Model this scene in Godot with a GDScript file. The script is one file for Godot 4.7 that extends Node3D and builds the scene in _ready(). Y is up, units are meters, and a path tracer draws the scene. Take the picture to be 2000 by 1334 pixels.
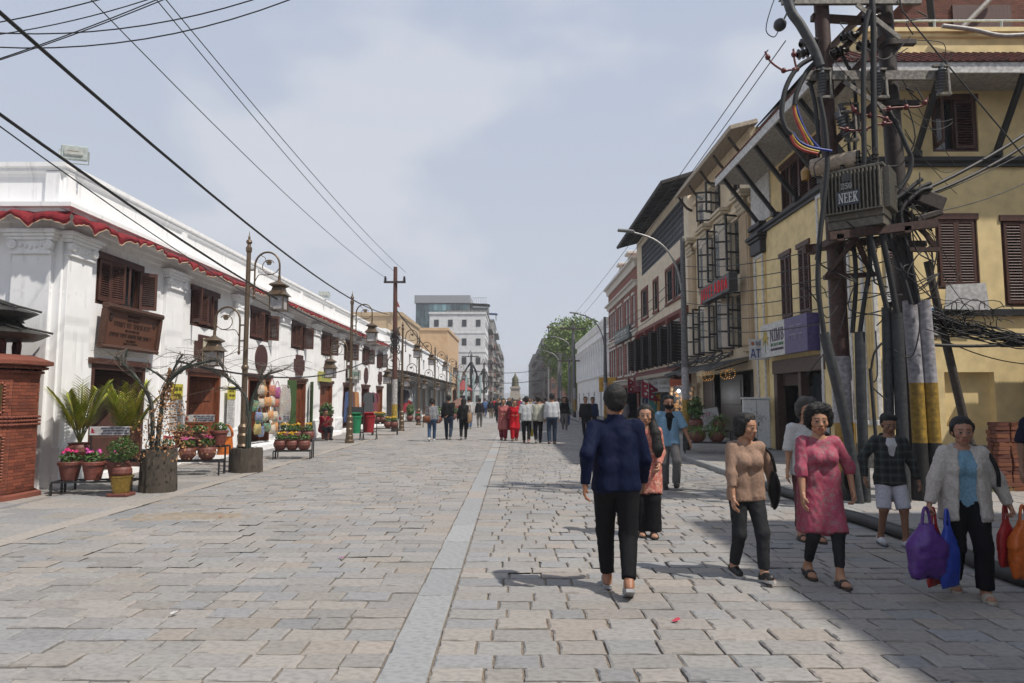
extends Node3D
# A paved old-town shopping street in bright hazy daylight. x runs right, y up, and -z down the street.

var taken := {}
var mats := {}
var texs := {}
var rng := RandomNumberGenerator.new()
var fnl := FastNoiseLite.new()

func W(x: float, y: float, z: float) -> Vector3:
	return Vector3(x, y, z)

func mk() -> MB:
	return MB.new()

func U(x: float, y: float) -> Vector2:
	return Vector2(x, y)

func V(x: float, y: float, d: float) -> Vector3:
	return W(x, y, -d)

func _ready() -> void:
	rng.seed = 7
	fnl.seed = 5
	fnl.frequency = 1.0
	fnl.fractal_octaves = 2
	camera_and_light()
	ground()
	left_buildings()
	right_buildings()
	far_buildings()
	shade_makers()
	street_furniture()
	utility_poles()
	wires()
	plants()
	shop_goods()
	litter()
	people()

func camera_and_light() -> void:
	var cam := Camera3D.new()
	cam.name = "camera"
	cam.fov = 53.18
	cam.position = W(0, 1.6, 0)
	cam.rotation = W(atan(113.0 / 1333.0), 5.0 / 1333.0, 0)
	cam.near = 0.1
	cam.far = 4000.0
	add_child(cam)
	cam.current = true
	var env := Environment.new()
	env.background_mode = Environment.BG_SKY
	env.tonemap_mode = Environment.TONE_MAPPER_LINEAR
	env.tonemap_exposure = 1.0
	env.sdfgi_enabled = true
	env.ssao_enabled = true
	env.ssil_enabled = true
	env.fog_enabled = true
	env.fog_density = 0.0008
	env.fog_light_color = Color(0.84, 0.855, 0.885)
	var sky := Sky.new()
	var pano := PanoramaSkyMaterial.new()
	pano.panorama = sky_picture()
	pano.energy_multiplier = 1.0
	sky.sky_material = pano
	env.sky = sky
	var we := WorldEnvironment.new()
	we.name = "world_environment"
	we.environment = env
	add_child(we)
	var sun := DirectionalLight3D.new()
	sun.name = "sun"
	sun.light_color = Color(1.0, 0.968, 0.925)
	sun.light_energy = 1.55
	sun.light_angular_distance = 1.0
	sun.shadow_enabled = true
	sun.look_at_from_position(Vector3.ZERO, W(-0.587, -1.0, -0.349), Vector3.UP)
	add_child(sun)

func sky_picture() -> ImageTexture:
	var w := 1024
	var h := 512
	var im := Image.create(w, h, false, Image.FORMAT_RGB8)
	var n := FastNoiseLite.new()
	n.seed = 33
	n.frequency = 1.0
	n.fractal_octaves = 6
	n.fractal_gain = 0.52
	var hi := Color(0.70, 0.748, 0.84)
	var lo := Color(0.80, 0.822, 0.86)
	var white := Color(0.885, 0.89, 0.91)
	for y in h:
		var el := PI * (0.5 - (y + 0.5) / h)
		for x in w:
			var az := TAU * (x + 0.5) / w
			var dir := W(cos(el) * sin(az), sin(el), cos(el) * cos(az))
			var up := maxf(dir.y, 0.0)
			var c := lo.lerp(hi, clampf(up * 1.45, 0.0, 1.0))
			var p := dir.rotated(Vector3.UP, 0.12) / (0.35 + up)
			var v := n.get_noise_3d(p.x * 1.1 + 3.0, p.z * 1.1, dir.y * 2.0) + 0.3 * n.get_noise_3d(p.x * 0.3 + 9.0, p.z * 0.3, 4.0)
			var cl := smoothstep(-0.08, 0.24, v) * smoothstep(0.03, 0.3, up) * 0.5
			im.set_pixel(x, y, c.lerp(white, cl))
	return ImageTexture.create_from_image(im)

# ---------------------------------------------------------------- nodes
func numbered(called: String) -> String:
	if not taken.has(called):
		taken[called] = 0
		return called
	taken[called] += 1
	return "%s_%03d" % [called, taken[called]]

func thing(called: String, label: String, category: String, at := Vector3.ZERO, turn := 0.0, group := "") -> Node3D:
	var o := Node3D.new()
	o.name = numbered(called)
	add_child(o)
	o.position = at
	o.rotation.y = turn
	tag(o, label, category, group)
	return o

func tag(o: Node, label: String, category: String, group := "") -> Node:
	o.set_meta("label", label)
	o.set_meta("category", category)
	if group != "":
		o.set_meta("group", group)
	return o

func structure(o: Node) -> Node:
	o.set_meta("kind", "structure")
	return o

func stuff(o: Node) -> Node:
	o.set_meta("kind", "stuff")
	return o

# a mesh committed as one named node; top-level ones get a number when the name repeats
func put(mb: MB, called: String, mat: Material, parent: Node = null, at := Vector3.ZERO) -> MeshInstance3D:
	return put_mesh(mb.mesh(), called, mat, parent, at)

func put_mesh(mesh: Mesh, called: String, mat: Material, parent: Node = null, at := Vector3.ZERO) -> MeshInstance3D:
	var o := MeshInstance3D.new()
	o.mesh = mesh
	o.material_override = mat
	o.position = at
	if parent == null:
		o.name = numbered(called)
		add_child(o)
	else:
		o.name = called
		parent.add_child(o, true)
	return o

func words(s: String, height: float, mat: Material, parent: Node, at: Vector3, max_width := 0.0, turn := Vector3.ZERO, bold := true, serif := false, called := "lettering") -> MeshInstance3D:
	var tm := TextMesh.new()
	var f := SystemFont.new()
	f.font_names = PackedStringArray(["Droid Serif" if serif else "Droid Sans"])
	f.font_weight = 700 if bold else 400
	tm.font = f
	tm.text = s
	tm.font_size = 48
	tm.pixel_size = height / 34.3
	tm.depth = 0.012
	tm.curve_step = 2.0
	var o := put_mesh(tm, called, mat, parent, at)
	o.rotation = turn
	if max_width > 0.0:
		var wdt := tm.get_aabb().size.x
		if wdt > 0.001:
			o.scale.x = max_width / wdt
	return o

# ---------------------------------------------------------------- materials
func noise_map(key: String, seed_: int, freq: float, lo: float, hi: float, size := 256, oct := 5, power := 1.0, cellular := false) -> ImageTexture:
	if texs.has(key):
		return texs[key]
	var n := FastNoiseLite.new()
	n.seed = seed_
	n.frequency = freq
	n.fractal_octaves = oct
	if cellular:
		n.noise_type = FastNoiseLite.TYPE_CELLULAR
	var im := n.get_seamless_image(size, size)
	im.convert(Image.FORMAT_L8)
	var d := im.get_data()
	var lut := PackedByteArray()
	for i in 256:
		lut.append(int(255.0 * clampf(lo + (hi - lo) * pow(i / 255.0, power), 0.0, 1.0)))
	for i in d.size():
		d[i] = lut[d[i]]
	var t := ImageTexture.create_from_image(Image.create_from_data(size, size, false, Image.FORMAT_L8, d))
	texs[key] = t
	return t

func fine() -> Texture2D: return noise_map("fine", 1, 0.03, 0.72, 1.0)
func blot() -> Texture2D: return noise_map("blot", 2, 0.012, 0.6, 1.05, 512, 6)
func rough_t() -> Texture2D: return noise_map("rough", 3, 0.05, 0.0, 1.0, 256, 5)
func blotched() -> Texture2D: return noise_map("blotched", 6, 0.011, 0.90, 1.03, 512, 7)
func plain_t() -> Texture2D: return noise_map("plainwall", 4, 0.01, 0.91, 1.02, 512, 6)

# plaster: soft blotches with rain streaks running down
func streaked(key: String, seed_: int, lo: float) -> ImageTexture:
	if texs.has(key):
		return texs[key]
	var a: PackedByteArray = noise_map(key + "_a", seed_, 0.012, 0.0, 1.0, 512, 6).get_image().get_data()
	var b: PackedByteArray = noise_map(key + "_b", seed_ + 1, 0.035, 0.0, 1.0, 512, 4).get_image().get_data()
	var d := PackedByteArray()
	d.resize(512 * 512)
	for y in 512:
		for x in 512:
			var f := y / 40.0
			var s := lerpf(b[int(f) * 512 + x], b[((int(f) + 1) % 12) * 512 + x] if y > 470 else b[(int(f) + 1) * 512 + x], f - floorf(f)) / 255.0
			var t := a[y * 512 + x] / 255.0
			var v := 1.0 - (1.0 - lo) * smoothstep(0.56, 0.9, s) * smoothstep(0.35, 0.7, t) - 0.045 * (1.0 - t)
			d[y * 512 + x] = int(255.0 * clampf(v, 0.0, 1.0))
	texs[key] = ImageTexture.create_from_image(Image.create_from_data(512, 512, false, Image.FORMAT_L8, d))
	return texs[key]

func M(key: String, col := Color.WHITE, rough := 0.8, tex: Texture2D = null, scale := Vector3.ONE, bump := 0.0, metal := 0.0, world := true) -> StandardMaterial3D:
	if mats.has(key):
		return mats[key]
	var m := StandardMaterial3D.new()
	m.resource_name = key
	m.albedo_color = col
	m.roughness = rough
	m.metallic = metal
	m.vertex_color_use_as_albedo = true
	m.uv1_triplanar = true
	m.uv1_world_triplanar = world
	m.uv1_scale = scale
	if tex:
		m.albedo_texture = tex
	if bump > 0.0:
		m.heightmap_enabled = true
		m.heightmap_texture = rough_t()
		m.heightmap_scale = bump * 0.16
	mats[key] = m
	return m

func L(r: float, g: float, b: float) -> Color:
	return Color(r, g, b).linear_to_srgb()

# simple named paints: colours are linear base colours
func paint(key: String, r := 0.5, g := 0.5, b := 0.5, rough := 0.75, metal := 0.0) -> StandardMaterial3D:
	return M(key, L(r, g, b), rough, fine(), W(0.9, 0.9, 0.9), 0.0, metal)

func glass(key := "window_glass") -> StandardMaterial3D:
	if mats.has(key):
		return mats[key]
	var m := StandardMaterial3D.new()
	m.resource_name = key
	m.albedo_color = Color(0.16, 0.19, 0.21)
	m.roughness = 0.08
	m.metallic_specular = 0.7
	mats[key] = m
	return m

# ---------------------------------------------------------------- geometry
class MB:
	var v := PackedVector3Array()
	var n := PackedVector3Array()
	var c := PackedColorArray()
	var ix := PackedInt32Array()
	var col := Color(1, 1, 1)
	var xf := Transform3D()

	func mesh() -> ArrayMesh:
		var m := ArrayMesh.new()
		if v.is_empty():
			return m
		var a := []
		a.resize(Mesh.ARRAY_MAX)
		a[Mesh.ARRAY_VERTEX] = v
		a[Mesh.ARRAY_NORMAL] = n
		a[Mesh.ARRAY_COLOR] = c
		a[Mesh.ARRAY_INDEX] = ix
		m.add_surface_from_arrays(Mesh.PRIMITIVE_TRIANGLES, a)
		return m

	func vert(p: Vector3, nn: Vector3) -> int:
		v.append(xf * p)
		n.append((xf.basis * nn).normalized())
		c.append(col)
		return v.size() - 1

	# a..d run counter-clockwise seen from outside
	func quad(a: Vector3, b: Vector3, cc: Vector3, d: Vector3) -> void:
		var nn := (b - a).cross(cc - a)
		if nn.length_squared() < 1e-16:
			nn = (cc - a).cross(d - a)
		nn = nn.normalized()
		var i := vert(a, nn)
		vert(b, nn); vert(cc, nn); vert(d, nn)
		ix.append_array(PackedInt32Array([i, i + 2, i + 1, i, i + 3, i + 2]))

	func tri(a: Vector3, b: Vector3, cc: Vector3) -> void:
		var nn := (b - a).cross(cc - a).normalized()
		var i := vert(a, nn)
		vert(b, nn); vert(cc, nn)
		ix.append_array(PackedInt32Array([i, i + 2, i + 1]))

	func quad_from(a: Vector3, b: Vector3, cc: Vector3, d: Vector3, inside: Vector3) -> void:
		if (b - a).cross(cc - a).dot((a + cc) * 0.5 - inside) < 0.0:
			quad(d, cc, b, a)
		else:
			quad(a, b, cc, d)

	func box(ctr: Vector3, size: Vector3, basis := Basis(), ch := 0.0) -> void:
		var h := size * 0.5
		var keep := xf
		xf = xf * Transform3D(basis, ctr)
		if ch <= 0.0:
			for ax in 3:
				for s in [-1.0, 1.0]:
					var e := Vector3.ZERO
					e[ax] = h[ax] * s
					var p := Vector3.ZERO
					var q := Vector3.ZERO
					p[(ax + 1) % 3] = h[(ax + 1) % 3]
					q[(ax + 2) % 3] = h[(ax + 2) % 3]
					quad_from(e - p - q, e + p - q, e + p + q, e - p + q, Vector3.ZERO)
		else:
			var k := h - Vector3(ch, ch, ch)
			for ax in 3:
				var b := (ax + 1) % 3
				var d := (ax + 2) % 3
				for s in [-1.0, 1.0]:
					var e := Vector3.ZERO
					e[ax] = h[ax] * s
					var p := Vector3.ZERO
					var q := Vector3.ZERO
					p[b] = k[b]
					q[d] = k[d]
					quad_from(e - p - q, e + p - q, e + p + q, e - p + q, Vector3.ZERO)
					for t in [-1.0, 1.0]:
						# edge along d between face ax and face b
						var u := Vector3.ZERO
						var w := Vector3.ZERO
						u[ax] = h[ax] * s; u[b] = k[b] * t
						w[ax] = k[ax] * s; w[b] = h[b] * t
						quad_from(u - q, u + q, w + q, w - q, Vector3.ZERO)
			for sx in [-1.0, 1.0]:
				for sy in [-1.0, 1.0]:
					for sz in [-1.0, 1.0]:
						var a1 := Vector3(h.x * sx, k.y * sy, k.z * sz)
						var a2 := Vector3(k.x * sx, h.y * sy, k.z * sz)
						var a3 := Vector3(k.x * sx, k.y * sy, h.z * sz)
						if sx * sy * sz > 0.0:
							tri(a1, a2, a3)
						else:
							tri(a1, a3, a2)
		xf = keep

	# box given by its two corners
	func bx(x0: float, x1: float, y0: float, y1: float, z0: float, z1: float, ch := 0.0) -> void:
		box(Vector3((x0 + x1) / 2, (y0 + y1) / 2, (z0 + z1) / 2), Vector3(absf(x1 - x0), absf(y1 - y0), absf(z1 - z0)), Basis(), ch)

	# bar with a square section between two points
	func bar(a: Vector3, b: Vector3, w: float, hgt: float, up := Vector3.UP, ch := 0.0) -> void:
		var z := (b - a).normalized()
		if absf(z.dot(up)) > 0.99:
			up = Vector3.RIGHT
		var x := up.cross(z).normalized()
		var y := z.cross(x)
		box((a + b) * 0.5, Vector3(w, hgt, a.distance_to(b)), Basis(x, y, z), ch)

	func tube(pts: Array, r0: float, r1 := -1.0, sides := 8, caps := true) -> void:
		if r1 < 0.0:
			r1 = r0
		var m := pts.size()
		var up := Vector3.UP
		var t0: Vector3 = (pts[1] - pts[0]).normalized()
		if absf(t0.dot(up)) > 0.95:
			up = Vector3.RIGHT
		var x := up.cross(t0).normalized()
		var first := v.size()
		for i in m:
			var t: Vector3 = (pts[mini(i + 1, m - 1)] - pts[maxi(i - 1, 0)]).normalized()
			x = (x - t * x.dot(t)).normalized()
			var y := t.cross(x)
			var r := lerpf(r0, r1, float(i) / (m - 1))
			for s in sides:
				var a := TAU * s / sides
				var o := x * cos(a) + y * sin(a)
				vert(pts[i] + o * r, o)
		for i in m - 1:
			for s in sides:
				var a := first + i * sides + s
				var b := first + i * sides + (s + 1) % sides
				ix.append_array(PackedInt32Array([a, a + sides, b, b, a + sides, b + sides]))
		if caps:
			for e in [0, m - 1]:
				var tt: Vector3 = (pts[0] - pts[1]).normalized() if e == 0 else (pts[m - 1] - pts[m - 2]).normalized()
				var inv := xf.affine_inverse()
				var ci := vert(pts[e], tt)
				for s in sides:
					vert(inv * v[first + e * sides + s], tt)
				for s in sides:
					var a := ci + 1 + s
					var b := ci + 1 + (s + 1) % sides
					if e == 0:
						ix.append_array(PackedInt32Array([ci, a, b]))
					else:
						ix.append_array(PackedInt32Array([ci, b, a]))

	# profile of (radius, height) turned about the y axis at ctr
	func lathe(ctr: Vector3, prof: Array, sides := 12, squash := Vector2.ONE, twist := 0.0) -> void:
		for i in prof.size() - 1:
			var p: Vector2 = prof[i]
			var q: Vector2 = prof[i + 1]
			var e := q - p
			if e.length_squared() < 1e-12:
				continue
			var nr := Vector2(e.y, -e.x).normalized()
			var f := v.size()
			for s in sides:
				var a := TAU * s / sides + twist
				var o := Vector3(cos(a) * squash.x, 0, sin(a) * squash.y)
				var nn := Vector3(cos(a) * nr.x, nr.y, sin(a) * nr.x)
				vert(ctr + o * p.x + Vector3(0, p.y, 0), nn)
				vert(ctr + o * q.x + Vector3(0, q.y, 0), nn)
			for s in sides:
				var a := f + s * 2
				var b := f + ((s + 1) % sides) * 2
				ix.append_array(PackedInt32Array([a, b, a + 1, b, b + 1, a + 1]))

	func ball(ctr: Vector3, r: Vector3, rings := 6, sides := 9) -> void:
		var f := v.size()
		for i in rings + 1:
			var th := PI * i / rings
			for s in sides:
				var a := TAU * s / sides
				var o := Vector3(sin(th) * cos(a), cos(th), sin(th) * sin(a))
				vert(ctr + o * r, (o / r).normalized())
		for i in rings:
			for s in sides:
				var a := f + i * sides + s
				var b := f + i * sides + (s + 1) % sides
				ix.append_array(PackedInt32Array([a, a + sides, b, b, a + sides, b + sides]))

	# flat polygon (x,y) pushed from z0 to z1
	func prism(poly: PackedVector2Array, z0: float, z1: float) -> void:
		var p := poly
		if Geometry2D.is_polygon_clockwise(p):
			p = poly.duplicate()
			p.reverse()
		var t := Geometry2D.triangulate_polygon(p)
		for i in range(0, t.size(), 3):
			var a := p[t[i]]; var b := p[t[i + 1]]; var d := p[t[i + 2]]
			if (b - a).cross(d - a) < 0.0:
				var k := b; b = d; d = k
			tri(Vector3(a.x, a.y, z1), Vector3(b.x, b.y, z1), Vector3(d.x, d.y, z1))
			tri(Vector3(a.x, a.y, z0), Vector3(d.x, d.y, z0), Vector3(b.x, b.y, z0))
		for i in p.size():
			var a := p[i]; var b := p[(i + 1) % p.size()]
			quad(Vector3(a.x, a.y, z0), Vector3(b.x, b.y, z0), Vector3(b.x, b.y, z1), Vector3(a.x, a.y, z1))

	# a moulding: profile (out, y) carried along a path of (x, z) points, mitred at the bends; out is to the right of travel
	func mould(path: Array, prof: Array, closed_ends := true) -> void:
		var rings := []
		for i in path.size():
			var p: Vector2 = path[i]
			var d0: Vector2 = (path[i] - path[maxi(i - 1, 0)]).normalized() if i > 0 else (path[1] - path[0]).normalized()
			var d1: Vector2 = (path[mini(i + 1, path.size() - 1)] - path[i]).normalized() if i < path.size() - 1 else d0
			var n0 := Vector2(-d0.y, d0.x)
			var n1 := Vector2(-d1.y, d1.x)
			var mm := (n0 + n1).normalized()
			mm = mm / maxf(mm.dot(n0), 0.2)
			var ring := []
			for q in prof:
				ring.append(Vector3(p.x + mm.x * q.x, q.y, p.y + mm.y * q.x))
			rings.append(ring)
		for i in path.size() - 1:
			for j in prof.size() - 1:
				quad(rings[i][j], rings[i][j + 1], rings[i + 1][j + 1], rings[i + 1][j])
		if closed_ends:
			var poly := PackedVector2Array()
			for q in prof:
				poly.append(q)
			var t := Geometry2D.triangulate_polygon(poly)
			for e in [0, path.size() - 1]:
				for k in range(0, t.size(), 3):
					tri(rings[e][t[k]], rings[e][t[k + 1]], rings[e][t[k + 2]])

	# a wall in the plane z = zf from u0..u1, y0..y1 with openings [u0, u1, y0, y1], reveals going back by t
	func wall(u0: float, u1: float, y0: float, y1: float, zf: float, holes: Array, t := 0.2) -> void:
		var us := [u0, u1]
		var ys := [y0, y1]
		for h in holes:
			us.append_array([h[0], h[1]])
			ys.append_array([h[2], h[3]])
		us.sort(); ys.sort()
		for i in us.size() - 1:
			if us[i + 1] - us[i] < 1e-5:
				continue
			for j in ys.size() - 1:
				if ys[j + 1] - ys[j] < 1e-5:
					continue
				var cu: float = (us[i] + us[i + 1]) / 2
				var cy: float = (ys[j] + ys[j + 1]) / 2
				var open := false
				for h in holes:
					if cu > h[0] and cu < h[1] and cy > h[2] and cy < h[3]:
						open = true
				if not open:
					quad(Vector3(us[i], ys[j], zf), Vector3(us[i + 1], ys[j], zf), Vector3(us[i + 1], ys[j + 1], zf), Vector3(us[i], ys[j + 1], zf))
		for h in holes:
			var b := zf - t
			quad(Vector3(h[0], h[2], zf), Vector3(h[0], h[3], zf), Vector3(h[0], h[3], b), Vector3(h[0], h[2], b))
			quad(Vector3(h[1], h[2], b), Vector3(h[1], h[3], b), Vector3(h[1], h[3], zf), Vector3(h[1], h[2], zf))
			quad(Vector3(h[0], h[3], b), Vector3(h[0], h[3], zf), Vector3(h[1], h[3], zf), Vector3(h[1], h[3], b))
			quad(Vector3(h[0], h[2], zf), Vector3(h[0], h[2], b), Vector3(h[1], h[2], b), Vector3(h[1], h[2], zf))

	# the other five sides of a building block: sides, back and top, open at the front
	func shell(u0: float, u1: float, h: float, deep: float, zf := 0.0) -> void:
		quad(Vector3(u0, 0, zf - deep), Vector3(u0, 0, zf), Vector3(u0, h, zf), Vector3(u0, h, zf - deep))
		quad(Vector3(u1, 0, zf), Vector3(u1, 0, zf - deep), Vector3(u1, h, zf - deep), Vector3(u1, h, zf))
		quad(Vector3(u1, 0, zf - deep), Vector3(u0, 0, zf - deep), Vector3(u0, h, zf - deep), Vector3(u1, h, zf - deep))
		quad(Vector3(u0, h, zf), Vector3(u1, h, zf), Vector3(u1, h, zf - deep), Vector3(u0, h, zf - deep))

# points of a hanging cable
func sagged(a: Vector3, b: Vector3, sag: float, steps := 14) -> Array:
	var out := []
	for i in steps + 1:
		var t := float(i) / steps
		out.append(a.lerp(b, t) - W(0, sag * 4.0 * t * (1.0 - t), 0))
	return out

# smooth curve through points
func curved(pts: Array, per := 6) -> Array:
	var out := []
	var m := pts.size()
	for i in m - 1:
		var p0: Vector3 = pts[maxi(i - 1, 0)]
		var p1: Vector3 = pts[i]
		var p2: Vector3 = pts[i + 1]
		var p3: Vector3 = pts[mini(i + 2, m - 1)]
		for k in per:
			out.append(p1.cubic_interpolate(p2, p0, p3, float(k) / per))
	out.append(pts[m - 1])
	return out

# ---------------------------------------------------------------- ground
func stone_material() -> StandardMaterial3D:
	var m := M("paving_stone", Color.WHITE, 0.78, noise_map("stone", 11, 0.02, 0.87, 1.08, 512, 7), W(1.3, 1.3, 2.1), 0.0)
	m.heightmap_enabled = true
	m.heightmap_texture = noise_map("stonebump", 12, 0.02, 0.0, 1.0, 512, 6)
	m.heightmap_scale = 0.16
	return m

func stone_colour() -> Color:
	var k := rng.randf_range(0.90, 1.10)
	var t := rng.randf()
	if t < 0.45:
		return Color(0.250, 0.240, 0.228) * k
	elif t < 0.66:
		return Color(0.233, 0.233, 0.232) * k
	elif t < 0.93:
		return Color(0.266, 0.247, 0.226) * k
	return Color(0.275, 0.246, 0.218) * k

# one worn flat stone: an uneven outline, a rounded rim and a skirt going down
func stone(mb: MB, x0: float, x1: float, z0: float, z1: float, top: float, jag: float, per: int, full: bool) -> void:
	var out := []
	var cs := [U(x0, z0), U(x1, z0), U(x1, z1), U(x0, z1)]
	for i in 4:
		var a: Vector2 = cs[i]
		var b: Vector2 = cs[(i + 1) % 4]
		var e := (b - a)
		var nn := U(-e.y, e.x).normalized()
		for k in per:
			var t := float(k) / per
			var amp := jag * (0.5 if k == 0 else 1.0)
			out.append(a + e * (t + (rng.randf_range(-0.5, 0.5) / per if k > 0 else 0.0)) + nn * rng.randf_range(0.0, amp))
	var c := U((x0 + x1) / 2, (z0 + z1) / 2)
	var tx := rng.randf_range(-0.012, 0.012)
	var tz := rng.randf_range(-0.016, 0.016)
	var ring_in := []
	var ring_out := []
	for p in out:
		var q: Vector2 = p
		var dy := (q.x - c.x) * tx + (q.y - c.y) * tz
		var towards := (c - q).normalized()
		var inner := q + towards * rng.randf_range(0.008, 0.02)
		ring_in.append(W(inner.x, top + dy + rng.randf_range(-0.0015, 0.0015), inner.y))
		ring_out.append(W(q.x, top + dy - rng.randf_range(0.005, 0.012), q.y))
	var m := out.size()
	var f := mb.v.size()
	var ctr := mb.vert(W(c.x, top + 0.001, c.y), Vector3.UP)
	for p in ring_in:
		mb.vert(p, Vector3.UP)
	for i in m:
		mb.ix.append_array(PackedInt32Array([ctr, f + 1 + i, f + 1 + (i + 1) % m]))
	for i in m:
		var j := (i + 1) % m
		var a: Vector3 = ring_in[i]
		var b: Vector3 = ring_in[j]
		var d: Vector3 = ring_out[j]
		var e: Vector3 = ring_out[i]
		mb.quad_from(a, b, d, e, W(c.x, top - 0.3, c.y))
		if full:
			mb.quad_from(e, d, d - W(0, 0.05, 0), e - W(0, 0.05, 0), W(c.x, top, c.y))

func ground() -> void:
	var sm := stone_material()
	var dirt := M("joint_dirt", L(0.23, 0.185, 0.14), 0.95, fine(), W(3, 3, 3), 0.6)
	var g := mk()
	g.box(W(0, -0.535, -300), W(3000, 1.0, 3000))
	structure(put(g, "ground", M("dusty_ground", L(0.27, 0.25, 0.225), 0.95, blot(), W(0.2, 0.2, 0.2), 0.5)))
	# the street: a bed of dirt with stones set into it
	var bed := mk()
	bed.box(W(-0.67, -0.042, -25.0), W(10.3, 0.05, 56.0))
	var road: MeshInstance3D = structure(put(bed, "road", dirt))
	var near := []
	var rest := mk()
	var z := 1.6
	while z < 46.0:
		var rowh := rng.randf_range(0.19, 0.25)
		if z > 20.0:
			rowh *= 1.15
		for side in 2:
			var xa := -5.62 if side == 0 else -0.50
			var xb := -0.80 if side == 0 else 4.42
			var x := xa
			while x < xb - 0.05:
				var wd := rng.randf_range(0.22, 0.46)
				if x + wd > xb - 0.2:
					wd = xb - x
				var vis := absf(x + wd / 2) < 0.75 * z + 1.2
				if vis or z > 6.0:
					var gap := 0.003 if side == 0 else 0.005
					var yy := rng.randf_range(-0.006, 0.007)
					var d := {"x0": x + gap, "x1": x + wd - gap, "z0": -z - rowh + 0.005, "z1": -z - 0.005, "y": yy, "c": stone_colour() * (1.0 + 0.09 * fnl.get_noise_2d(x * 0.35, z * 0.35)), "j": 0.005 if side == 0 else 0.007}
					var seen := absf(x + wd / 2) < 0.75 * z + 0.2 and z > 3.4
					if seen and near.size() < 292:
						near.append(d)
					else:
						rest.col = d.c
						stone(rest, d.x0, d.x1, d.z0, d.z1, d.y, d.j, 2, false)
				x += wd
		z += rowh
	for d in near:
		var mb := mk()
		mb.col = d.c
		var cx: float = (d.x0 + d.x1) / 2
		var cz: float = (d.z0 + d.z1) / 2
		stone(mb, d.x0 - cx, d.x1 - cx, d.z0 - cz, d.z1 - cz, 0.0, d.j, 4, true)
		put(mb, "paving_stone", sm, road, W(cx, d.y, cz))
	stuff(put(rest, "far_paving_stones", sm, road))
	# the band of long slabs down the middle
	z = 2.6
	var k := 0
	var farband := mk()
	while z < 62.0:
		var ln := rng.randf_range(0.75, 1.4)
		var mb2 := mk()
		var tone := rng.randf_range(0.92, 1.1)
		mb2.col = (Color(0.268, 0.275, 0.278) if rng.randf() < 0.7 else Color(0.31, 0.28, 0.25)) * tone
		if k < 24:
			stone(mb2, -0.145, 0.145, -ln / 2 + 0.005, ln / 2 - 0.005, 0.0, 0.004, 4, true)
			put(mb2, "band_slab", sm, road, W(-0.65, rng.randf_range(0.0, 0.005), -z - ln / 2))
		else:
			farband.col = mb2.col
			stone(farband, -0.795, -0.505, -z - ln + 0.005, -z - 0.005, 0.002, 0.004, 2, false)
		z += ln
		k += 1
	stuff(put(farband, "far_band_slabs", sm, road))
	# beyond the stones one can tell apart
	var fr := mk()
	fr.col = Color(0.262, 0.257, 0.250)
	fr.box(W(0.4, -0.055, -262.0), W(12.4, 0.1, 432.0))
	structure(put(fr, "far_road", sm))
	# left pavement, flush with the street, behind a narrow edging band
	var pv := mk()
	pv.box(W(-8.6, -0.043, -42.0), W(5.5, 0.05, 96.0))
	var lp: MeshInstance3D = structure(put(pv, "pavement_left", dirt))
	var edge := mk()
	z = 3.0
	while z < 90.0:
		var ln := rng.randf_range(0.8, 1.3)
		edge.col = Color(0.30, 0.275, 0.245) * rng.randf_range(0.92, 1.08)
		stone(edge, -5.90, -5.64, -z - ln + 0.004, -z - 0.004, 0.004, 0.003, 2, false)
		z += ln
	stuff(put(edge, "edging_stones", sm, lp))
	pave(lp, sm, -11.3, -5.92, 5.0, 90.0, 0.75, 0.45, 70, 0.0)
	# right pavement, a step up behind a kerb
	var pr := mk()
	pr.box(W(7.2, 0.045, -46.0), W(5.2, 0.09, 88.0))
	var rp: MeshInstance3D = structure(put(pr, "pavement_right", dirt))
	var far_kerb := mk()
	z = 2.2
	k = 0
	while z < 88.0:
		var ln := rng.randf_range(0.9, 1.2)
		var kb := far_kerb if k > 12 else mk()
		kb.col = Color(0.25, 0.248, 0.242) * rng.randf_range(0.85, 1.1)
		kb.box(W(4.56, 0.04, -z - ln / 2), W(0.2, 0.14, ln - 0.012), Basis(), 0.015)
		if k <= 12:
			put(kb, "kerb_stone", sm, rp)
		z += ln
		k += 1
	stuff(put(far_kerb, "far_kerb_stones", sm, rp))
	pave(rp, sm, 4.68, 9.7, 3.0, 90.0, 0.62, 0.4, 70, 0.1)
	# the patch of sand over a sunken drain in the road
	var sand := mk()
	var pts := []
	for j in 9:
		var row := []
		for i in 25:
			var u := i / 12.0 - 1.0
			var w := j / 4.0 - 1.0
			var hgt := 0.026 * (1.0 - sqrt(u * u + w * w)) + 0.012 * fnl.get_noise_2d(u * 5.0, w * 4.0)
			row.append(V(-4.45 + u * 0.85, hgt, 9.5 + w * 0.35))
		pts.append(row)
	for j in 8:
		for i in 24:
			sand.col = Color(0.34, 0.285, 0.22) * rng.randf_range(0.85, 1.1)
			sand.quad(pts[j][i], pts[j][i + 1], pts[j + 1][i + 1], pts[j + 1][i])
	var so := put(sand, "loose_sand", M("sand", Color.WHITE, 0.95, fine(), W(5, 5, 5), 0.4))
	tag(so, "patch of loose yellow sand lying on the street stones", "sand")
	stuff(so)

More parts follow.
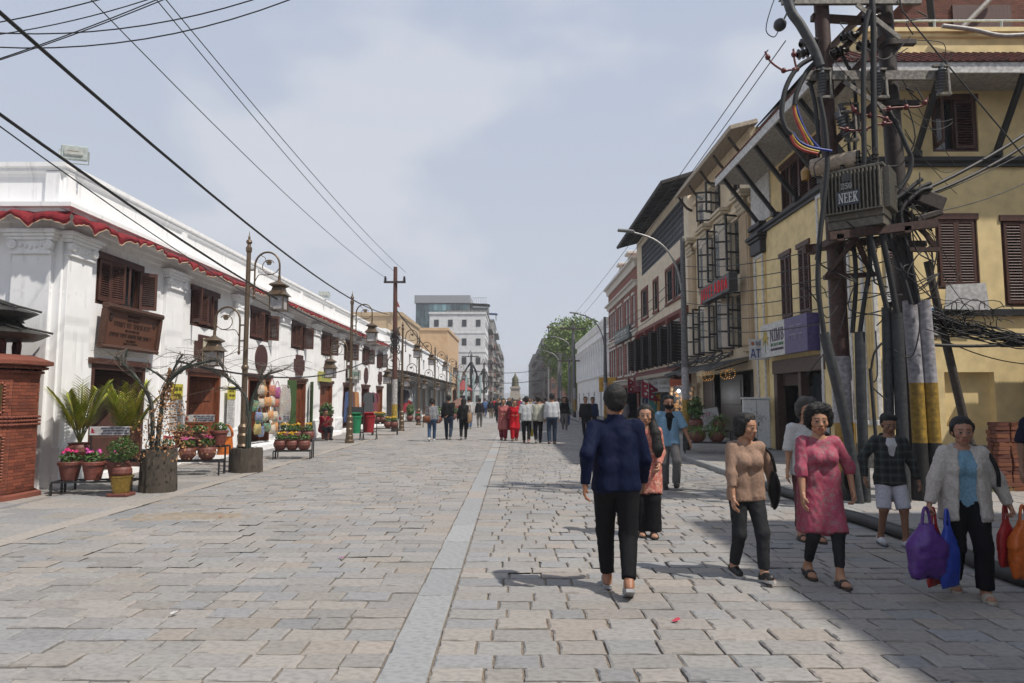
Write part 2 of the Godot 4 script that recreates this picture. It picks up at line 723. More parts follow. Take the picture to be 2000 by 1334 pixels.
func litter() -> void:
	for q in [[-2.55, 5.2, Color(0.6, 0.6, 0.58), "scrap of white paper on the left of the street"], [-1.75, 7.0, Color(0.35, 0.12, 0.3), "scrap of purple wrapper on the left of the street"], [1.15, 5.05, Color(0.45, 0.05, 0.08), "thin red ribbon scrap lying before the walking women"], [-1.4, 21.0, Color(0.6, 0.6, 0.6), "scrap of white paper far along the middle band"], [-4.0, 9.35, Color(0.4, 0.15, 0.1), "pinkish crumpled wrapper on the sand patch"]]:
		var m := mk()
		m.col = q[2]
		for i in 2:
			var a := W(rng.randf_range(-0.02, 0.02), 0.004, rng.randf_range(-0.02, 0.02))
			m.quad(a, a + W(0.035, 0.012, 0.01), a + W(0.03, rng.randf_range(0.004, 0.02), -0.03), a + W(-0.01, 0.006, -0.025))
		tag(put(m, "litter_scrap", M("litter", Color.WHITE, 0.7), null, V(q[0], 0.012, q[1])), q[3], "litter", "litter on the street")

func pave(parent: Node, sm: Material, xa: float, xb: float, za: float, zb: float, w: float, l: float, singles: int, y: float) -> void:
	var rest := mk()
	var z := za
	var n := 0
	while z < zb:
		var rowh := l * rng.randf_range(0.85, 1.2) * (1.0 if z < 40.0 else 2.0)
		var x := xa
		while x < xb - 0.05:
			var wd := w * rng.randf_range(0.7, 1.3)
			if x + wd > xb - 0.25:
				wd = xb - x
			var c := stone_colour() * 1.04
			var cx := x + wd / 2
			if n < singles and absf(cx) < 0.75 * z + 0.3:
				var mb := mk()
				mb.col = c
				stone(mb, -wd / 2 + 0.006, wd / 2 - 0.006, -rowh / 2 + 0.006, rowh / 2 - 0.006, 0.0, 0.008, 4, true)
				put(mb, "pavement_slab", sm, parent, W(cx, y + rng.randf_range(-0.003, 0.004), -z - rowh / 2))
				n += 1
			else:
				rest.col = c
				stone(rest, x + 0.006, x + wd - 0.006, -z - rowh + 0.006, -z - 0.006, y + rng.randf_range(-0.003, 0.004), 0.008, 2, false)
			x += wd
		z += rowh
	stuff(put(rest, "far_pavement_slabs", sm, parent))

# ---------------------------------------------------------------- left side
func brown() -> StandardMaterial3D:
	return M("brown_shutter_paint", L(0.082, 0.030, 0.020), 0.55, noise_map("woodgrain", 31, 0.02, 0.7, 1.1, 256, 4), W(3, 0.5, 3), 0.15)

func door_wood() -> StandardMaterial3D:
	return M("varnished_door_wood", L(0.21, 0.062, 0.026), 0.45, noise_map("woodgrain", 31, 0.02, 0.7, 1.1, 256, 4), W(4, 0.4, 4), 0.15)

func white_wall() -> StandardMaterial3D:
	return M("white_limewash", L(0.86, 0.868, 0.872), 0.85, streaked("streak_white", 71, 0.9), W(0.3, 0.3, 0.3), 0.2)

# a louvred leaf hinged at its left edge (x = 0), lying along +x
func louvre_leaf(parent: Node, w: float, h: float, at: Vector3, swing: float, slats: int, mat: Material, right_hinge := false) -> void:
	var mb := mk()
	var s := -1.0 if right_hinge else 1.0
	var fr := minf(0.06, w * 0.16)
	mb.bx(0, s * fr, 0, h, -0.02, 0.02, 0.004)
	mb.bx(s * (w - fr), s * w, 0, h, -0.02, 0.02, 0.004)
	mb.bx(s * fr, s * (w - fr), 0, fr * 1.3, -0.018, 0.018)
	mb.bx(s * fr, s * (w - fr), h - fr * 1.3, h, -0.018, 0.018)
	var y0 := fr * 1.3
	var y1 := h - fr * 1.3
	for i in slats:
		var y := lerpf(y0, y1, (i + 0.5) / slats)
		mb.box(W(s * w / 2, y, 0), W(w - 2 * fr, (y1 - y0) / slats * 1.05, 0.008), Basis(Vector3.RIGHT, -0.75))
	var o := put(mb, "shutter", mat, parent, at)
	o.rotation.y = swing

func shutter_window(b: Node, u0: float, u1: float, y0: float, y1: float, zf: float, swings: Array, slats := 15, xf := Transform3D()) -> void:
	var w := Node3D.new()
	w.name = "window"
	b.add_child(w, true)
	w.transform = xf
	var f := mk()
	f.bx(u0 - 0.03, u1 + 0.03, y1 - 0.09, y1 + 0.05, zf - 0.08, zf + 0.05, 0.006)
	f.bx(u0, u0 + 0.07, y0, y1 - 0.09, zf - 0.12, zf - 0.02)
	f.bx(u1 - 0.07, u1, y0, y1 - 0.09, zf - 0.12, zf - 0.02)
	f.bx(u0 + 0.07, u1 - 0.07, y0, y0 + 0.07, zf - 0.12, zf - 0.02)
	f.bx((u0 + u1) / 2 - 0.03, (u0 + u1) / 2 + 0.03, y0 + 0.07, y1 - 0.09, zf - 0.12, zf - 0.04)
	put(f, "frame", brown(), w)
	var p := mk()
	p.bx(u0, u1, y0, y1, zf - 0.19, zf - 0.17)
	put(p, "pane", glass(), w)
	var n := swings.size()
	var lw := (u1 - u0 - 0.14) / n
	for i in n:
		var rh := i >= n / 2
		var x: float = u0 + 0.07 + lw * (i + (1 if rh else 0))
		louvre_leaf(w, lw, y1 - y0 - 0.17, W(x, y0 + 0.075, zf + 0.005), swings[i] * (1.0 if rh else -1.0), slats, brown(), rh)

func panel_door(b: Node, u0: float, u1: float, y0: float, y1: float, zf: float, mat: Material, ajar: float) -> void:
	var d := Node3D.new()
	d.name = "door"
	b.add_child(d, true)
	var f := mk()
	f.bx(u0, u0 + 0.1, y0, y1, zf - 0.2, zf + 0.03, 0.006)
	f.bx(u1 - 0.1, u1, y0, y1, zf - 0.2, zf + 0.03, 0.006)
	f.bx(u0 + 0.1, u1 - 0.1, y1 - 0.1, y1, zf - 0.2, zf + 0.03, 0.006)
	put(f, "frame", mat, d)
	var lw := (u1 - u0 - 0.2) / 2
	for s in [0, 1]:
		var lf := mk()
		var g := 1.0 if s == 0 else -1.0
		lf.bx(0, g * lw, 0, y1 - y0 - 0.11, -0.03, 0.0)
		for r in 3:
			var h := (y1 - y0 - 0.3) / 3.0
			lf.bx(g * 0.08, g * (lw - 0.08), 0.08 + r * (h + 0.03), 0.05 + h + r * (h + 0.03), 0.0, 0.018, 0.012)
		lf.bx(g * (lw - 0.05), g * lw, 0, y1 - y0 - 0.11, 0.0, 0.03, 0.006)
		var o := put(lf, "leaf", mat, d, W(u0 + 0.1 if s == 0 else u1 - 0.1, y0, zf - 0.12))
		o.rotation.y = g * ajar

func capital(b: Node, uc: float, w: float, ytop: float, zf: float, mat: Material) -> void:
	var m := mk()
	m.bx(uc - w / 2 - 0.14, uc + w / 2 + 0.14, ytop - 0.07, ytop, zf, zf + 0.24, 0.008)
	m.bx(uc - w / 2 - 0.10, uc + w / 2 + 0.10, ytop - 0.13, ytop - 0.07, zf, zf + 0.20, 0.008)
	m.bx(uc - w / 2 - 0.06, uc + w / 2 + 0.06, ytop - 0.19, ytop - 0.13, zf, zf + 0.165, 0.008)
	m.bx(uc - w / 2 + 0.02, uc + w / 2 - 0.02, ytop - 0.40, ytop - 0.19, zf, zf + 0.115)
	m.bx(uc - w / 2 - 0.02, uc + w / 2 + 0.02, ytop - 0.45, ytop - 0.40, zf, zf + 0.14, 0.012)
	for s in [-1.0, 1.0]:
		var k := m.xf
		m.xf = k * Transform3D(Basis(Vector3.RIGHT, PI / 2), W(uc + s * (w / 2 - 0.03), ytop - 0.275, zf + 0.10))
		m.lathe(Vector3.ZERO, [U(0.085, 0), U(0.085, 0.07), U(0.06, 0.08), U(0.045, 0.065), U(0.03, 0.085), U(0.0, 0.09)], 12)
		m.xf = k
	for i in 5:
		m.ball(W(uc + (i - 2) * w * 0.13, ytop - 0.285 - 0.02 * (2 - absf(i - 2)), zf + 0.12), W(0.035, 0.045, 0.03), 5, 7)
	put(m, "capital", mat, b)

func left_buildings() -> void:
	var ww := white_wall()
	var b := thing("white_building", "long white two-storey building with brown shutters and red cloth trim", "building", V(-8.3, 0, 12.3), PI / 2)
	var holes := []
	var bays := []
	for i in 8:
		var u := 1.05 + i * 3.95
		bays.append(u)
		holes.append([u, u + 1.62, 3.5, 4.5])
		holes.append([u, u + 1.95, 0.22 if i > 0 else 0.12, 2.3])
	var w := mk()
	w.wall(0, 32.0, 0, 5.2, 0, holes, 0.25)
	w.shell(0, 32.0, 5.0, 12.0)
	put(w, "wall", ww, b)
	var floor_ := mk()
	floor_.bx(0.1, 31.9, 2.7, 3.0, -11.9, -0.27)
	floor_.bx(0.1, 31.9, 0.0, 0.1, -11.9, -0.3)
	floor_.bx(0.1, 31.9, 0.1, 4.9, -3.4, -3.3)
	for i in range(1, 8):
		floor_.bx(0.75 + i * 3.95 - 0.32 - 0.06, 0.75 + i * 3.95 - 0.32 + 0.06, 0.1, 4.9, -3.3, -0.27)
	put(floor_, "inner_walls", paint("interior_plaster", 0.32, 0.29, 0.25, 0.9), b)
	# parapet with a moulded coping, turning the corner
	var par := mk()
	par.bx(0.12, 31.9, 5.0, 5.85, -0.34, -0.12)
	par.bx(0.12, 0.34, 5.0, 5.85, -11.9, -0.34)
	for u in [0.16, 4.6, 9.4, 14.2, 19.0, 23.8, 28.6]:
		par.bx(u, u + 0.24, 5.0, 5.85, -0.12, -0.07)
	par.bx(0.06, 0.12, 5.0, 5.85, -0.42, -0.16)
	put(par, "parapet", ww, b)
	var cop := mk()
	var path := [U(0.12, -12.0), U(0.12, -0.12), U(31.9, -0.12)]
	cop.mould(path, [U(-0.24, 6.02), U(0.10, 6.0), U(0.10, 5.92), U(0.06, 5.90), U(0.06, 5.84), U(0.02, 5.80), U(-0.0, 5.74), U(-0.24, 5.74)])
	put(cop, "coping", ww, b)
	var cor := mk()
	var p2 := [U(0, -12.0), U(0, 0), U(32.0, 0)]
	cor.mould(p2, [U(-0.2, 5.22), U(0.34, 5.14), U(0.34, 5.06), U(0.27, 5.04), U(0.25, 4.97), U(0.17, 4.92), U(0.14, 4.84), U(0.08, 4.82), U(0.06, 4.72), U(0.0, 4.70), U(-0.2, 4.70)])
	put(cor, "cornice", ww, b)
	# pilasters with scrolled capitals, a low plinth
	for i in 9:
		var uc := 0.42 + i * 3.95 - (0.0 if i == 0 else 0.32)
		var pw := 0.72 if i == 0 else 0.82
		if uc + pw / 2 > 31.8:
			continue
		var pil := mk()
		pil.bx(uc - pw / 2, uc + pw / 2, 0.75, 4.24, 0, 0.09, 0.008)
		pil.bx(uc - pw / 2 - 0.04, uc + pw / 2 + 0.04, 0.68, 0.75, 0, 0.14, 0.01)
		pil.bx(uc - pw / 2 - 0.02, uc + pw / 2 + 0.02, 0, 0.68, 0, 0.13, 0.008)
		put(pil, "pilaster", ww, b)
		capital(b, uc, pw, 4.68, 0.0, ww)
	# the end wall facing the viewer has its own corner pilaster and capital
	var side := Node3D.new()
	side.name = "end_wall_order"
	b.add_child(side)
	side.position = W(0, 0, 0)
	side.rotation.y = -PI / 2
	for q in [[-0.85, -0.13], [-4.9, -4.1]]:
		var sp := mk()
		sp.bx(q[0], q[1], 0.0, 4.24, 0, 0.09, 0.008)
		put(sp, "pilaster", ww, side)
	capital(side, -0.49, 0.72, 4.68, 0.0, ww)
	capital(side, -4.5, 0.8, 4.68, 0.0, ww)
	# shutters, doors, door heads
	var sw := [[0.05, 0.35, 0.5, 2.4], [2.0, 0.25, 0.2, 0.1], [0.1, 0.5, 0.2, 2.2], [0.1, 0.5, 0.15, 2.0], [0.2, 0.4, 0.6, 2.3], [1.9, 0.3, 0.2, 2.1], [0.2, 0.3, 0.3, 2.0], [0.2, 0.3, 0.3, 1.5]]
	for i in 8:
		var u: float = bays[i]
		shutter_window(b, u, u + 1.62, 3.5, 4.5, 0.0, sw[i], 15 if i < 4 else 9)
		var head := mk()
		head.bx(u - 0.12, u + 2.07, 2.3, 2.42, -0.1, 0.06, 0.008)
		put(head, "lintel", brown(), b)
		var ajar: float = [0.9, 1.1, 1.5, 0.0, 0.0, 1.5, 1.4, 0.6][i]
		panel_door(b, u + (0.0 if i != 2 else 0.0), u + 1.95, holes[i * 2 + 1][2], 2.3, -0.02, brown() if i == 0 else door_wood(), ajar)
		var st := mk()
		st.bx(u - 0.15, u + 2.1, 0.0, 0.2, 0.0, 0.42, 0.015)
		if i > 0:
			put(st, "step", stone_material(), b)
	# brown plates on the wall between the storeys
	var plate := M("maroon_plate", L(0.085, 0.030, 0.024), 0.6, fine(), W(2, 2, 2))
	for i in range(1, 8):
		var uc: float = bays[i] + 1.0
		var pm := mk()
		if i % 2 == 1:
			var a := 0.72 if i == 1 else 0.62
			var c := a - 0.2
			pm.prism(PackedVector2Array([U(-a, -0.22), U(-c, -0.22), U(-c, -0.40), U(c, -0.40), U(c, -0.22), U(a, -0.22), U(a, 0.20), U(c, 0.20), U(c, 0.38), U(-c, 0.38), U(-c, 0.20), U(-a, 0.20)]), 0.0, 0.04)
		else:
			var poly := PackedVector2Array()
			for k in 36:
				poly.append(U(cos(TAU * k / 36) * 0.52, sin(TAU * k / 36) * 0.46))
			pm.prism(poly, 0.0, 0.04)
		put(pm, "wall_plate", plate, b, W(uc, 2.92, 0.002))
	# green door cheeks round the fourth door
	var gr := M("green_cloth_cheek", L(0.045, 0.095, 0.022), 0.85, fine(), W(3, 3, 3))
	for s in [-1.0, 1.0]:
		var gm := mk()
		gm.box(W(bays[3] + 1.0 + s * 1.22, 1.25, 0.16), W(0.42, 2.1, 0.05), Basis(Vector3.UP, s * 0.5), 0.008)
		put(gm, "green_side_panel", gr, b)
	left_wall_things()
	red_cloth()
	shop_row()

func left_wall_things() -> void:
	# carved plaque, leaning out at the top
	var b := thing("carved_plaque", "large carved dark wooden plaque with raised lettering under the first window", "plaque", V(-8.24, 2.62, 14.42), PI / 2)
	b.rotation.x = 0.0
	var tilt := Node3D.new()
	tilt.name = "board"
	b.add_child(tilt)
	tilt.rotation.x = 0.10
	tilt.scale = W(0.88, 0.94, 1)
	var wood := M("carved_wood", L(0.095, 0.040, 0.024), 0.55, noise_map("woodgrain", 31, 0.02, 0.7, 1.1), W(0.6, 4, 4), 0.3)
	var light := M("carved_wood_field", L(0.15, 0.062, 0.036), 0.5, noise_map("woodgrain", 31, 0.02, 0.7, 1.1), W(0.6, 4, 4), 0.3)
	var m := mk()
	m.bx(-1.1, 1.1, 0.1, 0.85, 0.02, 0.06)
	put(m, "panel", light, tilt)
	var f := mk()
	f.bx(-1.22, 1.22, 0.0, 0.1, 0, 0.12, 0.015)
	f.bx(-1.22, 1.22, 0.85, 0.97, 0, 0.14, 0.015)
	f.bx(-1.22, -1.1, 0.1, 0.85, 0, 0.12, 0.015)
	f.bx(1.1, 1.22, 0.1, 0.85, 0, 0.12, 0.015)
	for i in 44:
		f.ball(W(-1.18 + i * 0.055, 0.05, 0.12), W(0.02, 0.03, 0.018), 4, 6)
		f.ball(W(-1.18 + i * 0.055, 0.91, 0.14), W(0.02, 0.03, 0.018), 4, 6)
	put(f, "frame", wood, tilt)
	var t := mk()
	scribble(t, 0.0, 0.77, 0.55, 0.055, 0.062)
	scribble(t, 0.0, 0.68, 0.5, 0.05, 0.062)
	scribble(t, 0.0, 0.56, 1.6, 0.11, 0.062)
	scribble(t, 0.0, 0.44, 0.6, 0.05, 0.062)
	scribble(t, 0.0, 0.33, 1.75, 0.085, 0.062)
	scribble(t, 0.0, 0.22, 0.4, 0.05, 0.062)
	scribble(t, 0.0, 0.155, 0.6, 0.04, 0.062)
	for s in [-0.92, 0.95]:
		t.ball(W(s, 0.68, 0.06), W(0.09, 0.1, 0.02), 5, 10)
	put(t, "raised_lettering", M("carved_letters", L(0.04, 0.018, 0.012), 0.6), tilt)
	# cream notice on the stepped plate
	var n := thing("cream_notice", "cream printed notice board hung on the stepped maroon plate", "notice", V(-8.24, 2.5, 18.35), PI / 2)
	var nm := mk()
	nm.bx(-0.42, 0.42, 0, 0.72, 0.0, 0.03, 0.004)
	put(nm, "board", paint("cream_board", 0.62, 0.57, 0.42, 0.6), n)
	var nt := mk()
	for i in 6:
		scribble(nt, 0.0, 0.62 - i * 0.095, [0.3, 0.55, 0.6, 0.2, 0.58, 0.3][i], 0.04, 0.031)
	put(nt, "lettering", paint("grey_print", 0.25, 0.23, 0.2), n)
	# yellow shop boards further down
	for q in [[29.3, 2.35, 1.8, 0.42, "yellow shop name board above the fifth door", L(0.52, 0.50, 0.12)], [34.7, 2.62, 2.6, 0.5, "pale grey shop name board above the clothes shop doors", L(0.50, 0.52, 0.47)]]:
		var s := thing("shop_sign", q[4], "sign", V(-8.2, q[1], q[0]), PI / 2, "shop boards on the white building")
		var sm := mk()
		sm.bx(-q[2] / 2, q[2] / 2, 0, q[3], 0.02, 0.10, 0.006)
		put(sm, "board", M("board_" + str(q[0]), q[5], 0.6, fine()), s)
		var l := mk()
		scribble(l, 0.0, q[3] * 0.55, q[2] * 0.7, q[3] * 0.4, 0.101)
		put(l, "lettering", paint("green_print", 0.12, 0.25, 0.2), s)
	# long printed scrolls beside the second door, yellow card on top of each
	for q in [[16.55, "left"], [19.75, "right"]]:
		var s := thing("price_list", "long white printed list with yellow card on the " + ("nearer" if q[1] == "left" else "farther") + " side of the open second door", "poster", V(-8.19, 0.45, q[0]), PI / 2, "printed lists by the door")
		var sm := mk()
		sm.bx(-0.26, 0.26, 0, 1.15, 0, 0.012)
		put(sm, "paper", paint("list_paper", 0.66, 0.66, 0.64, 0.8), s)
		var ym := mk()
		ym.bx(-0.27, 0.27, 1.15, 1.52, 0, 0.02)
		put(ym, "yellow_card", paint("yellow_card", 0.62, 0.55, 0.05, 0.7), s)
		var l := mk()
		for i in 24:
			l.bx(-0.22, 0.2 - rng.randf() * 0.1, 0.04 + i * 0.046, 0.055 + i * 0.046, 0.012, 0.014)
		put(l, "print_lines", paint("list_print", 0.33, 0.35, 0.4), s)
		var k := mk()
		scribble(k, 0.0, 1.4, 0.4, 0.09, 0.021)
		scribble(k, 0.0, 1.26, 0.36, 0.06, 0.021)
		put(k, "lettering", paint("dark_olive_print", 0.1, 0.09, 0.02), s)
	# floodlights on the parapet
	for q in [[12.55, 6.05, 0.44, "square white floodlight on the near corner of the parapet"], [29.6, 5.98, 0.45, "square white floodlight halfway along the white parapet"]]:
		var s := thing("floodlight", q[3], "floodlight", V(-8.34, q[1], q[0]), 0.35, "parapet floodlights")
		var sm := mk()
		var z: float = q[2]
		sm.bx(-z / 2, z / 2, 0.06, z * 0.78, -0.05, 0.03, 0.02)
		put(sm, "housing", paint("pale_metal", 0.52, 0.58, 0.56, 0.4), s)
		var r := mk()
		r.mould([U(-z * 0.34, 0.03), U(z * 0.34, 0.03)], [U(0, z * 0.62), U(0.03, z * 0.6), U(0.03, 0.16), U(0, 0.14)])
		put(r, "reflector", paint("reflector_metal", 0.62, 0.64, 0.6, 0.3), s)
		var e := mk()
		e.bx(-z * 0.2, z * 0.2, 0.22, z * 0.52, 0.055, 0.066)
		put(e, "led_panel", paint("led_yellowish", 0.55, 0.52, 0.4, 0.5), s)
		var br := mk()
		br.tube([W(-z / 2 - 0.02, 0.25, 0), W(-z / 2 - 0.02, 0, 0), W(z / 2 + 0.02, 0, 0), W(z / 2 + 0.02, 0.25, 0)], 0.015, -1, 6)
		put(br, "bracket", paint("pale_metal"), s)

# rows of small strokes that read as a line of script seen from the street, with a top bar as the local script has
func scribble(m: MB, cx: float, y: float, w: float, h: float, z: float) -> void:
	var x := cx - w / 2
	while x < cx + w / 2 - h * 0.5:
		var word := minf(h * rng.randf_range(2.0, 4.5), cx + w / 2 - x)
		m.bx(x, x + word, y + h * 0.38, y + h * 0.5, z, z + 0.008)
		var q := x + h * 0.2
		while q < x + word - h * 0.1:
			var t := rng.randi() % 3
			m.bx(q, q + h * 0.13, y - h * 0.5, y + h * 0.38, z, z + 0.008)
			if t == 0:
				m.bx(q - h * 0.3, q, y - h * 0.1, y + h * 0.04, z, z + 0.008)
			elif t == 1:
				m.bx(q - h * 0.3, q, y - h * 0.45, y - h * 0.3, z, z + 0.008)
				m.bx(q - h * 0.34, q - h * 0.22, y - h * 0.3, y + h * 0.1, z, z + 0.008)
			q += h * rng.randf_range(0.5, 0.75)
		x += word + h * 0.5

func red_cloth() -> void:
	# a long pleated red cloth nailed under the cornice, its free edge flapping; it runs round the near corner
	var o := thing("red_cloth_trim", "long rippled red cloth with gold edge hung under the white cornice", "cloth", V(-8.3, 0, 12.3))
	var n := FastNoiseLite.new()
	n.seed = 77
	n.frequency = 1.0
	for part in 2:
		var sh := mk()
		var gold := mk()
		var length := 31.0 if part == 0 else 6.0
		var steps := int(length / 0.07)
		var rows := []
		for i in steps + 1:
			var u := -0.42 + length * i / steps
			var s := u * 1.0
			var near := clampf(1.0 - u / 7.0, 0.0, 1.0) if part == 0 else 1.0
			var wave := 0.45 * sin(s * lerpf(10.0, 3.4, near) + 6.0 * n.get_noise_1d(s * 0.5)) + 2.2 * n.get_noise_1d(s * lerpf(2.4, 1.1, near) + 40.0)
			var flap := n.get_noise_1d(s * 0.35 + 90.0)
			var lift := lerpf(0.04, 0.10, near) * wave + 0.07 * flap
			if part == 0 and u > 7.5 and u < 20.0:
				lift = absf(lift) * 1.7
			var reach := 0.36 + 0.10 * n.get_noise_1d(s * 2.0 + 7.0)
			var row := []
			for k in 7:
				var t := k / 6.0
				var out := 0.18 + reach * sin(t * 1.9) * 0.75
				var y := 5.01 - 0.07 * t - 0.11 * t * t + lift * t * 1.2
				row.append(W(u + 0.05 * wave * t, y, out) if part == 0 else W(-out, y, -u))
			rows.append(row)
		for i in steps:
			for k in 6:
				sh.col = Color(0.24, 0.009, 0.018) * (1.0 + 0.35 * n.get_noise_2d(i * 0.21, k * 0.5))
				sh.quad(rows[i][k], rows[i][k + 1], rows[i + 1][k + 1], rows[i + 1][k])
			gold.col = Color(0.55, 0.38, 0.24)
			var a: Vector3 = rows[i][6]
			var b: Vector3 = rows[i + 1][6]
			gold.quad(a, a + W(0, -0.016, 0.003), b + W(0, -0.016, 0.003), b)
		var cm := M("red_cloth", Color.WHITE, 0.85, fine(), W(3, 3, 3))
		cm.backlight_enabled = true
		cm.backlight = Color(0.25, 0.02, 0.03)
		var a1 := put(sh, "cloth", cm, o)
		var a2 := put(gold, "gold_edge", M("gold_trim", Color.WHITE, 0.5), o)
		a1.rotation.y = PI / 2
		a2.rotation.y = PI / 2

func shop_row() -> void:
	# lower white row with a dark canopy over open shops
	var ww := white_wall()
	var b := thing("white_shop_row", "white shop row with small upper windows and a long dark canopy", "building", V(-8.5, 0, 44.4), PI / 2)
	var w := mk()
	var holes := []
	for i in 10:
		holes.append([2.0 + i * 4.2, 3.3 + i * 4.2, 4.35, 5.25])
		holes.append([0.5 + i * 4.3, 4.4 + i * 4.3, 0.15, 2.9])
	w.wall(0, 44.0, 0, 6.0, 0, holes, 0.25)
	w.shell(0, 44.0, 6.0, 10.0)
	put(w, "wall", ww, b)
	var bk := mk()
	bk.bx(0.1, 43.9, 0, 6.0, -4.2, -4.1)
	bk.bx(0.1, 43.9, 3.0, 3.2, -4.1, -0.3)
	for i in 9:
		bk.bx(4.55 + i * 4.3, 4.65 + i * 4.3, 0, 6.0, -4.1, -0.3)
	put(bk, "inner_wall", paint("interior_plaster", 0.32, 0.29, 0.25, 0.9), b)
	var cop := mk()
	cop.mould([U(0, 0), U(44, 0)], [U(-0.3, 6.25), U(0.12, 6.22), U(0.12, 6.05), U(0.0, 5.98), U(-0.3, 5.98)])
	put(cop, "coping", ww, b)
	var can := mk()
	can.xf = Transform3D(Basis(Vector3.RIGHT, 0.12), W(0, 3.55, 0))
	can.bx(-0.3, 43.6, 0.0, 0.07, 0.02, 1.7, 0.01)
	can.xf = Transform3D()
	for i in 22:
		can.bar(W(0.4 + i * 2.0, 2.95, 0.05), W(0.4 + i * 2.0, 3.4, 1.5), 0.05, 0.05)
	put(can, "canopy", paint("dark_canopy", 0.045, 0.04, 0.036, 0.7), b)
	for i in 10:
		var f := Node3D.new()
		f.name = "window"
		b.add_child(f, true)
		var fm := mk()
		var u := 2.0 + i * 4.2
		for q in [[u, u + 0.08], [u + 0.61, u + 0.69], [u + 1.22, u + 1.3]]:
			fm.bx(q[0], q[1], 4.35, 5.25, -0.15, -0.08)
		fm.bx(u, u + 1.3, 5.17, 5.25, -0.151, -0.081)
		put(fm, "frame", paint("white_frame", 0.7, 0.7, 0.68), f)
		var pm := mk()
		pm.bx(u, u + 1.3, 4.35, 5.25, -0.2, -0.18)
		put(pm, "pane", glass(), f)
	var tones := [L(0.16, 0.15, 0.14), L(0.02, 0.02, 0.02), L(0.14, 0.10, 0.08), L(0.17, 0.17, 0.165), L(0.12, 0.07, 0.04), L(0.02, 0.02, 0.02), L(0.19, 0.15, 0.1), L(0.14, 0.14, 0.14), L(0.05, 0.04, 0.03), L(0.15, 0.14, 0.13)]
	for i in 10:
		var sm := mk()
		var u := 0.5 + i * 4.3
		if i != 1:
			for k in 22:
				sm.bx(u, u + 3.9, 0.15 + k * 0.125, 0.26 + k * 0.125, -0.14, -0.10)
		sm.bx(u, u + 3.9, 2.55, 2.9, -0.1, 0.12)
		put(sm, "rolling_shutter", M("shutter_tone_%d" % i, tones[i], 0.5, fine()), b)
		var jm := mk()
		jm.bx(u - 0.3, u - 0.05, 0, 3.0, 0, 0.12, 0.01)
		put(jm, "jamb", paint("pale_jamb", 0.5, 0.55, 0.55), b)

# ---------------------------------------------------------------- right side
func bar_window(b: Node, u0: float, u1: float, y0: float, y1: float, zf: float, mat: Material, nu: int, ny: int, fw := 0.06, called := "window", pane: Material = null) -> Node3D:
	var w := Node3D.new()
	w.name = called
	b.add_child(w, true)
	var f := mk()
	f.bx(u0, u1, y0, y0 + fw, zf - 0.05, zf)
	f.bx(u0, u1, y1 - fw, y1, zf - 0.05, zf)
	for i in nu + 1:
		var u := lerpf(u0, u1 - fw, float(i) / nu)
		f.bx(u, u + fw, y0 + fw, y1 - fw, zf - 0.045, zf + (0.003 if i % 2 else 0.0))
	for j in range(1, ny):
		var y := lerpf(y0, y1, float(j) / ny)
		f.bx(u0 + fw, u1 - fw, y - fw / 2, y + fw / 2, zf - 0.04, zf - 0.006)
	put(f, "frame", mat, w)
	var p := mk()
	p.bx(u0, u1, y0, y1, zf - 0.075, zf - 0.06)
	put(p, "pane", pane if pane else glass(), w)
	return w

func yellow() -> StandardMaterial3D:
	return M("yellow_plaster", L(0.76, 0.60, 0.31), 0.85, blotched(), W(0.4, 0.4, 0.4), 0.5)

func black_paint() -> StandardMaterial3D:
	return paint("black_paint", 0.022, 0.022, 0.024, 0.55)

func framed_pilaster(b: Node, u: float, w: float, y0: float, y1: float, zf: float, xf := Transform3D()) -> void:
	var wh := paint("white_trim", 0.72, 0.71, 0.68, 0.7)
	var m := mk()
	m.xf = xf
	m.bx(u - w / 2, u + w / 2, y0, y1, zf, zf + 0.07, 0.006)
	put(m, "pilaster", yellow(), b)
	var f := mk()
	f.xf = xf
	f.bx(u - w / 2, u - w / 2 + 0.1, y0, y1, zf + 0.071, zf + 0.11, 0.008)
	f.bx(u + w / 2 - 0.1, u + w / 2, y0, y1, zf + 0.071, zf + 0.11, 0.008)
	f.bx(u - w / 2 + 0.1, u + w / 2 - 0.1, y1 - 0.1, y1, zf + 0.071, zf + 0.11)
	f.bx(u - w / 2 - 0.06, u + w / 2 + 0.06, y0 - 0.12, y0, zf, zf + 0.16, 0.012)
	put(f, "pilaster_trim", wh, b)

func right_buildings() -> void:
	yellow_building()
	juice_building()
	cream_building()
	brick_building()
	colonnade_building()

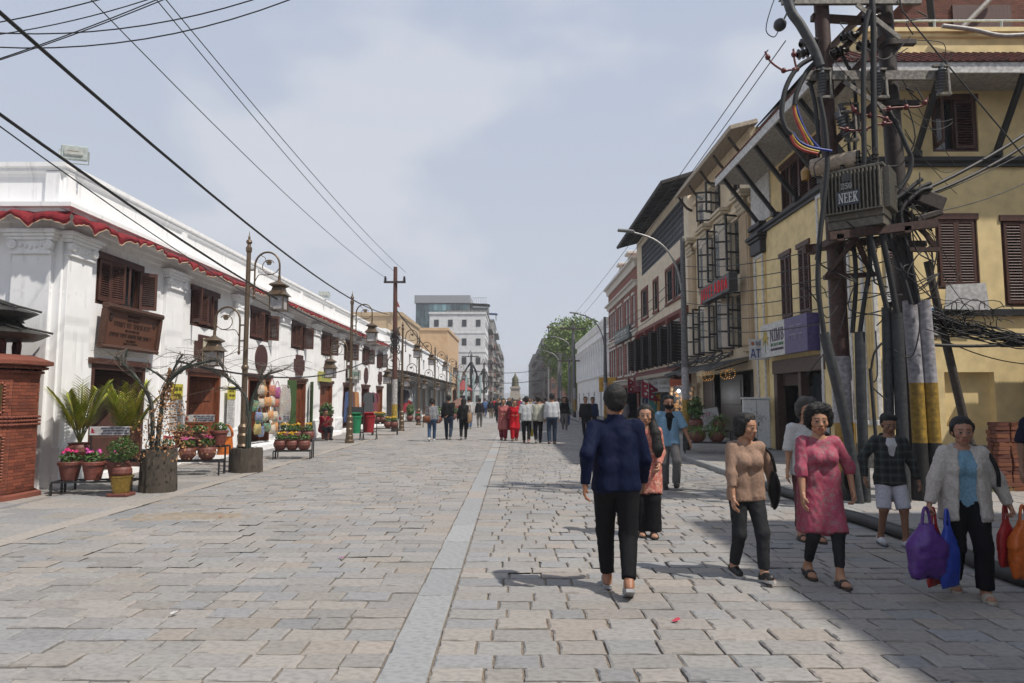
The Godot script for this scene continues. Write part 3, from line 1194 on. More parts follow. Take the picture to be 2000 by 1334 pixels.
func yellow_building() -> void:
	var ye := yellow()
	# local x runs towards the viewer, local z out over the street
	var b := thing("yellow_building", "yellow corner building with brown shutters, black bands and tiled eaves", "building", V(7.9, 0, 22.2), -PI / 2)
	var F := Transform3D(Basis(Vector3.UP, PI / 2), W(7.1, 0, 0))
	var w := mk()
	w.wall(0, 7.1, 0, 9.3, 0, [[2.15, 2.95, 3.9, 5.85], [3.4, 4.2, 3.9, 5.85], [5.4, 6.2, 3.9, 5.85], [2.4, 5.0, 7.0, 8.45], [1.5, 5.0, 0.1, 2.75]], 0.22)
	w.xf = F
	w.wall(0, 9.0, 0, 9.3, 0, [[0.32, 0.86, 3.75, 5.3], [1.55, 2.5, 4.05, 5.72], [3.02, 4.0, 3.65, 5.68], [1.6, 2.65, 7.2, 8.5], [1.58, 2.68, 1.0, 2.2], [4.4, 5.4, 3.65, 5.68]], 0.2)
	w.xf = Transform3D()
	w.quad(W(0, 9.3, -9), W(0, 9.3, 0), W(7.1, 9.3, 0), W(7.1, 9.3, -9))
	w.quad(W(0, 0, 0), W(0, 0, -9), W(0, 9.3, -9), W(0, 9.3, 0))
	w.quad(W(0, 0, -9), W(7.1, 0, -9), W(7.1, 9.3, -9), W(0, 9.3, -9))
	put(w, "wall", ye, b)
	var inn := mk()
	inn.bx(0.2, 6.2, 0.05, 9.2, -3.3, -3.2)
	inn.bx(6.3, 6.4, 0.05, 9.2, -8.8, -0.4)
	inn.bx(0.2, 6.2, 3.2, 3.4, -3.2, -0.3)
	put(inn, "inner_walls", paint("interior_plaster", 0.32, 0.29, 0.25, 0.9), b)
	var nb := mk()
	nb.xf = F
	nb.bx(1.5, 2.8, 0.9, 2.3, -0.26, -0.16)
	put(nb, "niche_back", ye, b)
	# black bands
	var bb := mk()
	bb.mould([U(0.0, 0), U(7.1, 0), U(7.1, -9.0)], [U(0, 7.05), U(0.14, 7.04), U(0.14, 6.95), U(0.08, 6.9), U(0.08, 6.84), U(0, 6.84)])
	bb.xf = F
	bb.bx(1.1, 9.0, 3.44, 3.60, 0.0, 0.10, 0.012)
	put(bb, "band", black_paint(), b)
	# pilasters with white borders, black capitals
	framed_pilaster(b, 0.62, 0.75, 1.15, 6.2, 0.0)
	framed_pilaster(b, 5.15, 0.62, 1.15, 6.84, 0.0)
	framed_pilaster(b, 6.7, 0.7, 1.15, 6.84, 0.0)
	framed_pilaster(b, 0.24, 0.40, 1.15, 6.84, 0.0, F)
	var cp := mk()
	cp.bx(0.18, 1.08, 6.22, 6.62, 0.0, 0.2, 0.02)
	cp.bx(0.12, 1.14, 6.62, 6.72, 0.0, 0.26, 0.02)
	cp.bx(0.06, 1.20, 6.72, 6.84, 0.0, 0.32, 0.02)
	cp.bx(0.1, 1.16, 7.05, 7.2, 0.0, 0.24, 0.02)
	put(cp, "black_capital", black_paint(), b)
	var wp := mk()
	wp.bx(0.0, 1.6, 7.21, 8.7, 0.0, 0.06, 0.006)
	put(wp, "white_panel", paint("white_trim"), b)
	# windows
	shutter_window(b, 2.15, 2.95, 3.9, 5.85, 0.0, [0.0, 0.0], 28)
	shutter_window(b, 3.4, 4.2, 3.9, 5.85, 0.0, [0.0, 0.0], 28)
	shutter_window(b, 5.4, 6.2, 3.9, 5.85, 0.0, [0.0, 0.0], 28)
	shutter_window(b, 2.4, 5.0, 7.0, 8.45, 0.0, [0.0, 0.0, 0.0, 0.0], 16)
	shutter_window(b, 0.32, 0.86, 3.75, 5.3, -0.02, [0.0, 0.0], 22, F)
	shutter_window(b, 1.55, 2.5, 4.05, 5.72, -0.02, [0.0, 0.0], 22, F)
	shutter_window(b, 3.02, 4.0, 3.65, 5.68, -0.02, [0.0, 0.0], 26, F)
	shutter_window(b, 4.4, 5.4, 3.65, 5.68, -0.02, [0.0, 0.0], 26, F)
	shutter_window(b, 1.6, 2.65, 7.2, 8.5, -0.02, [1.75, 0.0], 16, F)
	# eaves: soffit, white fascia, rows of tiles, struts
	var so := mk()
	so.bx(0.3, 8.1, 8.62, 8.66, -0.02, 1.3)
	so.bx(7.1, 8.1, 8.625, 8.665, -9.0, -0.02)
	put(so, "soffit", paint("grey_soffit", 0.5, 0.48, 0.44, 0.85), b)
	var fa := mk()
	fa.mould([U(0.3, 1.3), U(8.1, 1.3), U(8.1, -9.0)], [U(-0.03, 8.80), U(0.02, 8.80), U(0.02, 8.56), U(-0.03, 8.56)])
	put(fa, "fascia", paint("white_fascia", 0.66, 0.65, 0.63, 0.6), b)
	var ti := mk()
	for row in 10:
		var t0 := row / 10.0
		var y0 := 8.81 + t0 * 0.82
		for side in 2:
			var n := 46 if side == 0 else 54
			for i in n:
				ti.col = Color(0.155, 0.040, 0.030) * rng.randf_range(0.55, 1.25)
				var c: Vector3
				var bs: Basis
				if side == 0:
					c = W(0.35 + (i + 0.5) * 0.17, y0 + 0.045, 1.26 - t0 * 1.2)
					if c.x > 8.0 - t0 * 1.1:
						continue
					bs = Basis(Vector3.RIGHT, 0.55)
				else:
					c = W(8.07 - t0 * 1.2, y0 + 0.045, 1.25 - (i + 0.5) * 0.17)
					if c.z > 1.25 - t0 * 1.2:
						continue
					bs = Basis(Vector3.UP, PI / 2) * Basis(Vector3.RIGHT, 0.55)
				ti.box(c, W(0.155, 0.022, 0.20), bs)
				ti.box(c + bs * W(0.06, 0.018, 0.0), W(0.05, 0.03, 0.20), bs)
	var deck := mk()
	deck.mould([U(0.3, 1.27), U(8.07, 1.27), U(8.07, -9.0)], [U(-1.3, 9.68), U(0.0, 8.80), U(-1.3, 8.75)])
	put(deck, "roof_deck", paint("dark_tile_under", 0.06, 0.022, 0.018), b)
	var tiles := put(ti, "roof_tiles", M("clay_tile", Color.WHITE, 0.85, fine(), W(4, 4, 4)), b)
	stuff(tiles)
	var pa := mk()
	pa.mould([U(0.3, 0), U(7.1, 0), U(7.1, -9.0)], [U(-0.25, 10.12), U(0.10, 10.10), U(0.10, 10.0), U(0.05, 9.98), U(0.05, 9.9), U(0.0, 9.86), U(0.0, 9.3), U(-0.25, 9.3)])
	put(pa, "roof_parapet", ye, b)
	var ra := mk()
	ra.tube([W(7.0, 10.36, -0.2), W(7.0, 10.36, -9)], 0.025, -1, 6)
	for i in 5:
		ra.tube([W(7.0, 10.1, -0.3 - i * 1.55), W(7.0, 10.36, -0.3 - i * 1.55)], 0.03, -1, 6)
	put(ra, "roof_railing", paint("pale_metal"), b)
	for q in [[0.9, 7.12, 0.1], [2.2, 7.12, 0.1], [3.75, 7.12, 0.1], [5.3, 7.12, 0.1], [6.7, 7.12, 0.1]]:
		var st := mk()
		st.bar(W(q[0], q[1], 0.12), W(q[0], 8.6, 1.22), 0.11, 0.11, Vector3.RIGHT, 0.01)
		st.box(W(q[0], 7.1, 0.12), W(0.18, 0.14, 0.2), Basis(), 0.02)
		put(st, "strut", black_paint(), b)
	for a in [1.15, 2.95, 4.8, 6.6]:
		var st := mk()
		st.xf = F
		st.bar(W(a, 7.12, 0.1), W(a + 0.12, 8.6, 0.92), 0.11, 0.11, Vector3.RIGHT, 0.01)
		st.box(W(a, 7.1, 0.12), W(0.18, 0.14, 0.2), Basis(), 0.02)
		put(st, "strut", black_paint(), b)
	# the bank entrance
	var fm := mk()
	fm.bx(1.5, 5.0, 2.35, 2.75, -0.2, 0.10, 0.01)
	fm.bx(1.5, 1.75, 0.1, 2.35, -0.2, 0.06, 0.01)
	fm.bx(3.2, 3.38, 0.1, 2.35, -0.2, 0.03, 0.01)
	for k in 10:
		fm.bx(1.76, 3.19, 2.0 + k * 0.035, 2.025 + k * 0.035, -0.16, -0.1)
	put(fm, "entrance_frame", paint("brown_metal", 0.085, 0.045, 0.03, 0.5), b)
	var dr := mk()
	dr.bx(3.45, 4.95, 0.1, 2.3, -0.3, -0.28)
	dr.bx(1.76, 3.19, 0.1, 1.98, -0.5, -0.48)
	put(dr, "glass_door", glass(), b)
	var dn := mk()
	dn.bx(4.0, 4.35, 0.6, 2.0, -0.27, -0.26)
	put(dn, "door_notice", paint("list_paper"), b)
	# low plinth
	var pl := mk()
	pl.mould([U(5.0, 0), U(7.1, 0), U(7.1, -9.0)], [U(0, 0.6), U(0.08, 0.57), U(0.08, 0.0), U(0, 0)])
	put(pl, "plinth", M("grey_plinth", L(0.3, 0.27, 0.22), 0.85, blot(), Vector3.ONE, 0.4), b)
	bank_signs()
	# brick storey with a steep dark roof standing behind the parapet
	var g := thing("brick_gable_house", "red brick gable with dark tiled overhanging roof behind the yellow parapet", "building", V(12.4, 0, 19.0))
	var gw := mk()
	gw.prism(PackedVector2Array([U(-2.6, 0), U(4.0, 0), U(4.0, 16.2), U(1.6, 15.9), U(-2.6, 11.6)]), -6.0, 0.0)
	put(gw, "wall", M("brick_red_wall", L(0.17, 0.075, 0.05), 0.9, brick_map(), W(1.1, 1.1, 1.1), 0.2), g)
	var gr := mk()
	gr.bar(W(-4.3, 10.6, 0.9), W(2.2, 17.4, 0.9), 0.25, 0.2, Vector3.UP)
	gr.quad(W(-4.3, 10.72, 1.1), W(2.2, 17.52, 1.1), W(2.2, 17.52, -6), W(-4.3, 10.72, -6))
	gr.quad(W(-4.3, 10.6, 1.1), W(2.2, 17.4, 1.1), W(2.2, 17.4, -6), W(-4.3, 10.6, -6))
	put(gr, "roof", M("dark_roof", L(0.06, 0.035, 0.028), 0.85, fine(), W(2, 2, 2)), g)
	var gs := mk()
	gs.bar(W(-0.2, 10.6, 0.05), W(-0.9, 13.6, 0.85), 0.16, 0.16)
	put(gs, "strut", black_paint(), g)
	var gd := mk()
	gd.bx(0.3, 2.0, 10.0, 13.0, 0.0, 0.06)
	put(gd, "shutter", brown(), g)
	var gp := mk()
	gp.tube([W(-1.6, 10.2, 0.3), W(1.6, 13.4, 0.3)], 0.07, -1, 8)
	put(gp, "drain_pipe", paint("grey_pvc", 0.42, 0.40, 0.38, 0.5), g)
	# pvc pipe slung across the parapet
	var pp := mk()
	pp.tube(curved([V(9.75, 10.08, 14.92), V(10.4, 9.98, 14.9), V(11.0, 9.84, 14.9), V(11.6, 9.86, 14.92), V(12.6, 9.92, 14.92)], 5), 0.05, -1, 8)
	tag(put(pp, "plastic_pipe", paint("grey_pvc")), "grey plastic pipe sagging along the yellow roof parapet", "pipe")

func brick_map() -> ImageTexture:
	if texs.has("brick"):
		return texs["brick"]
	var r := RandomNumberGenerator.new()
	r.seed = 3
	var im := Image.create(256, 256, false, Image.FORMAT_RGB8)
	im.fill(Color(0.62, 0.56, 0.52))
	for j in 16:
		for i in 5:
			var x := i * 51 + (26 if j % 2 else 0)
			var k := r.randf_range(0.75, 1.0)
			for part in 2:
				im.fill_rect(Rect2i(x - part * 256, j * 16, 48, 13), Color(k, k * r.randf_range(0.85, 0.95), k * 0.88))
	texs["brick"] = ImageTexture.create_from_image(im)
	return texs["brick"]

func bank_signs() -> void:
	var white := paint("sign_white", 0.68, 0.68, 0.66, 0.4)
	var blue := paint("sign_purple", 0.075, 0.06, 0.21, 0.4)
	var ink := paint("sign_ink", 0.055, 0.035, 0.09, 0.4)
	var s := thing("bank_sign", "long white and purple NIMB bank fascia sign over the entrance", "sign", V(7.88, 2.85, 19.15), -PI / 2)
	s.rotation.x = 0.0
	var m := mk()
	m.bx(-1.62, 0.2, 0, 0.98, 0.25, 0.36)
	put(m, "white_panel", white, s)
	var p := mk()
	p.bx(0.2, 1.66, 0, 0.98, 0.25, 0.362)
	p.bx(1.66, 1.68, 0, 0.98, 0.05, 0.36)
	put(p, "purple_panel", blue, s)
	var bk := mk()
	bk.bx(-1.6, 1.65, 0.04, 0.94, 0.0, 0.249)
	put(bk, "back_frame", paint("brown_metal"), s)
	words("NIMB", 0.36, ink, s, W(-0.37, 0.60, 0.362), 0.98)
	var gl := mk()
	scribble(gl, -0.37, 0.33, 0.95, 0.09, 0.361)
	put(gl, "script_line", paint("sign_green", 0.07, 0.22, 0.1), s)
	words("NEPAL INVESTMENT MEGA BANK LTD.", 0.07, ink, s, W(-0.37, 0.19, 0.362), 0.95)
	var g := mk()
	scribble(g, 0.95, 0.66, 0.85, 0.17, 0.363)
	scribble(g, 0.95, 0.42, 0.85, 0.17, 0.363)
	put(g, "script_lettering", paint("sign_silver", 0.32, 0.30, 0.4, 0.4), s)
	flower_mark(s, W(-1.25, 0.52, 0.365), 0.36)
	var a := thing("cash_machine_sign", "white NIMB ATM sign box jutting out beside the long bank sign", "sign", V(7.56, 2.82, 21.05), -0.35)
	var am := mk()
	am.bx(-0.30, 0.30, 0, 0.64, -0.08, 0.0, 0.008)
	put(am, "box", white, a)
	words("NIMB", 0.12, ink, a, W(0.06, 0.5, 0.004), 0.3)
	words("ATM", 0.27, paint("sign_blue", 0.05, 0.07, 0.25, 0.4), a, W(0, 0.19, 0.004), 0.5)
	var d := mk()
	d.ball(W(-0.19, 0.5, 0.004), W(0.05, 0.06, 0.01), 5, 8)
	put(d, "emblem", paint("emblem_orange", 0.5, 0.12, 0.05), a)

# the golden lotus-like emblem: pointed petals fanned over a short stem
func flower_mark(s: Node, at: Vector3, r: float) -> void:
	var m := mk()
	for i in 13:
		var a := deg_to_rad(-30.0 + 240.0 * i / 12.0)
		var d := U(cos(a), sin(a))
		var q := U(-d.y, d.x)
		var k := r * (0.72 if i % 2 else 1.0)
		var z := 0.004 + 0.002 * (i % 2)
		var pts := PackedVector2Array([Vector2.ZERO, d * k * 0.6 - q * k * 0.14, d * k, d * k * 0.6 + q * k * 0.14])
		m.prism(pts, z - 0.004, z)
	var o := put(m, "flower_emblem", paint("emblem_gold", 0.55, 0.40, 0.05, 0.5), s, at)
	o.scale.x = 0.8
	var st := mk()
	st.bx(-0.012, 0.012, -r * 1.1, -r * 0.1, -0.002, 0.003)
	put(st, "emblem_stem", paint("sign_green"), s, at)

func juice_building() -> void:
	var cr := M("cream_plaster", L(0.62, 0.51, 0.35), 0.85, blotched(), W(0.4, 0.4, 0.4), 0.4)
	var tan := M("tan_plaster", L(0.50, 0.385, 0.25), 0.85, plain_t(), W(0.4, 0.4, 0.4), 0.4)
	var b := thing("ornate_cream_building", "narrow cream building with fluted columns and open black casement windows", "building", V(7.9, 0, 30.5), -PI / 2)
	var w := mk()
	var holes := []
	for i in 3:
		holes.append([1.5 + i * 2.3, 2.5 + i * 2.3, 3.4, 5.3])
		holes.append([1.5 + i * 2.3, 2.5 + i * 2.3, 6.0, 8.0])
		holes.append([1.5 + i * 2.3, 2.5 + i * 2.3, 8.7, 9.9])
	holes.append([0.9, 7.9, 0.1, 2.6])
	w.wall(0, 8.3, 0, 10.7, 0, holes, 0.25)
	w.shell(0, 8.3, 10.7, 9.0)
	put(w, "wall", cr, b)
	var inn := mk()
	inn.bx(0.1, 8.2, 0.05, 10.6, -3.3, -3.2)
	inn.bx(0.1, 8.2, 3.0, 3.2, -3.2, -0.3)
	put(inn, "inner_wall", paint("interior_plaster", 0.32, 0.29, 0.25, 0.9), b)
	# giant fluted columns with leafy capitals
	for uc in [0.75, 3.15, 5.45, 7.7]:
		var c := mk()
		c.bx(uc - 0.42, uc + 0.42, 3.2, 7.9, 0, 0.12, 0.01)
		for k in 5:
			c.tube([W(uc - 0.3 + k * 0.15, 3.4, 0.13), W(uc - 0.3 + k * 0.15, 7.8, 0.13)], 0.055, -1, 8)
		put(c, "fluted_column", tan, b)
		var k2 := mk()
		for r in 3:
			for i in 5:
				k2.ball(W(uc - 0.36 + i * 0.18, 7.98 + r * 0.15, 0.16 + r * 0.04), W(0.08, 0.1, 0.07), 5, 7)
		k2.bx(uc - 0.5, uc + 0.5, 8.4, 8.5, 0, 0.36, 0.015)
		k2.bx(uc - 0.55, uc + 0.55, 8.5, 8.62, 0, 0.42, 0.015)
		put(k2, "leafy_capital", M("stone_cream", L(0.55, 0.47, 0.34), 0.85, plain_t()), b)
	var en := mk()
	en.mould([U(0, 0), U(8.3, 0)], [U(-0.1, 8.35), U(0.12, 8.33), U(0.12, 8.2), U(0.05, 8.12), U(-0.1, 8.12)])
	for i in 3:
		en.bx(1.35 + i * 2.3, 2.65 + i * 2.3, 9.95, 10.1, 0.0, 0.18, 0.02)
		en.bx(1.4 + i * 2.3, 2.6 + i * 2.3, 8.62, 8.7, 0.0, 0.14, 0.02)
	put(en, "mouldings", cr, b)
	var ea := mk()
	ea.xf = Transform3D(Basis(Vector3.RIGHT, 0.25), W(0, 10.75, 0))
	ea.bx(0.6, 8.5, -0.03, 0.12, -0.2, 0.75, 0.01)
	ea.xf = Transform3D()
	put(ea, "eaves", paint("eave_cream", 0.5, 0.43, 0.34, 0.8), b)
	for i in 5:
		var bk := mk()
		bk.tube(curved([W(0.9 + i * 1.75, 9.9, 0.05), W(0.9 + i * 1.75, 10.05, 0.3), W(0.9 + i * 1.75, 10.5, 0.62)], 4), 0.06, 0.05, 6)
		put(bk, "eave_bracket", paint("dark_wood", 0.05, 0.03, 0.02), b)
	# casement sashes standing open at right angles
	var black := black_paint()
	for row in 3:
		for i in 3:
			var u := 1.5 + i * 2.3
			var y0: float = [3.4, 6.0, 8.7][row]
			var y1: float = [5.3, 8.0, 9.9][row]
			var win := bar_window(b, u, u + 1.0, y0, y1, -0.1, brown() if row == 2 and i != 1 else black, 2, 3, 0.06)
			if row < 2 or i == 1:
				if row == 1 and i == 0:
					continue
				for s in [0, 1]:
					var sm := mk()
					var hgt := y1 - y0
					sm.bx(-0.03, 0.03, 0, hgt, 0.0, 0.06)
					sm.bx(-0.03, 0.03, 0, hgt, 0.56, 0.62)
					for k in 4:
						sm.bx(-0.028, 0.028, k * (hgt - 0.06) / 3.0, k * (hgt - 0.06) / 3.0 + 0.06, 0.06, 0.56)
					var so := put(sm, "open_sash", black, win, W(u if s == 0 else u + 1.0, y0, 0.02))
					so.rotation.y = -0.35 if s == 0 else 0.3
					var gm := mk()
					gm.bx(-0.004, 0.004, 0.06, hgt - 0.06, 0.06, 0.56)
					var go := put(gm, "sash_glass", clear_glass(), win, W(u if s == 0 else u + 1.0, y0, 0.02))
					go.rotation.y = so.rotation.y
	# shop front below
	var sf := mk()
	for i in 4:
		sf.bx(1.0 + i * 1.75, 2.6 + i * 1.75, 0.12, 2.5, -0.3 - 0.2 * (i % 2), -0.24 - 0.2 * (i % 2), 0.01)
		sf.bx(1.2 + i * 1.75, 2.4 + i * 1.75, 1.4, 2.3, -0.24 - 0.2 * (i % 2), -0.22 - 0.2 * (i % 2), 0.01)
	put(sf, "dark_shop_doors", paint("dark_brown_door", 0.035, 0.022, 0.018, 0.5), b)
	# juice sign
	var s := thing("juice_sign", "dark sign with red glowing JUICE ADDA letters on cream columns", "sign", V(7.22, 5.2, 24.2), -PI / 2)
	var bm := mk()
	bm.bx(-1.75, 1.75, 0, 0.62, -0.2, 0.1, 0.01)
	put(bm, "board", paint("dark_sign_board", 0.05, 0.05, 0.055, 0.5), s)
	var red := StandardMaterial3D.new()
	red.resource_name = "red_letters"
	red.albedo_color = Color(0.85, 0.14, 0.16)
	red.emission_enabled = true
	red.emission = Color(0.9, 0.10, 0.14)
	red.emission_energy_multiplier = 0.12
	words("J U I C E  A D D A", 0.42, red, s, W(0, 0.31, 0.11), 3.2, Vector3.ZERO, false)
	# sagging tin awning
	var a := thing("tin_awning", "grimy sagging corrugated awning with bundled cables over the juice shop", "awning", V(7.9, 2.72, 26.6), -PI / 2)
	var am := mk()
	for i in 34:
		var u0 := -3.9 + i * 0.23
		am.col = Color(0.16, 0.15, 0.14) * rng.randf_range(0.7, 1.2)
		var drop := -0.12 * sin(i * 0.7) + rng.randf_range(-0.05, 0.05)
		am.quad(W(u0, 0.32, 0.0), W(u0, -0.1 + drop * 0.5, 1.25 + rng.randf_range(-0.05, 0.05)), W(u0 + 0.24, -0.1 + drop * 0.5, 1.25), W(u0 + 0.24, 0.32, 0.0))
		am.quad(W(u0, 0.33, 0.0), W(u0 + 0.115, -0.03 + drop * 0.5, 1.25), W(u0 + 0.23, -0.1 + drop * 0.5, 1.25), W(u0 + 0.23, 0.32, 0.0))
	put(am, "sheets", M("grimy_tin", Color.WHITE, 0.7, blot(), W(2, 2, 2)), a)
	var cb := mk()
	for k in 7:
		var pts := []
		for i in 12:
			pts.append(W(-4.0 + i * 0.72, 0.35 + 0.1 * sin(i * 1.3 + k) + rng.randf_range(-0.06, 0.06), 0.6 + 0.08 * k + rng.randf_range(-0.08, 0.08)))
		cb.tube(curved(pts, 3), 0.025, -1, 5)
	put(cb, "cables", paint("cable_black", 0.02, 0.02, 0.021, 0.6), a)
	for u in [-3.7, 3.6]:
		var po := mk()
		po.tube([W(u, -0.15, 1.15), W(u, 0.15, 0.05)], 0.025, -1, 6)
		put(po, "stay", paint("cable_black"), a)
	# ring lights and a bright bulb hung under it
	for q in [[25.0, 7.0, "leftmost of four"], [24.2, 6.9, "second from left"], [22.7, 7.0, "third from left"], [22.0, 6.95, "rightmost of four"]]:
		var r := thing("ring_light", "small ring of lit bulbs hanging under the tin awning, " + q[2], "light", V(q[1], 2.42, q[0]), -0.5, "ring lights of the juice shop")
		var rm := mk()
		var ring := []
		for i in 13:
			ring.append(W(cos(TAU * i / 12.0) * 0.15, sin(TAU * i / 12.0) * 0.15, 0))
		rm.tube(ring, 0.012, -1, 5, false)
		rm.tube([W(0, 0.15, 0), W(0, 0.42, 0)], 0.006, -1, 4)
		put(rm, "wire_ring", paint("cable_black"), r)
		var bl := mk()
		for i in 14:
			bl.ball(W(cos(TAU * i / 14.0) * 0.15, sin(TAU * i / 14.0) * 0.15, 0.015), Vector3.ONE * 0.012, 4, 6)
		stuff(put(bl, "bulbs", lamp_glow("warm_bulbs", Color(1.0, 0.72, 0.35), 1.0), r))
	var bu := thing("hanging_bulb", "bright white bulb hanging over the snack poster", "light", V(6.95, 1.95, 29.0))
	var bm2 := mk()
	bm2.lathe(Vector3.ZERO, [U(0.001, -0.07), U(0.06, -0.05), U(0.075, 0.0), U(0.05, 0.06), U(0.03, 0.08)], 10)
	put(bm2, "bulb", lamp_glow("white_bulb", Color(0.95, 0.98, 1.0), 4.0), bu)
	var bm3 := mk()
	bm3.tube([W(0, 0.08, 0), W(0, 0.6, 0)], 0.008, -1, 5)
	put(bm3, "cord", paint("cable_black"), bu)
	var om := OmniLight3D.new()
	om.name = "bulb_light"
	om.light_color = Color(0.95, 0.98, 1.0)
	om.light_energy = 0.6
	om.light_size = 0.08
	om.omni_range = 12.0
	om.omni_attenuation = 2.0
	om.shadow_enabled = true
	om.position = W(0, -0.16, 0)
	bu.add_child(om)

func lamp_glow(key: String, col: Color, e: float) -> StandardMaterial3D:
	if mats.has(key):
		return mats[key]
	var m := StandardMaterial3D.new()
	m.resource_name = key
	m.albedo_color = col
	m.emission_enabled = true
	m.emission = col
	m.emission_energy_multiplier = e
	mats[key] = m
	return m

func clear_glass() -> StandardMaterial3D:
	if mats.has("clear_glass"):
		return mats["clear_glass"]
	var m := StandardMaterial3D.new()
	m.resource_name = "clear_glass"
	m.transparency = BaseMaterial3D.TRANSPARENCY_ALPHA
	m.albedo_color = Color(0.75, 0.78, 0.76, 0.08)
	m.roughness = 0.05
	mats["clear_glass"] = m
	return m

func cream_building() -> void:
	var cr := M("pale_cream_plaster", L(0.66, 0.57, 0.43), 0.85, blotched(), W(0.4, 0.4, 0.4), 0.4)
	var red := paint("oxide_red_trim", 0.22, 0.045, 0.03, 0.7)
	var b := thing("cream_lattice_building", "tall cream building with dark lattice gallery under a deep black roof", "building", V(7.9, 0, 43.5), -PI / 2)
	var w := mk()
	var holes := [[1.6, 12.2, 9.2, 11.1], [1.6, 3.4, 6.6, 8.2], [5.2, 6.3, 6.6, 8.2], [8.4, 11.8, 6.6, 8.2], [0.4, 12.6, 0.1, 2.7]]
	w.wall(0, 13.0, 0, 11.6, 0, holes, 0.25)
	w.shell(0, 13.0, 11.6, 10.0)
	put(w, "wall", cr, b)
	var inn := mk()
	inn.bx(0.1, 12.9, 0.05, 11.5, -3.3, -3.2)
	inn.bx(0.1, 12.9, 3.0, 3.2, -3.2, -0.3)
	put(inn, "inner_wall", paint("interior_plaster", 0.32, 0.29, 0.25, 0.9), b)
	var lat := bar_window(b, 1.6, 12.2, 9.2, 11.1, -0.02, M("lattice_dark", L(0.06, 0.065, 0.075), 0.6), 34, 6, 0.075, "lattice_window")
	for q in [[1.6, 3.4, 4], [5.2, 6.3, 2], [8.4, 9.9, 3], [10.2, 11.8, 3]]:
		bar_window(b, q[0], q[1], 6.6, 8.2, -0.05, black_paint(), q[2], 1, 0.07)
		var tr := mk()
		tr.bx(q[0] - 0.14, q[0], 6.46, 8.34, 0, 0.06)
		tr.bx(q[1], q[1] + 0.14, 6.46, 8.34, 0, 0.06)
		tr.bx(q[0], q[1], 8.2, 8.34, 0, 0.06)
		tr.bx(q[0] - 0.2, q[1] + 0.2, 6.38, 6.5, 0, 0.09)
		put(tr, "window_surround", red, b)
	# roof with a deep overhang and exposed rafters
	var r := mk()
	r.xf = Transform3D(Basis(Vector3.RIGHT, 0.3), W(0, 11.75, 0))
	r.bx(-0.5, 13.1, 0.0, 0.16, -4.0, 1.25, 0.01)
	r.xf = Transform3D()
	for i in 18:
		r.bar(W(0.2 + i * 0.74, 11.65, 0.0), W(0.2 + i * 0.74, 11.35, 1.15), 0.08, 0.1)
	put(r, "roof", paint("black_roof", 0.03, 0.028, 0.026, 0.8), b)
	# red band with brackets, black louvred boxes, scalloped awning
	var bd := mk()
	bd.mould([U(0, 0), U(13.0, 0)], [U(0, 5.85), U(0.2, 5.82), U(0.2, 5.65), U(0.08, 5.55), U(0.0, 5.5)])
	for i in 5:
		bd.bx(0.6 + i * 2.9, 0.9 + i * 2.9, 5.1, 5.6, 0, 0.3, 0.02)
	put(bd, "red_band", red, b)
	for i in 11:
		var sh := mk()
		for k in 12:
			sh.box(W(0.42, 0.1 + k * 0.145, 0), W(0.78, 0.15, 0.02), Basis(Vector3.RIGHT, 0.5))
		sh.bx(0, 0.05, 0, 1.85, -0.04, 0.04)
		sh.bx(0.79, 0.84, 0, 1.85, -0.04, 0.04)
		sh.bx(0, 0.84, 1.78, 1.85, -0.045, 0.045)
		var o := put(sh, "black_shutter", black_paint(), b, W(0.3 + i * 1.15, 3.35, 0.06))
		o.rotation.y = -0.95 if i % 2 == 0 else -0.75
	var sc := mk()
	for i in 4:
		var u0 := 1.0 + i * 2.9
		for k in 16:
			sc.prism(PackedVector2Array([U(u0 + k * 0.15, 5.48), U(u0 + k * 0.15 + 0.13, 5.48), U(u0 + k * 0.15 + 0.065, 5.3)]), 0.0, 0.03)
	put(sc, "fretwork", paint("white_trim"), b)
	var aw := mk()
	aw.col = Color(0.2, 0.05, 0.035)
	aw.quad(W(0, 3.25, 0.02), W(0, 2.85, 0.85), W(13, 2.85, 0.85), W(13, 3.25, 0.02))
	aw.quad(W(0, 3.28, 0.02), W(13, 3.28, 0.02), W(13, 2.88, 0.86), W(0, 2.88, 0.86))
	aw.col = Color(0.5, 0.44, 0.34)
	for k in 80:
		aw.prism(PackedVector2Array([U(k * 0.162, 2.87), U(k * 0.162 + 0.15, 2.87), U(k * 0.162 + 0.15, 2.74), U(k * 0.162 + 0.075, 2.66), U(k * 0.162, 2.74)]), 0.86, 0.88)
	put(aw, "scalloped_awning", M("awning_paint", Color.WHITE, 0.8, fine()), b)
	var sf := mk()
	for i in 5:
		for k in 20:
			if i != 2 and i != 1:
				sf.bx(0.5 + i * 2.45, 2.7 + i * 2.45, 0.12 + k * 0.12, 0.22 + k * 0.12, -0.2, -0.16)
	put(sf, "rolling_shutter", paint("green_grey_shutter", 0.075, 0.09, 0.075, 0.5), b)
	var pl := mk()
	for i in 6:
		pl.bx(0.05 + i * 2.5, 0.45 + i * 2.5, 0, 2.75, 0.0, 0.1, 0.01)
	put(pl, "pier", M("brick_pier", L(0.2, 0.07, 0.05), 0.9, brick_map(), W(1.2, 1.2, 1.2)), b)
	# shop boards under the awning
	var n := 0
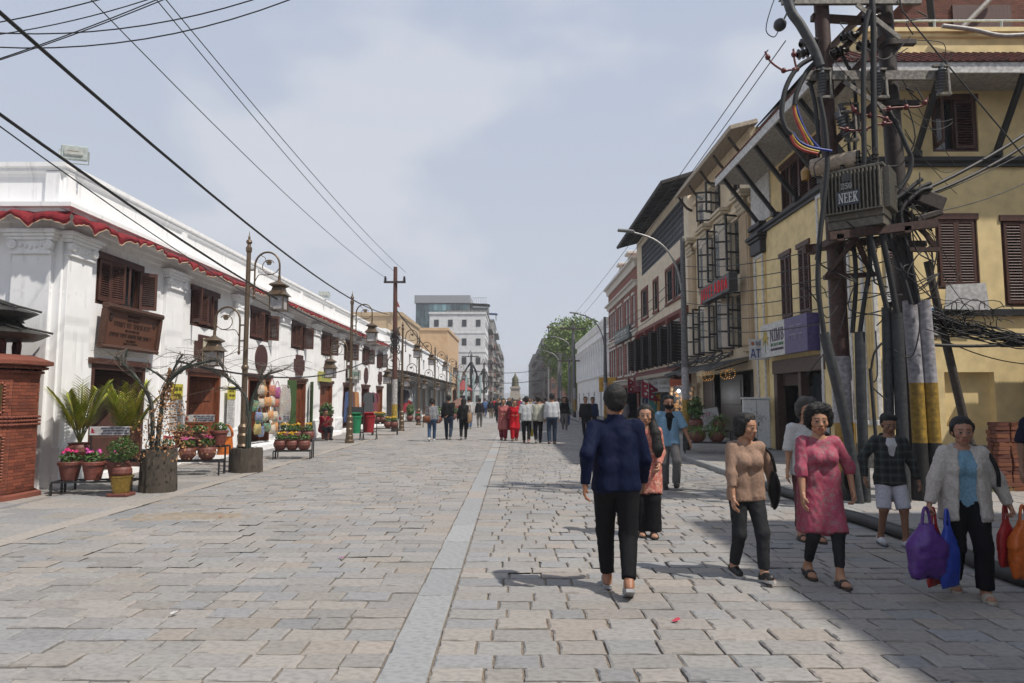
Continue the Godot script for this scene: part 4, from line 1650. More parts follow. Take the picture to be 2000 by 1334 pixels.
	for q in [[33.6, 0.95, "white shop board with grey script beside the lamp pole", L(0.5, 0.5, 0.49)], [35.0, 0.9, "pale boxed shop board in the middle of the row of boards", L(0.42, 0.43, 0.43)], [36.9, 1.2, "white shop board with red lettering over the clothes rail", L(0.55, 0.53, 0.5)]]:
		var s := thing("shop_board", q[2], "sign", V(7.75, 1.95, q[0]), -PI / 2 + 0.5, "boards under the scalloped awning")
		var sm := mk()
		sm.bx(-q[1] / 2, q[1] / 2, 0, 0.72, 0.3, 0.5, 0.01)
		put(sm, "board", M("board_r%d" % n, q[3], 0.6, fine()), s)
		var l := mk()
		scribble(l, 0, 0.45, q[1] * 0.7, 0.16, 0.501)
		scribble(l, 0, 0.2, q[1] * 0.8, 0.07, 0.501)
		put(l, "lettering", paint("red_print", 0.4, 0.06, 0.07) if n == 2 else paint("grey_print"), s)
		n += 1

func brick_building() -> void:
	var br := M("brick_facade", L(0.33, 0.165, 0.125), 0.9, brick_map(), W(0.9, 0.9, 0.9), 0.2)
	var pale := M("pale_stone_trim", L(0.60, 0.56, 0.50), 0.85, plain_t(), W(0.5, 0.5, 0.5))
	var b := thing("brick_building", "red brick building with pale cornices and tall paired white windows", "building", V(7.9, 0, 57.0), -PI / 2)
	var w := mk()
	var holes := []
	var us := [0.7, 1.9, 3.1, 5.2, 6.4, 8.6, 9.8, 11.6]
	for u in us:
		holes.append([u, u + 0.85, 3.3, 5.5])
		holes.append([u, u + 0.85, 6.5, 8.5])
	holes.append([0.5, 12.8, 0.1, 2.4])
	w.wall(0, 13.4, 0, 10.4, 0, holes, 0.22)
	w.shell(0, 13.4, 10.4, 10.0)
	put(w, "wall", br, b)
	var inn := mk()
	inn.bx(0.1, 13.3, 0.05, 10.3, -3.3, -3.2)
	inn.bx(0.1, 13.3, 2.7, 2.9, -3.2, -0.3)
	put(inn, "inner_wall", paint("interior_plaster", 0.32, 0.29, 0.25, 0.9), b)
	var c := mk()
	for q in [[10.75, 10.2, 0.4], [9.35, 8.95, 0.35], [6.2, 5.8, 0.2], [3.0, 2.6, 0.3]]:
		c.mould([U(-0.05, 0), U(13.45, 0)], [U(-0.2, q[0]), U(q[2], q[0] - 0.03), U(q[2], q[0] - 0.12), U(q[2] * 0.5, q[0] - 0.18), U(q[2] * 0.3, q[1]), U(-0.2, q[1])])
	for u in us:
		for y in [3.3, 6.5]:
			c.bx(u - 0.1, u + 0.95, y - 0.12, y, 0, 0.1)
			c.bx(u - 0.08, u + 0.93, y + (2.2 if y < 5 else 2.0), y + (2.36 if y < 5 else 2.16), 0, 0.08)
	put(c, "cornice", pale, b)
	for u in us:
		bar_window(b, u, u + 0.85, 3.3, 5.5, -0.06, paint("white_frame"), 2, 4, 0.11)
		bar_window(b, u, u + 0.85, 6.5, 8.5, -0.06, paint("white_frame"), 2, 4, 0.11)
	for i in 2:
		var ch := mk()
		ch.bx(2.2 + i * 4.2, 3.1 + i * 4.2, 10.4, 12.3, -1.6, -0.6)
		ch.bx(2.0 + i * 4.2, 3.3 + i * 4.2, 12.3, 12.5, -1.8, -0.4, 0.03)
		put(ch, "chimney", pale, b)
	var sg := thing("long_shop_sign", "long dark sign fixed between storeys of the brick building", "sign", V(7.85, 5.7, 48.5), -PI / 2)
	var sm := mk()
	sm.bx(-3.2, 3.2, 0, 0.9, 0.1, 0.25, 0.02)
	put(sm, "board", paint("dull_green_board", 0.14, 0.17, 0.16, 0.6), sg)
	var sl := mk()
	scribble(sl, -0.3, 0.45, 5.0, 0.5, 0.251)
	put(sl, "lettering", paint("white_trim"), sg)
	var ys := thing("yellow_shop_box", "yellow box sign over the doorway of the brick building", "sign", V(7.2, 2.2, 53.0), -0.6)
	var ym := mk()
	ym.bx(-0.75, 0.75, 0, 1.1, -0.5, 0.0, 0.02)
	put(ym, "box", paint("signal_yellow", 0.6, 0.34, 0.02, 0.6), ys)
	var yl := mk()
	scribble(yl, 0, 0.55, 1.1, 0.3, 0.001)
	put(yl, "lettering", paint("red_print"), ys)

func colonnade_building() -> void:
	var wh := M("aged_white_plaster", L(0.84, 0.84, 0.83), 0.85, plain_t(), W(0.15, 0.15, 0.15), 0.1)
	var b := thing("white_colonnade_building", "long white palace wing with arched colonnade windows above blank wall", "building", V(7.9, 0, 86.0), -PI / 2)
	var w := mk()
	var holes := []
	for i in 14:
		holes.append([1.0 + i * 2.0, 2.2 + i * 2.0, 4.2, 6.4])
	for i in 5:
		holes.append([2.0 + i * 5.2, 3.2 + i * 5.2, 0.1, 2.3])
	w.wall(0, 29.0, 0, 8.0, 0, holes, 0.3)
	w.shell(0, 29.0, 8.0, 10.0)
	put(w, "wall", wh, b)
	var inn := mk()
	inn.bx(0.1, 28.9, 0.05, 7.9, -2.5, -2.4)
	put(inn, "inner_wall", paint("interior_plaster", 0.32, 0.29, 0.25, 0.9), b)
	var c := mk()
	for q in [[8.5, 7.9, 0.35], [7.2, 6.9, 0.3], [3.9, 3.6, 0.18]]:
		c.mould([U(0, 0), U(29.05, 0)], [U(-0.2, q[0]), U(q[2], q[0] - 0.03), U(q[2], q[0] - 0.15), U(q[2] * 0.4, q[1]), U(-0.2, q[1])])
	put(c, "cornice", wh, b)
	for i in 15:
		var p := mk()
		p.bx(0.3 + i * 2.0, 0.7 + i * 2.0, 3.9, 6.9, 0, 0.15)
		p.bx(0.2 + i * 2.0, 0.8 + i * 2.0, 6.5, 6.9, 0.0, 0.22, 0.02)
		put(p, "pilaster", wh, b)

# ---------------------------------------------------------------- far end of the street
func far_block(called: String, label: String, x0: float, x1: float, d0: float, d1: float, h: float, mat: Material, face: int, storeys: int, cols_front: int, cols_side: int, wmat: Material = null, balcony := false) -> Node3D:
	# face +1: street side looks to +x (left row); -1: looks to -x (right row)
	var b := thing(called, label, "building", V((x0 + x1) / 2, 0, d0))
	var hw := (x1 - x0) / 2
	var w := mk()
	w.bx(-hw, hw, 0, h, -(d1 - d0), 0)
	put(w, "wall", mat, b)
	var cop := mk()
	cop.bx(-hw - 0.15, hw + 0.15, h, h + 0.35, -(d1 - d0) - 0.1, 0.15)
	for s in range(1, storeys):
		cop.bx(-hw - 0.08, hw + 0.08, h * s / storeys - 0.12, h * s / storeys + 0.12, -(d1 - d0), 0.08)
	put(cop, "floor_bands", mat, b)
	var wm := mk()
	wm.bx(-0.5, 0.5, -0.7, 0.7, -0.05, 0.03)
	var mesh := wm.mesh()
	var dark: Material = wmat if wmat else paint("far_window", 0.06, 0.065, 0.07, 0.3)
	for s in storeys:
		var y := h * (s + 0.52) / storeys
		for i in cols_front:
			var o := put_mesh(mesh, "window", dark, b, W(lerpf(-hw, hw, (i + 0.5) / cols_front), y, 0.02))
			o.scale = W(0.8, minf(0.85, h / storeys / 2.8), 1.0)
		for i in cols_side:
			var o := put_mesh(mesh, "window", dark, b, W(face * (hw + 0.02), y, -lerpf(0, d1 - d0, (i + 0.5) / cols_side)))
			o.rotation.y = face * PI / 2
		if balcony and s > 0:
			var bm := mk()
			var y0 := h * s / storeys
			bm.bx(face * hw, face * (hw + 1.0), y0, y0 + 0.12, -(d1 - d0) * 0.9, -(d1 - d0) * 0.1)
			bm.bx(face * (hw + 0.95), face * (hw + 1.0), y0 + 0.12, y0 + 0.95, -(d1 - d0) * 0.9, -(d1 - d0) * 0.1)
			put(bm, "balcony", mat, b)
	return b

func roof_shed(b: Node, x: float, y: float, w: float, hh: float, mat: Material, roof: Material) -> void:
	var m := mk()
	for s in [-1.0, 1.0]:
		for z in [-0.3, -2.7]:
			m.bx(x + s * w / 2 - 0.08, x + s * w / 2 + 0.08, y, y + hh, z - 0.08, z + 0.08)
	put(m, "roof_posts", mat, b)
	var r := mk()
	r.box(W(x, y + hh, -1.5), W(w + 0.8, 0.12, 3.4), Basis(Vector3.FORWARD, 0.06))
	put(r, "roof_sheet", roof, b)

func far_buildings() -> void:
	var tan := M("tan_block", L(0.40, 0.30, 0.19), 0.85, plain_t(), W(0.2, 0.2, 0.2))
	var orange := M("orange_block", L(0.50, 0.335, 0.19), 0.85, plain_t(), W(0.2, 0.2, 0.2))
	var white := M("white_block", L(0.62, 0.63, 0.64), 0.85, plain_t(), W(0.2, 0.2, 0.2))
	var grey := M("grey_block", L(0.33, 0.32, 0.30), 0.9, blot(), W(0.3, 0.3, 0.3))
	var brownish := M("brown_block", L(0.26, 0.20, 0.16), 0.9, blot(), W(0.3, 0.3, 0.3))
	var redb := M("red_brick_block", L(0.25, 0.12, 0.085), 0.9, blot(), W(0.3, 0.3, 0.3))
	var pale := M("pale_block", L(0.45, 0.44, 0.41), 0.9, blot(), W(0.3, 0.3, 0.3))
	far_block("tan_building", "plain tan building block rising behind the white parapet", -17.0, -10.4, 62.0, 74.0, 9.2, tan, 1, 1, 0, 0)
	far_block("orange_building", "orange side wall of a building behind the shop row", -15.5, -8.9, 90.0, 108.0, 10.7, orange, 1, 1, 0, 5)
	far_block("white_flats", "white block of flats with small dark windows behind the orange wall", -14.8, -5.1, 118.0, 132.0, 16.4, white, 1, 5, 4, 4)
	var gl := thing("glass_tower", "blue green glass office block with grey parapet band behind the white flats", "building", V(-13.6, 0, 148.0))
	var cells := mk()
	for i in 12:
		for j in 7:
			cells.col = Color(0.08, 0.14, 0.15) * (rng.randf_range(0.3, 0.8) if i < 3 or i > 7 else rng.randf_range(1.0, 2.4))
			cells.bx(-7.9 + i * 0.95, -7.05 + i * 0.95, 12.0 + j * 1.5, 13.4 + j * 1.5, -0.1, 0.02)
	var gm := M("tinted_glass", Color.WHITE, 0.12)
	gm.metallic_specular = 0.8
	var body := mk()
	body.bx(-8, 3.6, 0, 22.6, -16, -0.1)
	body.bx(3.6, 7.2, 0, 22.2, -16, -5.0)
	put(body, "body", paint("glass_mullion", 0.16, 0.19, 0.2, 0.4), gl)
	put(cells, "glass_panels", gm, gl)
	var band := mk()
	band.bx(-8.3, 3.9, 22.6, 24.3, -16, 0.2)
	band.bx(3.9, 7.5, 22.2, 23.2, -16, -4.8)
	for i in 8:
		band.bar(W(4.2 + i * 0.42, 23.2, -4.9), W(4.2 + i * 0.42, 24.6, -4.9), 0.06, 0.06)
	band.bar(W(4.0, 24.5, -4.9), W(7.4, 24.5, -4.9), 0.08, 0.08)
	put(band, "parapet_band", paint("grey_cladding", 0.36, 0.38, 0.40, 0.5), gl)
	# the left row running away
	var rows := [
		["grey block with stained concrete balconies, first of the far left row", -14.0, -5.6, 136.0, 152.0, 19.0, grey, 6],
		["red brick block with balconies in the far left row", -14.0, -5.6, 152.0, 172.0, 17.2, redb, 5],
		["pale concrete block under a blue roof sheet in the far left row", -13.0, -5.3, 172.0, 196.0, 21.5, pale, 7],
		["brown block in the middle of the far left row", -14.0, -5.4, 196.0, 232.0, 18.0, brownish, 6],
		["pale stepped block towards the end of the far left row", -14.0, -5.2, 232.0, 280.0, 20.0, pale, 7],
		["grey block at the end of the far left row", -14.0, -5.4, 280.0, 350.0, 21.0, grey, 8]]
	var n := 0
	for q in rows:
		var b := far_block("street_block", q[0], q[1], q[2], q[3], q[4], q[5], q[6], 1, q[7], 3, 6 if n < 3 else 4, null, n < 5)
		if n == 2:
			roof_shed(b, 2.6, 21.8, 3.6, 1.6, grey, paint("blue_sheet", 0.03, 0.09, 0.42, 0.6))
		if n == 0:
			roof_shed(b, 2.8, 19.3, 3.2, 1.4, grey, paint("black_roof", 0.03, 0.028, 0.026))
		n += 1
	rows = [
		["red roofed block with green top storey beside the trees", 7.4, 17.0, 150.0, 170.0, 15.0, redb, 5],
		["dark grey block behind the trees in the far right row", 7.0, 17.0, 170.0, 200.0, 16.5, grey, 5],
		["brown block in the middle of the far right row", 6.9, 17.0, 200.0, 245.0, 16.0, brownish, 5],
		["grey block at the end of the far right row", 6.8, 17.0, 245.0, 330.0, 17.5, grey, 6]]
	n = 0
	for q in rows:
		var b := far_block("street_block", q[0], q[1], q[2], q[3], q[4], q[5], q[6], -1, q[7], 4, 6 if n < 2 else 4, null, n < 3)
		if n == 0:
			roof_shed(b, -2.4, 15.3, 4.4, 2.2, paint("teal_wall", 0.05, 0.18, 0.15), paint("red_sheet", 0.4, 0.06, 0.05, 0.6))
		n += 1
	# hills closing the view
	var hm := mk()
	for i in 30:
		var x0 := -900.0 + i * 60.0
		hm.ball(W(x0 + rng.randf_range(-20, 20), -10.0, -1900.0), W(90, rng.randf_range(20, 34), 120), 6, 12)
	structure(put(hm, "hills", M("far_hills", L(0.07, 0.10, 0.06), 0.95, blot(), W(0.01, 0.01, 0.01))))
	statue()
	trees()
	kiosk()
	cars()

func statue() -> void:
	var s := thing("statue_monument", "bronze robed statue on tall pale stone pedestal in the middle of the street", "statue", V(0.15, 0, 150.0))
	var p := mk()
	p.bx(-1.9, 1.9, 0, 0.8, -1.9, 1.9, 0.05)
	p.bx(-1.5, 1.5, 0.8, 1.4, -1.5, 1.5, 0.05)
	for f in 1:
		var a := 1.25
		var c := 0.95
		var q := [W(-a, 1.4, a), W(a, 1.4, a), W(a, 1.4, -a), W(-a, 1.4, -a)]
		var t := [W(-c, 3.9, c), W(c, 3.9, c), W(c, 3.9, -c), W(-c, 3.9, -c)]
		for i in 4:
			p.quad(q[i], q[(i + 1) % 4], t[(i + 1) % 4], t[i])
	p.bx(-1.2, 1.2, 3.9, 4.15, -1.2, 1.2, 0.05)
	p.bx(-1.05, 1.05, 4.15, 4.4, -1.05, 1.05, 0.05)
	put(p, "pedestal", M("pedestal_stone", L(0.45, 0.41, 0.35), 0.85, blot(), W(0.5, 0.5, 0.5)), s)
	var pr := [
		[W(0, 4.3, 0), W(0, 6.4, 0), 0.75, 0.45, 2], [W(-0.28, 5.9, 0), W(0.28, 5.9, 0), 0.45, 0.45, 0],
		[W(-0.5, 4.45, 0.1), W(-0.42, 6.2, 0.0), 0.32, 0.22, 0], [W(0.5, 4.45, 0.1), W(0.42, 6.2, 0.0), 0.32, 0.22, 0],
		[W(0, 6.6, 0), W(0, 6.95, 0.03), 0.17, 0.22, 0], [W(0, 7.1, 0), W(0, 7.5, -0.03), 0.16, 0.03, 0]]
	put(net(pr, 0.09, 0.12), "robed_figure", M("bronze_green", L(0.12, 0.115, 0.05), 0.55, fine(), Vector3.ONE, 0.0, 0.3), s)

func trees() -> void:
	tree("broadleaf_tree", "large bright green tree standing past the white colonnade", V(8.7, 0, 97.0), 13.4, 4.7, 460, Color(0.12, 0.18, 0.028), 1)
	tree("broadleaf_tree", "lower green tree beside the street lamps in front of the large one", V(8.4, 0, 90.0), 7.2, 2.6, 200, Color(0.13, 0.19, 0.03), 2)
	tree("broadleaf_tree", "darker green tree farther along the right side of the street", V(9.0, 0, 118.0), 12.0, 4.2, 170, Color(0.09, 0.16, 0.03), 3)
	tree("broadleaf_tree", "small dark tree by the tiled kiosk on the left", V(-7.4, 0, 96.0), 4.6, 1.6, 60, Color(0.06, 0.10, 0.03), 4)

func tree(called: String, label: String, at: Vector3, h: float, r: float, clumps: int, col: Color, sd: int) -> void:
	var t := thing(called, label, "tree", at)
	var g := RandomNumberGenerator.new()
	g.seed = sd * 13
	var tr := mk()
	var top := W(0, h * 0.55, 0)
	tr.tube([Vector3.ZERO, W(0.1, h * 0.25, 0), top], r * 0.07, r * 0.04, 8)
	var ends := []
	for i in 9:
		var a := TAU * i / 9.0 + g.randf()
		var e := W(cos(a) * r * 0.6, h * g.randf_range(0.55, 0.85), sin(a) * r * 0.6)
		tr.tube(curved([top * g.randf_range(0.6, 1.0), top.lerp(e, 0.5) + W(0, 0.3, 0), e], 3), r * 0.03, r * 0.01, 6)
		ends.append(e)
	put(tr, "trunk", paint("bark", 0.10, 0.075, 0.055, 0.95), t)
	var cr := mk()
	for i in clumps:
		var d := W(g.randfn(), g.randfn(), g.randfn()).normalized() * pow(g.randf(), 0.45)
		var ctr := W(d.x * r, h * 0.64 + d.y * h * 0.36, d.z * r)
		var rad := r * g.randf_range(0.14, 0.24)
		var shade := g.randf_range(0.75, 1.2)
		for k in 34:
			var o := W(g.randfn(), g.randfn(), g.randfn()).normalized() * rad * pow(g.randf(), 0.4)
			var s := r * g.randf_range(0.028, 0.05)
			var nx := W(g.randfn(), g.randfn(), g.randfn()).normalized()
			var ny := nx.cross(W(g.randfn(), g.randfn(), g.randfn())).normalized()
			cr.col = col * (shade * g.randf_range(0.8, 1.2))
			var p := ctr + o
			cr.quad(p - nx * s, p - ny * s * 0.6, p + nx * s, p + ny * s * 0.6)
	put(cr, "crown", leaf_mat(), t)

func leaf_mat() -> StandardMaterial3D:
	if mats.has("leaf"):
		return mats["leaf"]
	var m := StandardMaterial3D.new()
	m.resource_name = "leaf"
	m.vertex_color_use_as_albedo = true
	m.roughness = 0.6
	m.backlight_enabled = true
	m.backlight = Color(0.22, 0.30, 0.08)
	mats["leaf"] = m
	return m

func kiosk() -> void:
	var k := thing("tiled_kiosk", "small street kiosk with red hipped tile roof on the left", "kiosk", V(-4.75, 0, 60.0))
	var p := mk()
	for x in [-0.9, 0.9]:
		for z in [-0.9, 0.9]:
			p.bx(x - 0.08, x + 0.08, 0, 1.0, z - 0.08, z + 0.08)
	p.bx(-0.8, 0.8, 0, 0.6, -0.8, 0.8)
	put(p, "counter", paint("dark_red_wood", 0.12, 0.03, 0.025), k)
	var r := mk()
	r.lathe(W(0, 0.95, 0), [U(1.65, 0), U(1.65, 0.06), U(0.3, 0.72), U(0.01, 0.8)], 4, Vector2.ONE, PI / 4)
	put(r, "roof", M("kiosk_tile", L(0.20, 0.11, 0.08), 0.9, fine(), W(2, 2, 2)), k)
	var f := mk()
	for i in 4:
		f.bar(W(-1.15, 0.93, 1.17).rotated(Vector3.UP, i * PI / 2), W(1.15, 0.93, 1.17).rotated(Vector3.UP, i * PI / 2), 0.04, 0.14)
	put(f, "red_fringe", paint("bright_red_cloth", 0.42, 0.02, 0.02, 0.8), k)
	# red and blue-green banner posts behind it
	for i in 5:
		var b := thing("banner_post", "pale turquoise banner post near the tiled kiosk, %s from the left" % ["first", "second", "third", "fourth", "fifth"][i], "post", V(-7.3 + i * 0.75, 0, 78.0 + i * 2.0), 0.0, "turquoise posts by the kiosk")
		var m := mk()
		m.bx(-0.12, 0.12, 0, 4.6, -0.05, 0.05, 0.01)
		put(m, "post_board", paint("pale_turquoise", 0.36, 0.50, 0.50, 0.6), b)
	var sh := thing("red_roof_shelter", "red tented shelter behind the kiosk and tangled pole", "shelter", V(-6.3, 0, 84.0))
	var sm := mk()
	sm.lathe(W(0, 2.7, 0), [U(1.7, 0), U(0.8, 0.5), U(0.4, 1.0), U(0.02, 1.3)], 4, Vector2.ONE, PI / 4)
	put(sm, "roof", paint("dull_red_cloth", 0.30, 0.05, 0.05, 0.85), sh)
	var sp := mk()
	sp.bx(-1.2, 1.2, 0.0, 0.1, -1.2, 1.2)
	for x in [-1.1, 1.1]:
		for z in [-1.1, 1.1]:
			sp.bx(x - 0.1, x + 0.1, 0, 2.7, z - 0.1, z + 0.1)
	sp.bx(-1.1, 1.1, 0, 2.0, -1.1, -1.0)
	put(sp, "posts", paint("dark_red_wood"), sh)

func car(label: String, at: Vector3, turn: float, col: Color) -> void:
	var c := thing("parked_car", label, "car", at, turn, "cars at the far crossing")
	var b := mk()
	b.prism(PackedVector2Array([U(-2.1, 0.3), U(2.1, 0.3), U(2.12, 0.7), U(1.9, 0.88), U(1.0, 0.95), U(-1.5, 0.98), U(-2.08, 0.92), U(-2.12, 0.6)]), -0.82, 0.82)
	b.prism(PackedVector2Array([U(-1.55, 0.98), U(0.98, 0.95), U(0.45, 1.45), U(-1.1, 1.48)]), -0.72, 0.72)
	put(b, "body", M("car_" + label, col, 0.3), c)
	var g := mk()
	g.prism(PackedVector2Array([U(-1.4, 1.02), U(0.82, 1.0), U(0.4, 1.38), U(-1.05, 1.4)]), -0.73, 0.73)
	g.box(W(0.74, 1.2, 0), W(0.02, 0.5, 1.3), Basis(Vector3.BACK, 0.8))
	put(g, "windows", glass(), c)
	for x in [-1.35, 1.35]:
		for z in [-0.8, 0.8]:
			var w := mk()
			w.xf = Transform3D(Basis(Vector3.RIGHT, PI / 2), W(x, 0.31, z))
			w.lathe(Vector3.ZERO, [U(0.0, -0.1), U(0.3, -0.1), U(0.31, 0.0), U(0.3, 0.1), U(0.0, 0.1)], 14)
			put(w, "wheel", paint("tyre_black", 0.015, 0.015, 0.015, 0.9), c)
	for z in [-0.6, 0.6]:
		var h := mk()
		h.ball(W(2.08, 0.68, z), W(0.06, 0.09, 0.16), 5, 8)
		put(h, "headlight", paint("lamp_glass", 0.6, 0.6, 0.58, 0.1), c)

func cars() -> void:
	car("white car facing the viewer at the far crossing, left one", V(-1.0, 0, 84.0), -PI / 2, Color(0.85, 0.85, 0.86))
	car("white car facing the viewer at the far crossing beside the statue, right one", V(1.4, 0, 92.0), -PI / 2, Color(0.82, 0.84, 0.85))
	car("dark car at the far crossing behind the walkers", V(-3.0, 0, 88.0), -1.2, Color(0.12, 0.13, 0.15))

# buildings beside and behind the viewer, whose shade falls across the near right of the street
func shade_makers() -> void:
	var m := M("plain_plaster_side", L(0.42, 0.36, 0.27), 0.9, plain_t(), W(0.3, 0.3, 0.3))
	far_block("side_building", "plastered corner building beside the viewer, across the side lane", 7.9, 15.0, -16.0, 5.9, 8.95, m, -1, 3, 4, 6)
	far_block("lane_building", "plastered building along the side lane right of the view", 15.6, 26.0, 5.9, 12.0, 8.2, m, -1, 3, 4, 3)
func cable_runs() -> Array:
	return [
		["dark grey conduit pipe leaning left of the red post", 0.085, "pvc", [V(4.99, 0.04, 10.05), V(4.84, 1.23, 10.05), V(4.57, 2.58, 10.05)]],
		["thick cable rising from the leaning conduit past the transformer's left side", 0.050, "cab", [V(4.57, 2.58, 10.05), V(4.51, 3.27, 10.05), V(4.56, 3.96, 10.05), V(4.64, 4.51, 10.05), V(4.72, 5.14, 10.05), V(4.71, 5.70, 10.05), V(4.64, 6.18, 10.05)]],
		["upright dark conduit pipe just right of the red post", 0.085, "pvc", [V(5.13, 0.07, 10.15), V(5.13, 1.45, 10.15), V(5.15, 2.60, 10.15)]],
		["thick cable from the upright conduit curling up under the transformer", 0.045, "cab", [V(5.18, 2.61, 10.20), V(5.26, 3.06, 10.20), V(5.37, 3.60, 10.20), V(5.37, 4.00, 10.20), V(5.33, 4.39, 10.20)]],
		["second thick cable under the transformer bending to the red post", 0.045, "cab", [V(5.09, 2.60, 10.25), V(5.17, 3.30, 10.25), V(5.17, 3.85, 10.25), V(5.08, 4.25, 10.25), V(5.05, 4.57, 10.25)]],
		["left of the two tall dark conduits behind the boy", 0.085, "pvc", [V(5.58, 0.05, 10.30), V(5.61, 1.45, 10.30), V(5.65, 2.99, 10.30)]],
		["right of the two tall dark conduits behind the boy", 0.100, "pvc", [V(5.73, 0.07, 10.20), V(5.74, 1.45, 10.20), V(5.74, 2.89, 10.20)]],
		["long black cable climbing straight in front of the transformer, left one", 0.050, "cab", [V(5.46, 2.93, 9.95), V(5.34, 3.56, 9.95), V(5.26, 4.09, 9.95), V(5.23, 4.64, 9.95), V(5.23, 5.26, 9.95), V(5.27, 6.45, 9.95), V(5.33, 7.18, 9.95), V(5.40, 7.50, 9.95)]],
		["long black cable climbing straight in front of the transformer, right one", 0.058, "cab", [V(5.62, 2.86, 9.98), V(5.54, 3.48, 9.98), V(5.45, 4.10, 9.98), V(5.42, 4.64, 9.98), V(5.41, 5.27, 9.98), V(5.43, 6.23, 9.98), V(5.47, 7.20, 9.98), V(5.47, 7.69, 9.98), V(5.48, 8.01, 9.98)]],
		["black cable bending off the post to the right above the white bands, outer one", 0.045, "cab", [V(6.03, 3.02, 10.20), V(5.92, 3.60, 10.20), V(5.80, 4.08, 10.20), V(5.77, 4.39, 10.20), V(5.87, 4.63, 10.20), V(6.09, 4.77, 10.20), V(6.35, 4.89, 10.20)]],
		["black cable bending off the post to the right above the white bands, middle one", 0.045, "cab", [V(6.05, 3.04, 10.15), V(5.97, 3.59, 10.15), V(5.87, 4.14, 10.15), V(5.85, 4.42, 10.15), V(5.97, 4.60, 10.15), V(6.18, 4.76, 10.15), V(6.33, 4.79, 10.15)]],
		["black cable bending off the post to the right above the white bands, inner one", 0.045, "cab", [V(5.91, 3.01, 10.10), V(5.77, 3.58, 10.10), V(5.65, 3.97, 10.10), V(5.62, 4.29, 10.10), V(5.71, 4.56, 10.10), V(5.88, 4.70, 10.10), V(6.16, 4.92, 10.10)]],
		["big looping cable arching left from the high crossarm with bare coloured cores", 0.050, "cab", [V(4.62, 6.82, 10.00), V(4.32, 6.64, 10.00), V(4.12, 6.32, 10.00), V(4.04, 5.92, 10.00), V(4.09, 5.68, 10.00), V(4.18, 5.58, 10.00)]],
		["second looping cable arching left inside the big loop", 0.050, "cab", [V(4.66, 6.79, 10.05), V(4.46, 6.58, 10.05), V(4.30, 6.26, 10.05), V(4.26, 6.06, 10.05)]],
		["bundle loop hanging right of the brown post down to the cable shelf", 0.045, "cab", [V(5.70, 6.00, 10.10), V(5.83, 5.76, 10.10), V(5.95, 5.44, 10.10), V(6.02, 5.24, 10.10), V(5.97, 5.00, 10.10), V(5.84, 4.80, 10.10), V(5.72, 4.68, 10.10)]],
		["grey conduit slanting from the top left to the upper crossarm", 0.085, "pvc", [V(4.15, 7.95, 10.00), V(4.23, 7.54, 10.00), V(4.38, 7.29, 10.00), V(4.56, 6.92, 10.00), V(4.65, 6.64, 10.00)]],
		["cable dropping behind the upper crossarm", 0.040, "cab", [V(5.20, 7.15, 10.50), V(5.31, 6.93, 10.50), V(5.39, 6.72, 10.50), V(5.42, 6.30, 10.50), V(5.37, 5.46, 10.50)]],
		["cable beside the tilted insulators going down to the transformer", 0.040, "cab", [V(4.60, 6.62, 10.30), V(4.68, 6.21, 10.30), V(4.71, 5.80, 10.30), V(4.73, 5.39, 10.30)]],
		["thin upright cable left of the brown post", 0.035, "cab", [V(5.17, 6.05, 10.30), V(5.18, 5.72, 10.30), V(5.19, 5.39, 10.30)]],
		["thin pole stub leaning right of the boy's head", 0.030, "pvc", [V(5.31, 2.06, 10.20), V(5.33, 1.45, 10.20), V(5.35, 0.85, 10.20)]],
		["curved black cable dropping into the thin pole stub", 0.022, "cab", [V(5.50, 2.44, 10.20), V(5.38, 2.29, 10.20), V(5.32, 2.04, 10.20)]],
	]
func core_runs() -> Array:
	return [
		["yellow core", "yellow", [V(4.18, 5.58, 10.00), V(4.25, 5.46, 10.00), V(4.37, 5.37, 10.00), V(4.58, 5.31, 10.00)]],
		["red core", "red", [V(4.16, 5.58, 10.00), V(4.21, 5.44, 10.00), V(4.34, 5.34, 10.00), V(4.56, 5.28, 10.00)]],
		["blue core", "blue", [V(4.19, 5.61, 10.00), V(4.29, 5.47, 10.00), V(4.47, 5.38, 10.00), V(4.77, 5.32, 10.00)]],
		["yellow core inner", "yellow", [V(4.26, 6.06, 10.05), V(4.28, 5.90, 10.05), V(4.38, 5.66, 10.05), V(4.51, 5.42, 10.05)]],
		["red core inner", "red", [V(4.24, 6.04, 10.05), V(4.27, 5.84, 10.05), V(4.37, 5.60, 10.05), V(4.45, 5.39, 10.05)]],
		["blue core inner", "blue", [V(4.28, 6.06, 10.05), V(4.33, 5.87, 10.05), V(4.44, 5.60, 10.05), V(4.61, 5.38, 10.05)]],
		["maroon jumper upper", "maroon", [V(5.09, 6.04, 10.00), V(5.19, 5.90, 10.00), V(5.37, 5.87, 10.00), V(5.54, 5.85, 10.00), V(5.69, 5.76, 10.00)]],
		["maroon jumper lower", "maroon", [V(4.90, 5.68, 10.00), V(5.09, 5.64, 10.00), V(5.29, 5.66, 10.00), V(5.48, 5.73, 10.00), V(5.69, 5.75, 10.00)]],
		["maroon jumper right", "maroon", [V(5.57, 5.96, 10.00), V(5.73, 5.99, 10.00), V(5.92, 6.00, 10.00), V(6.15, 6.02, 10.00), V(6.25, 6.15, 10.00)]],
		["maroon jumper left", "maroon", [V(3.82, 6.88, 10.00), V(3.90, 6.72, 10.00), V(4.09, 6.58, 10.00), V(4.20, 6.59, 10.00), V(4.32, 6.58, 10.00)]],
		["maroon jumper up", "maroon", [V(4.25, 6.92, 10.00), V(4.26, 6.76, 10.00), V(4.29, 6.60, 10.00)]],
	]
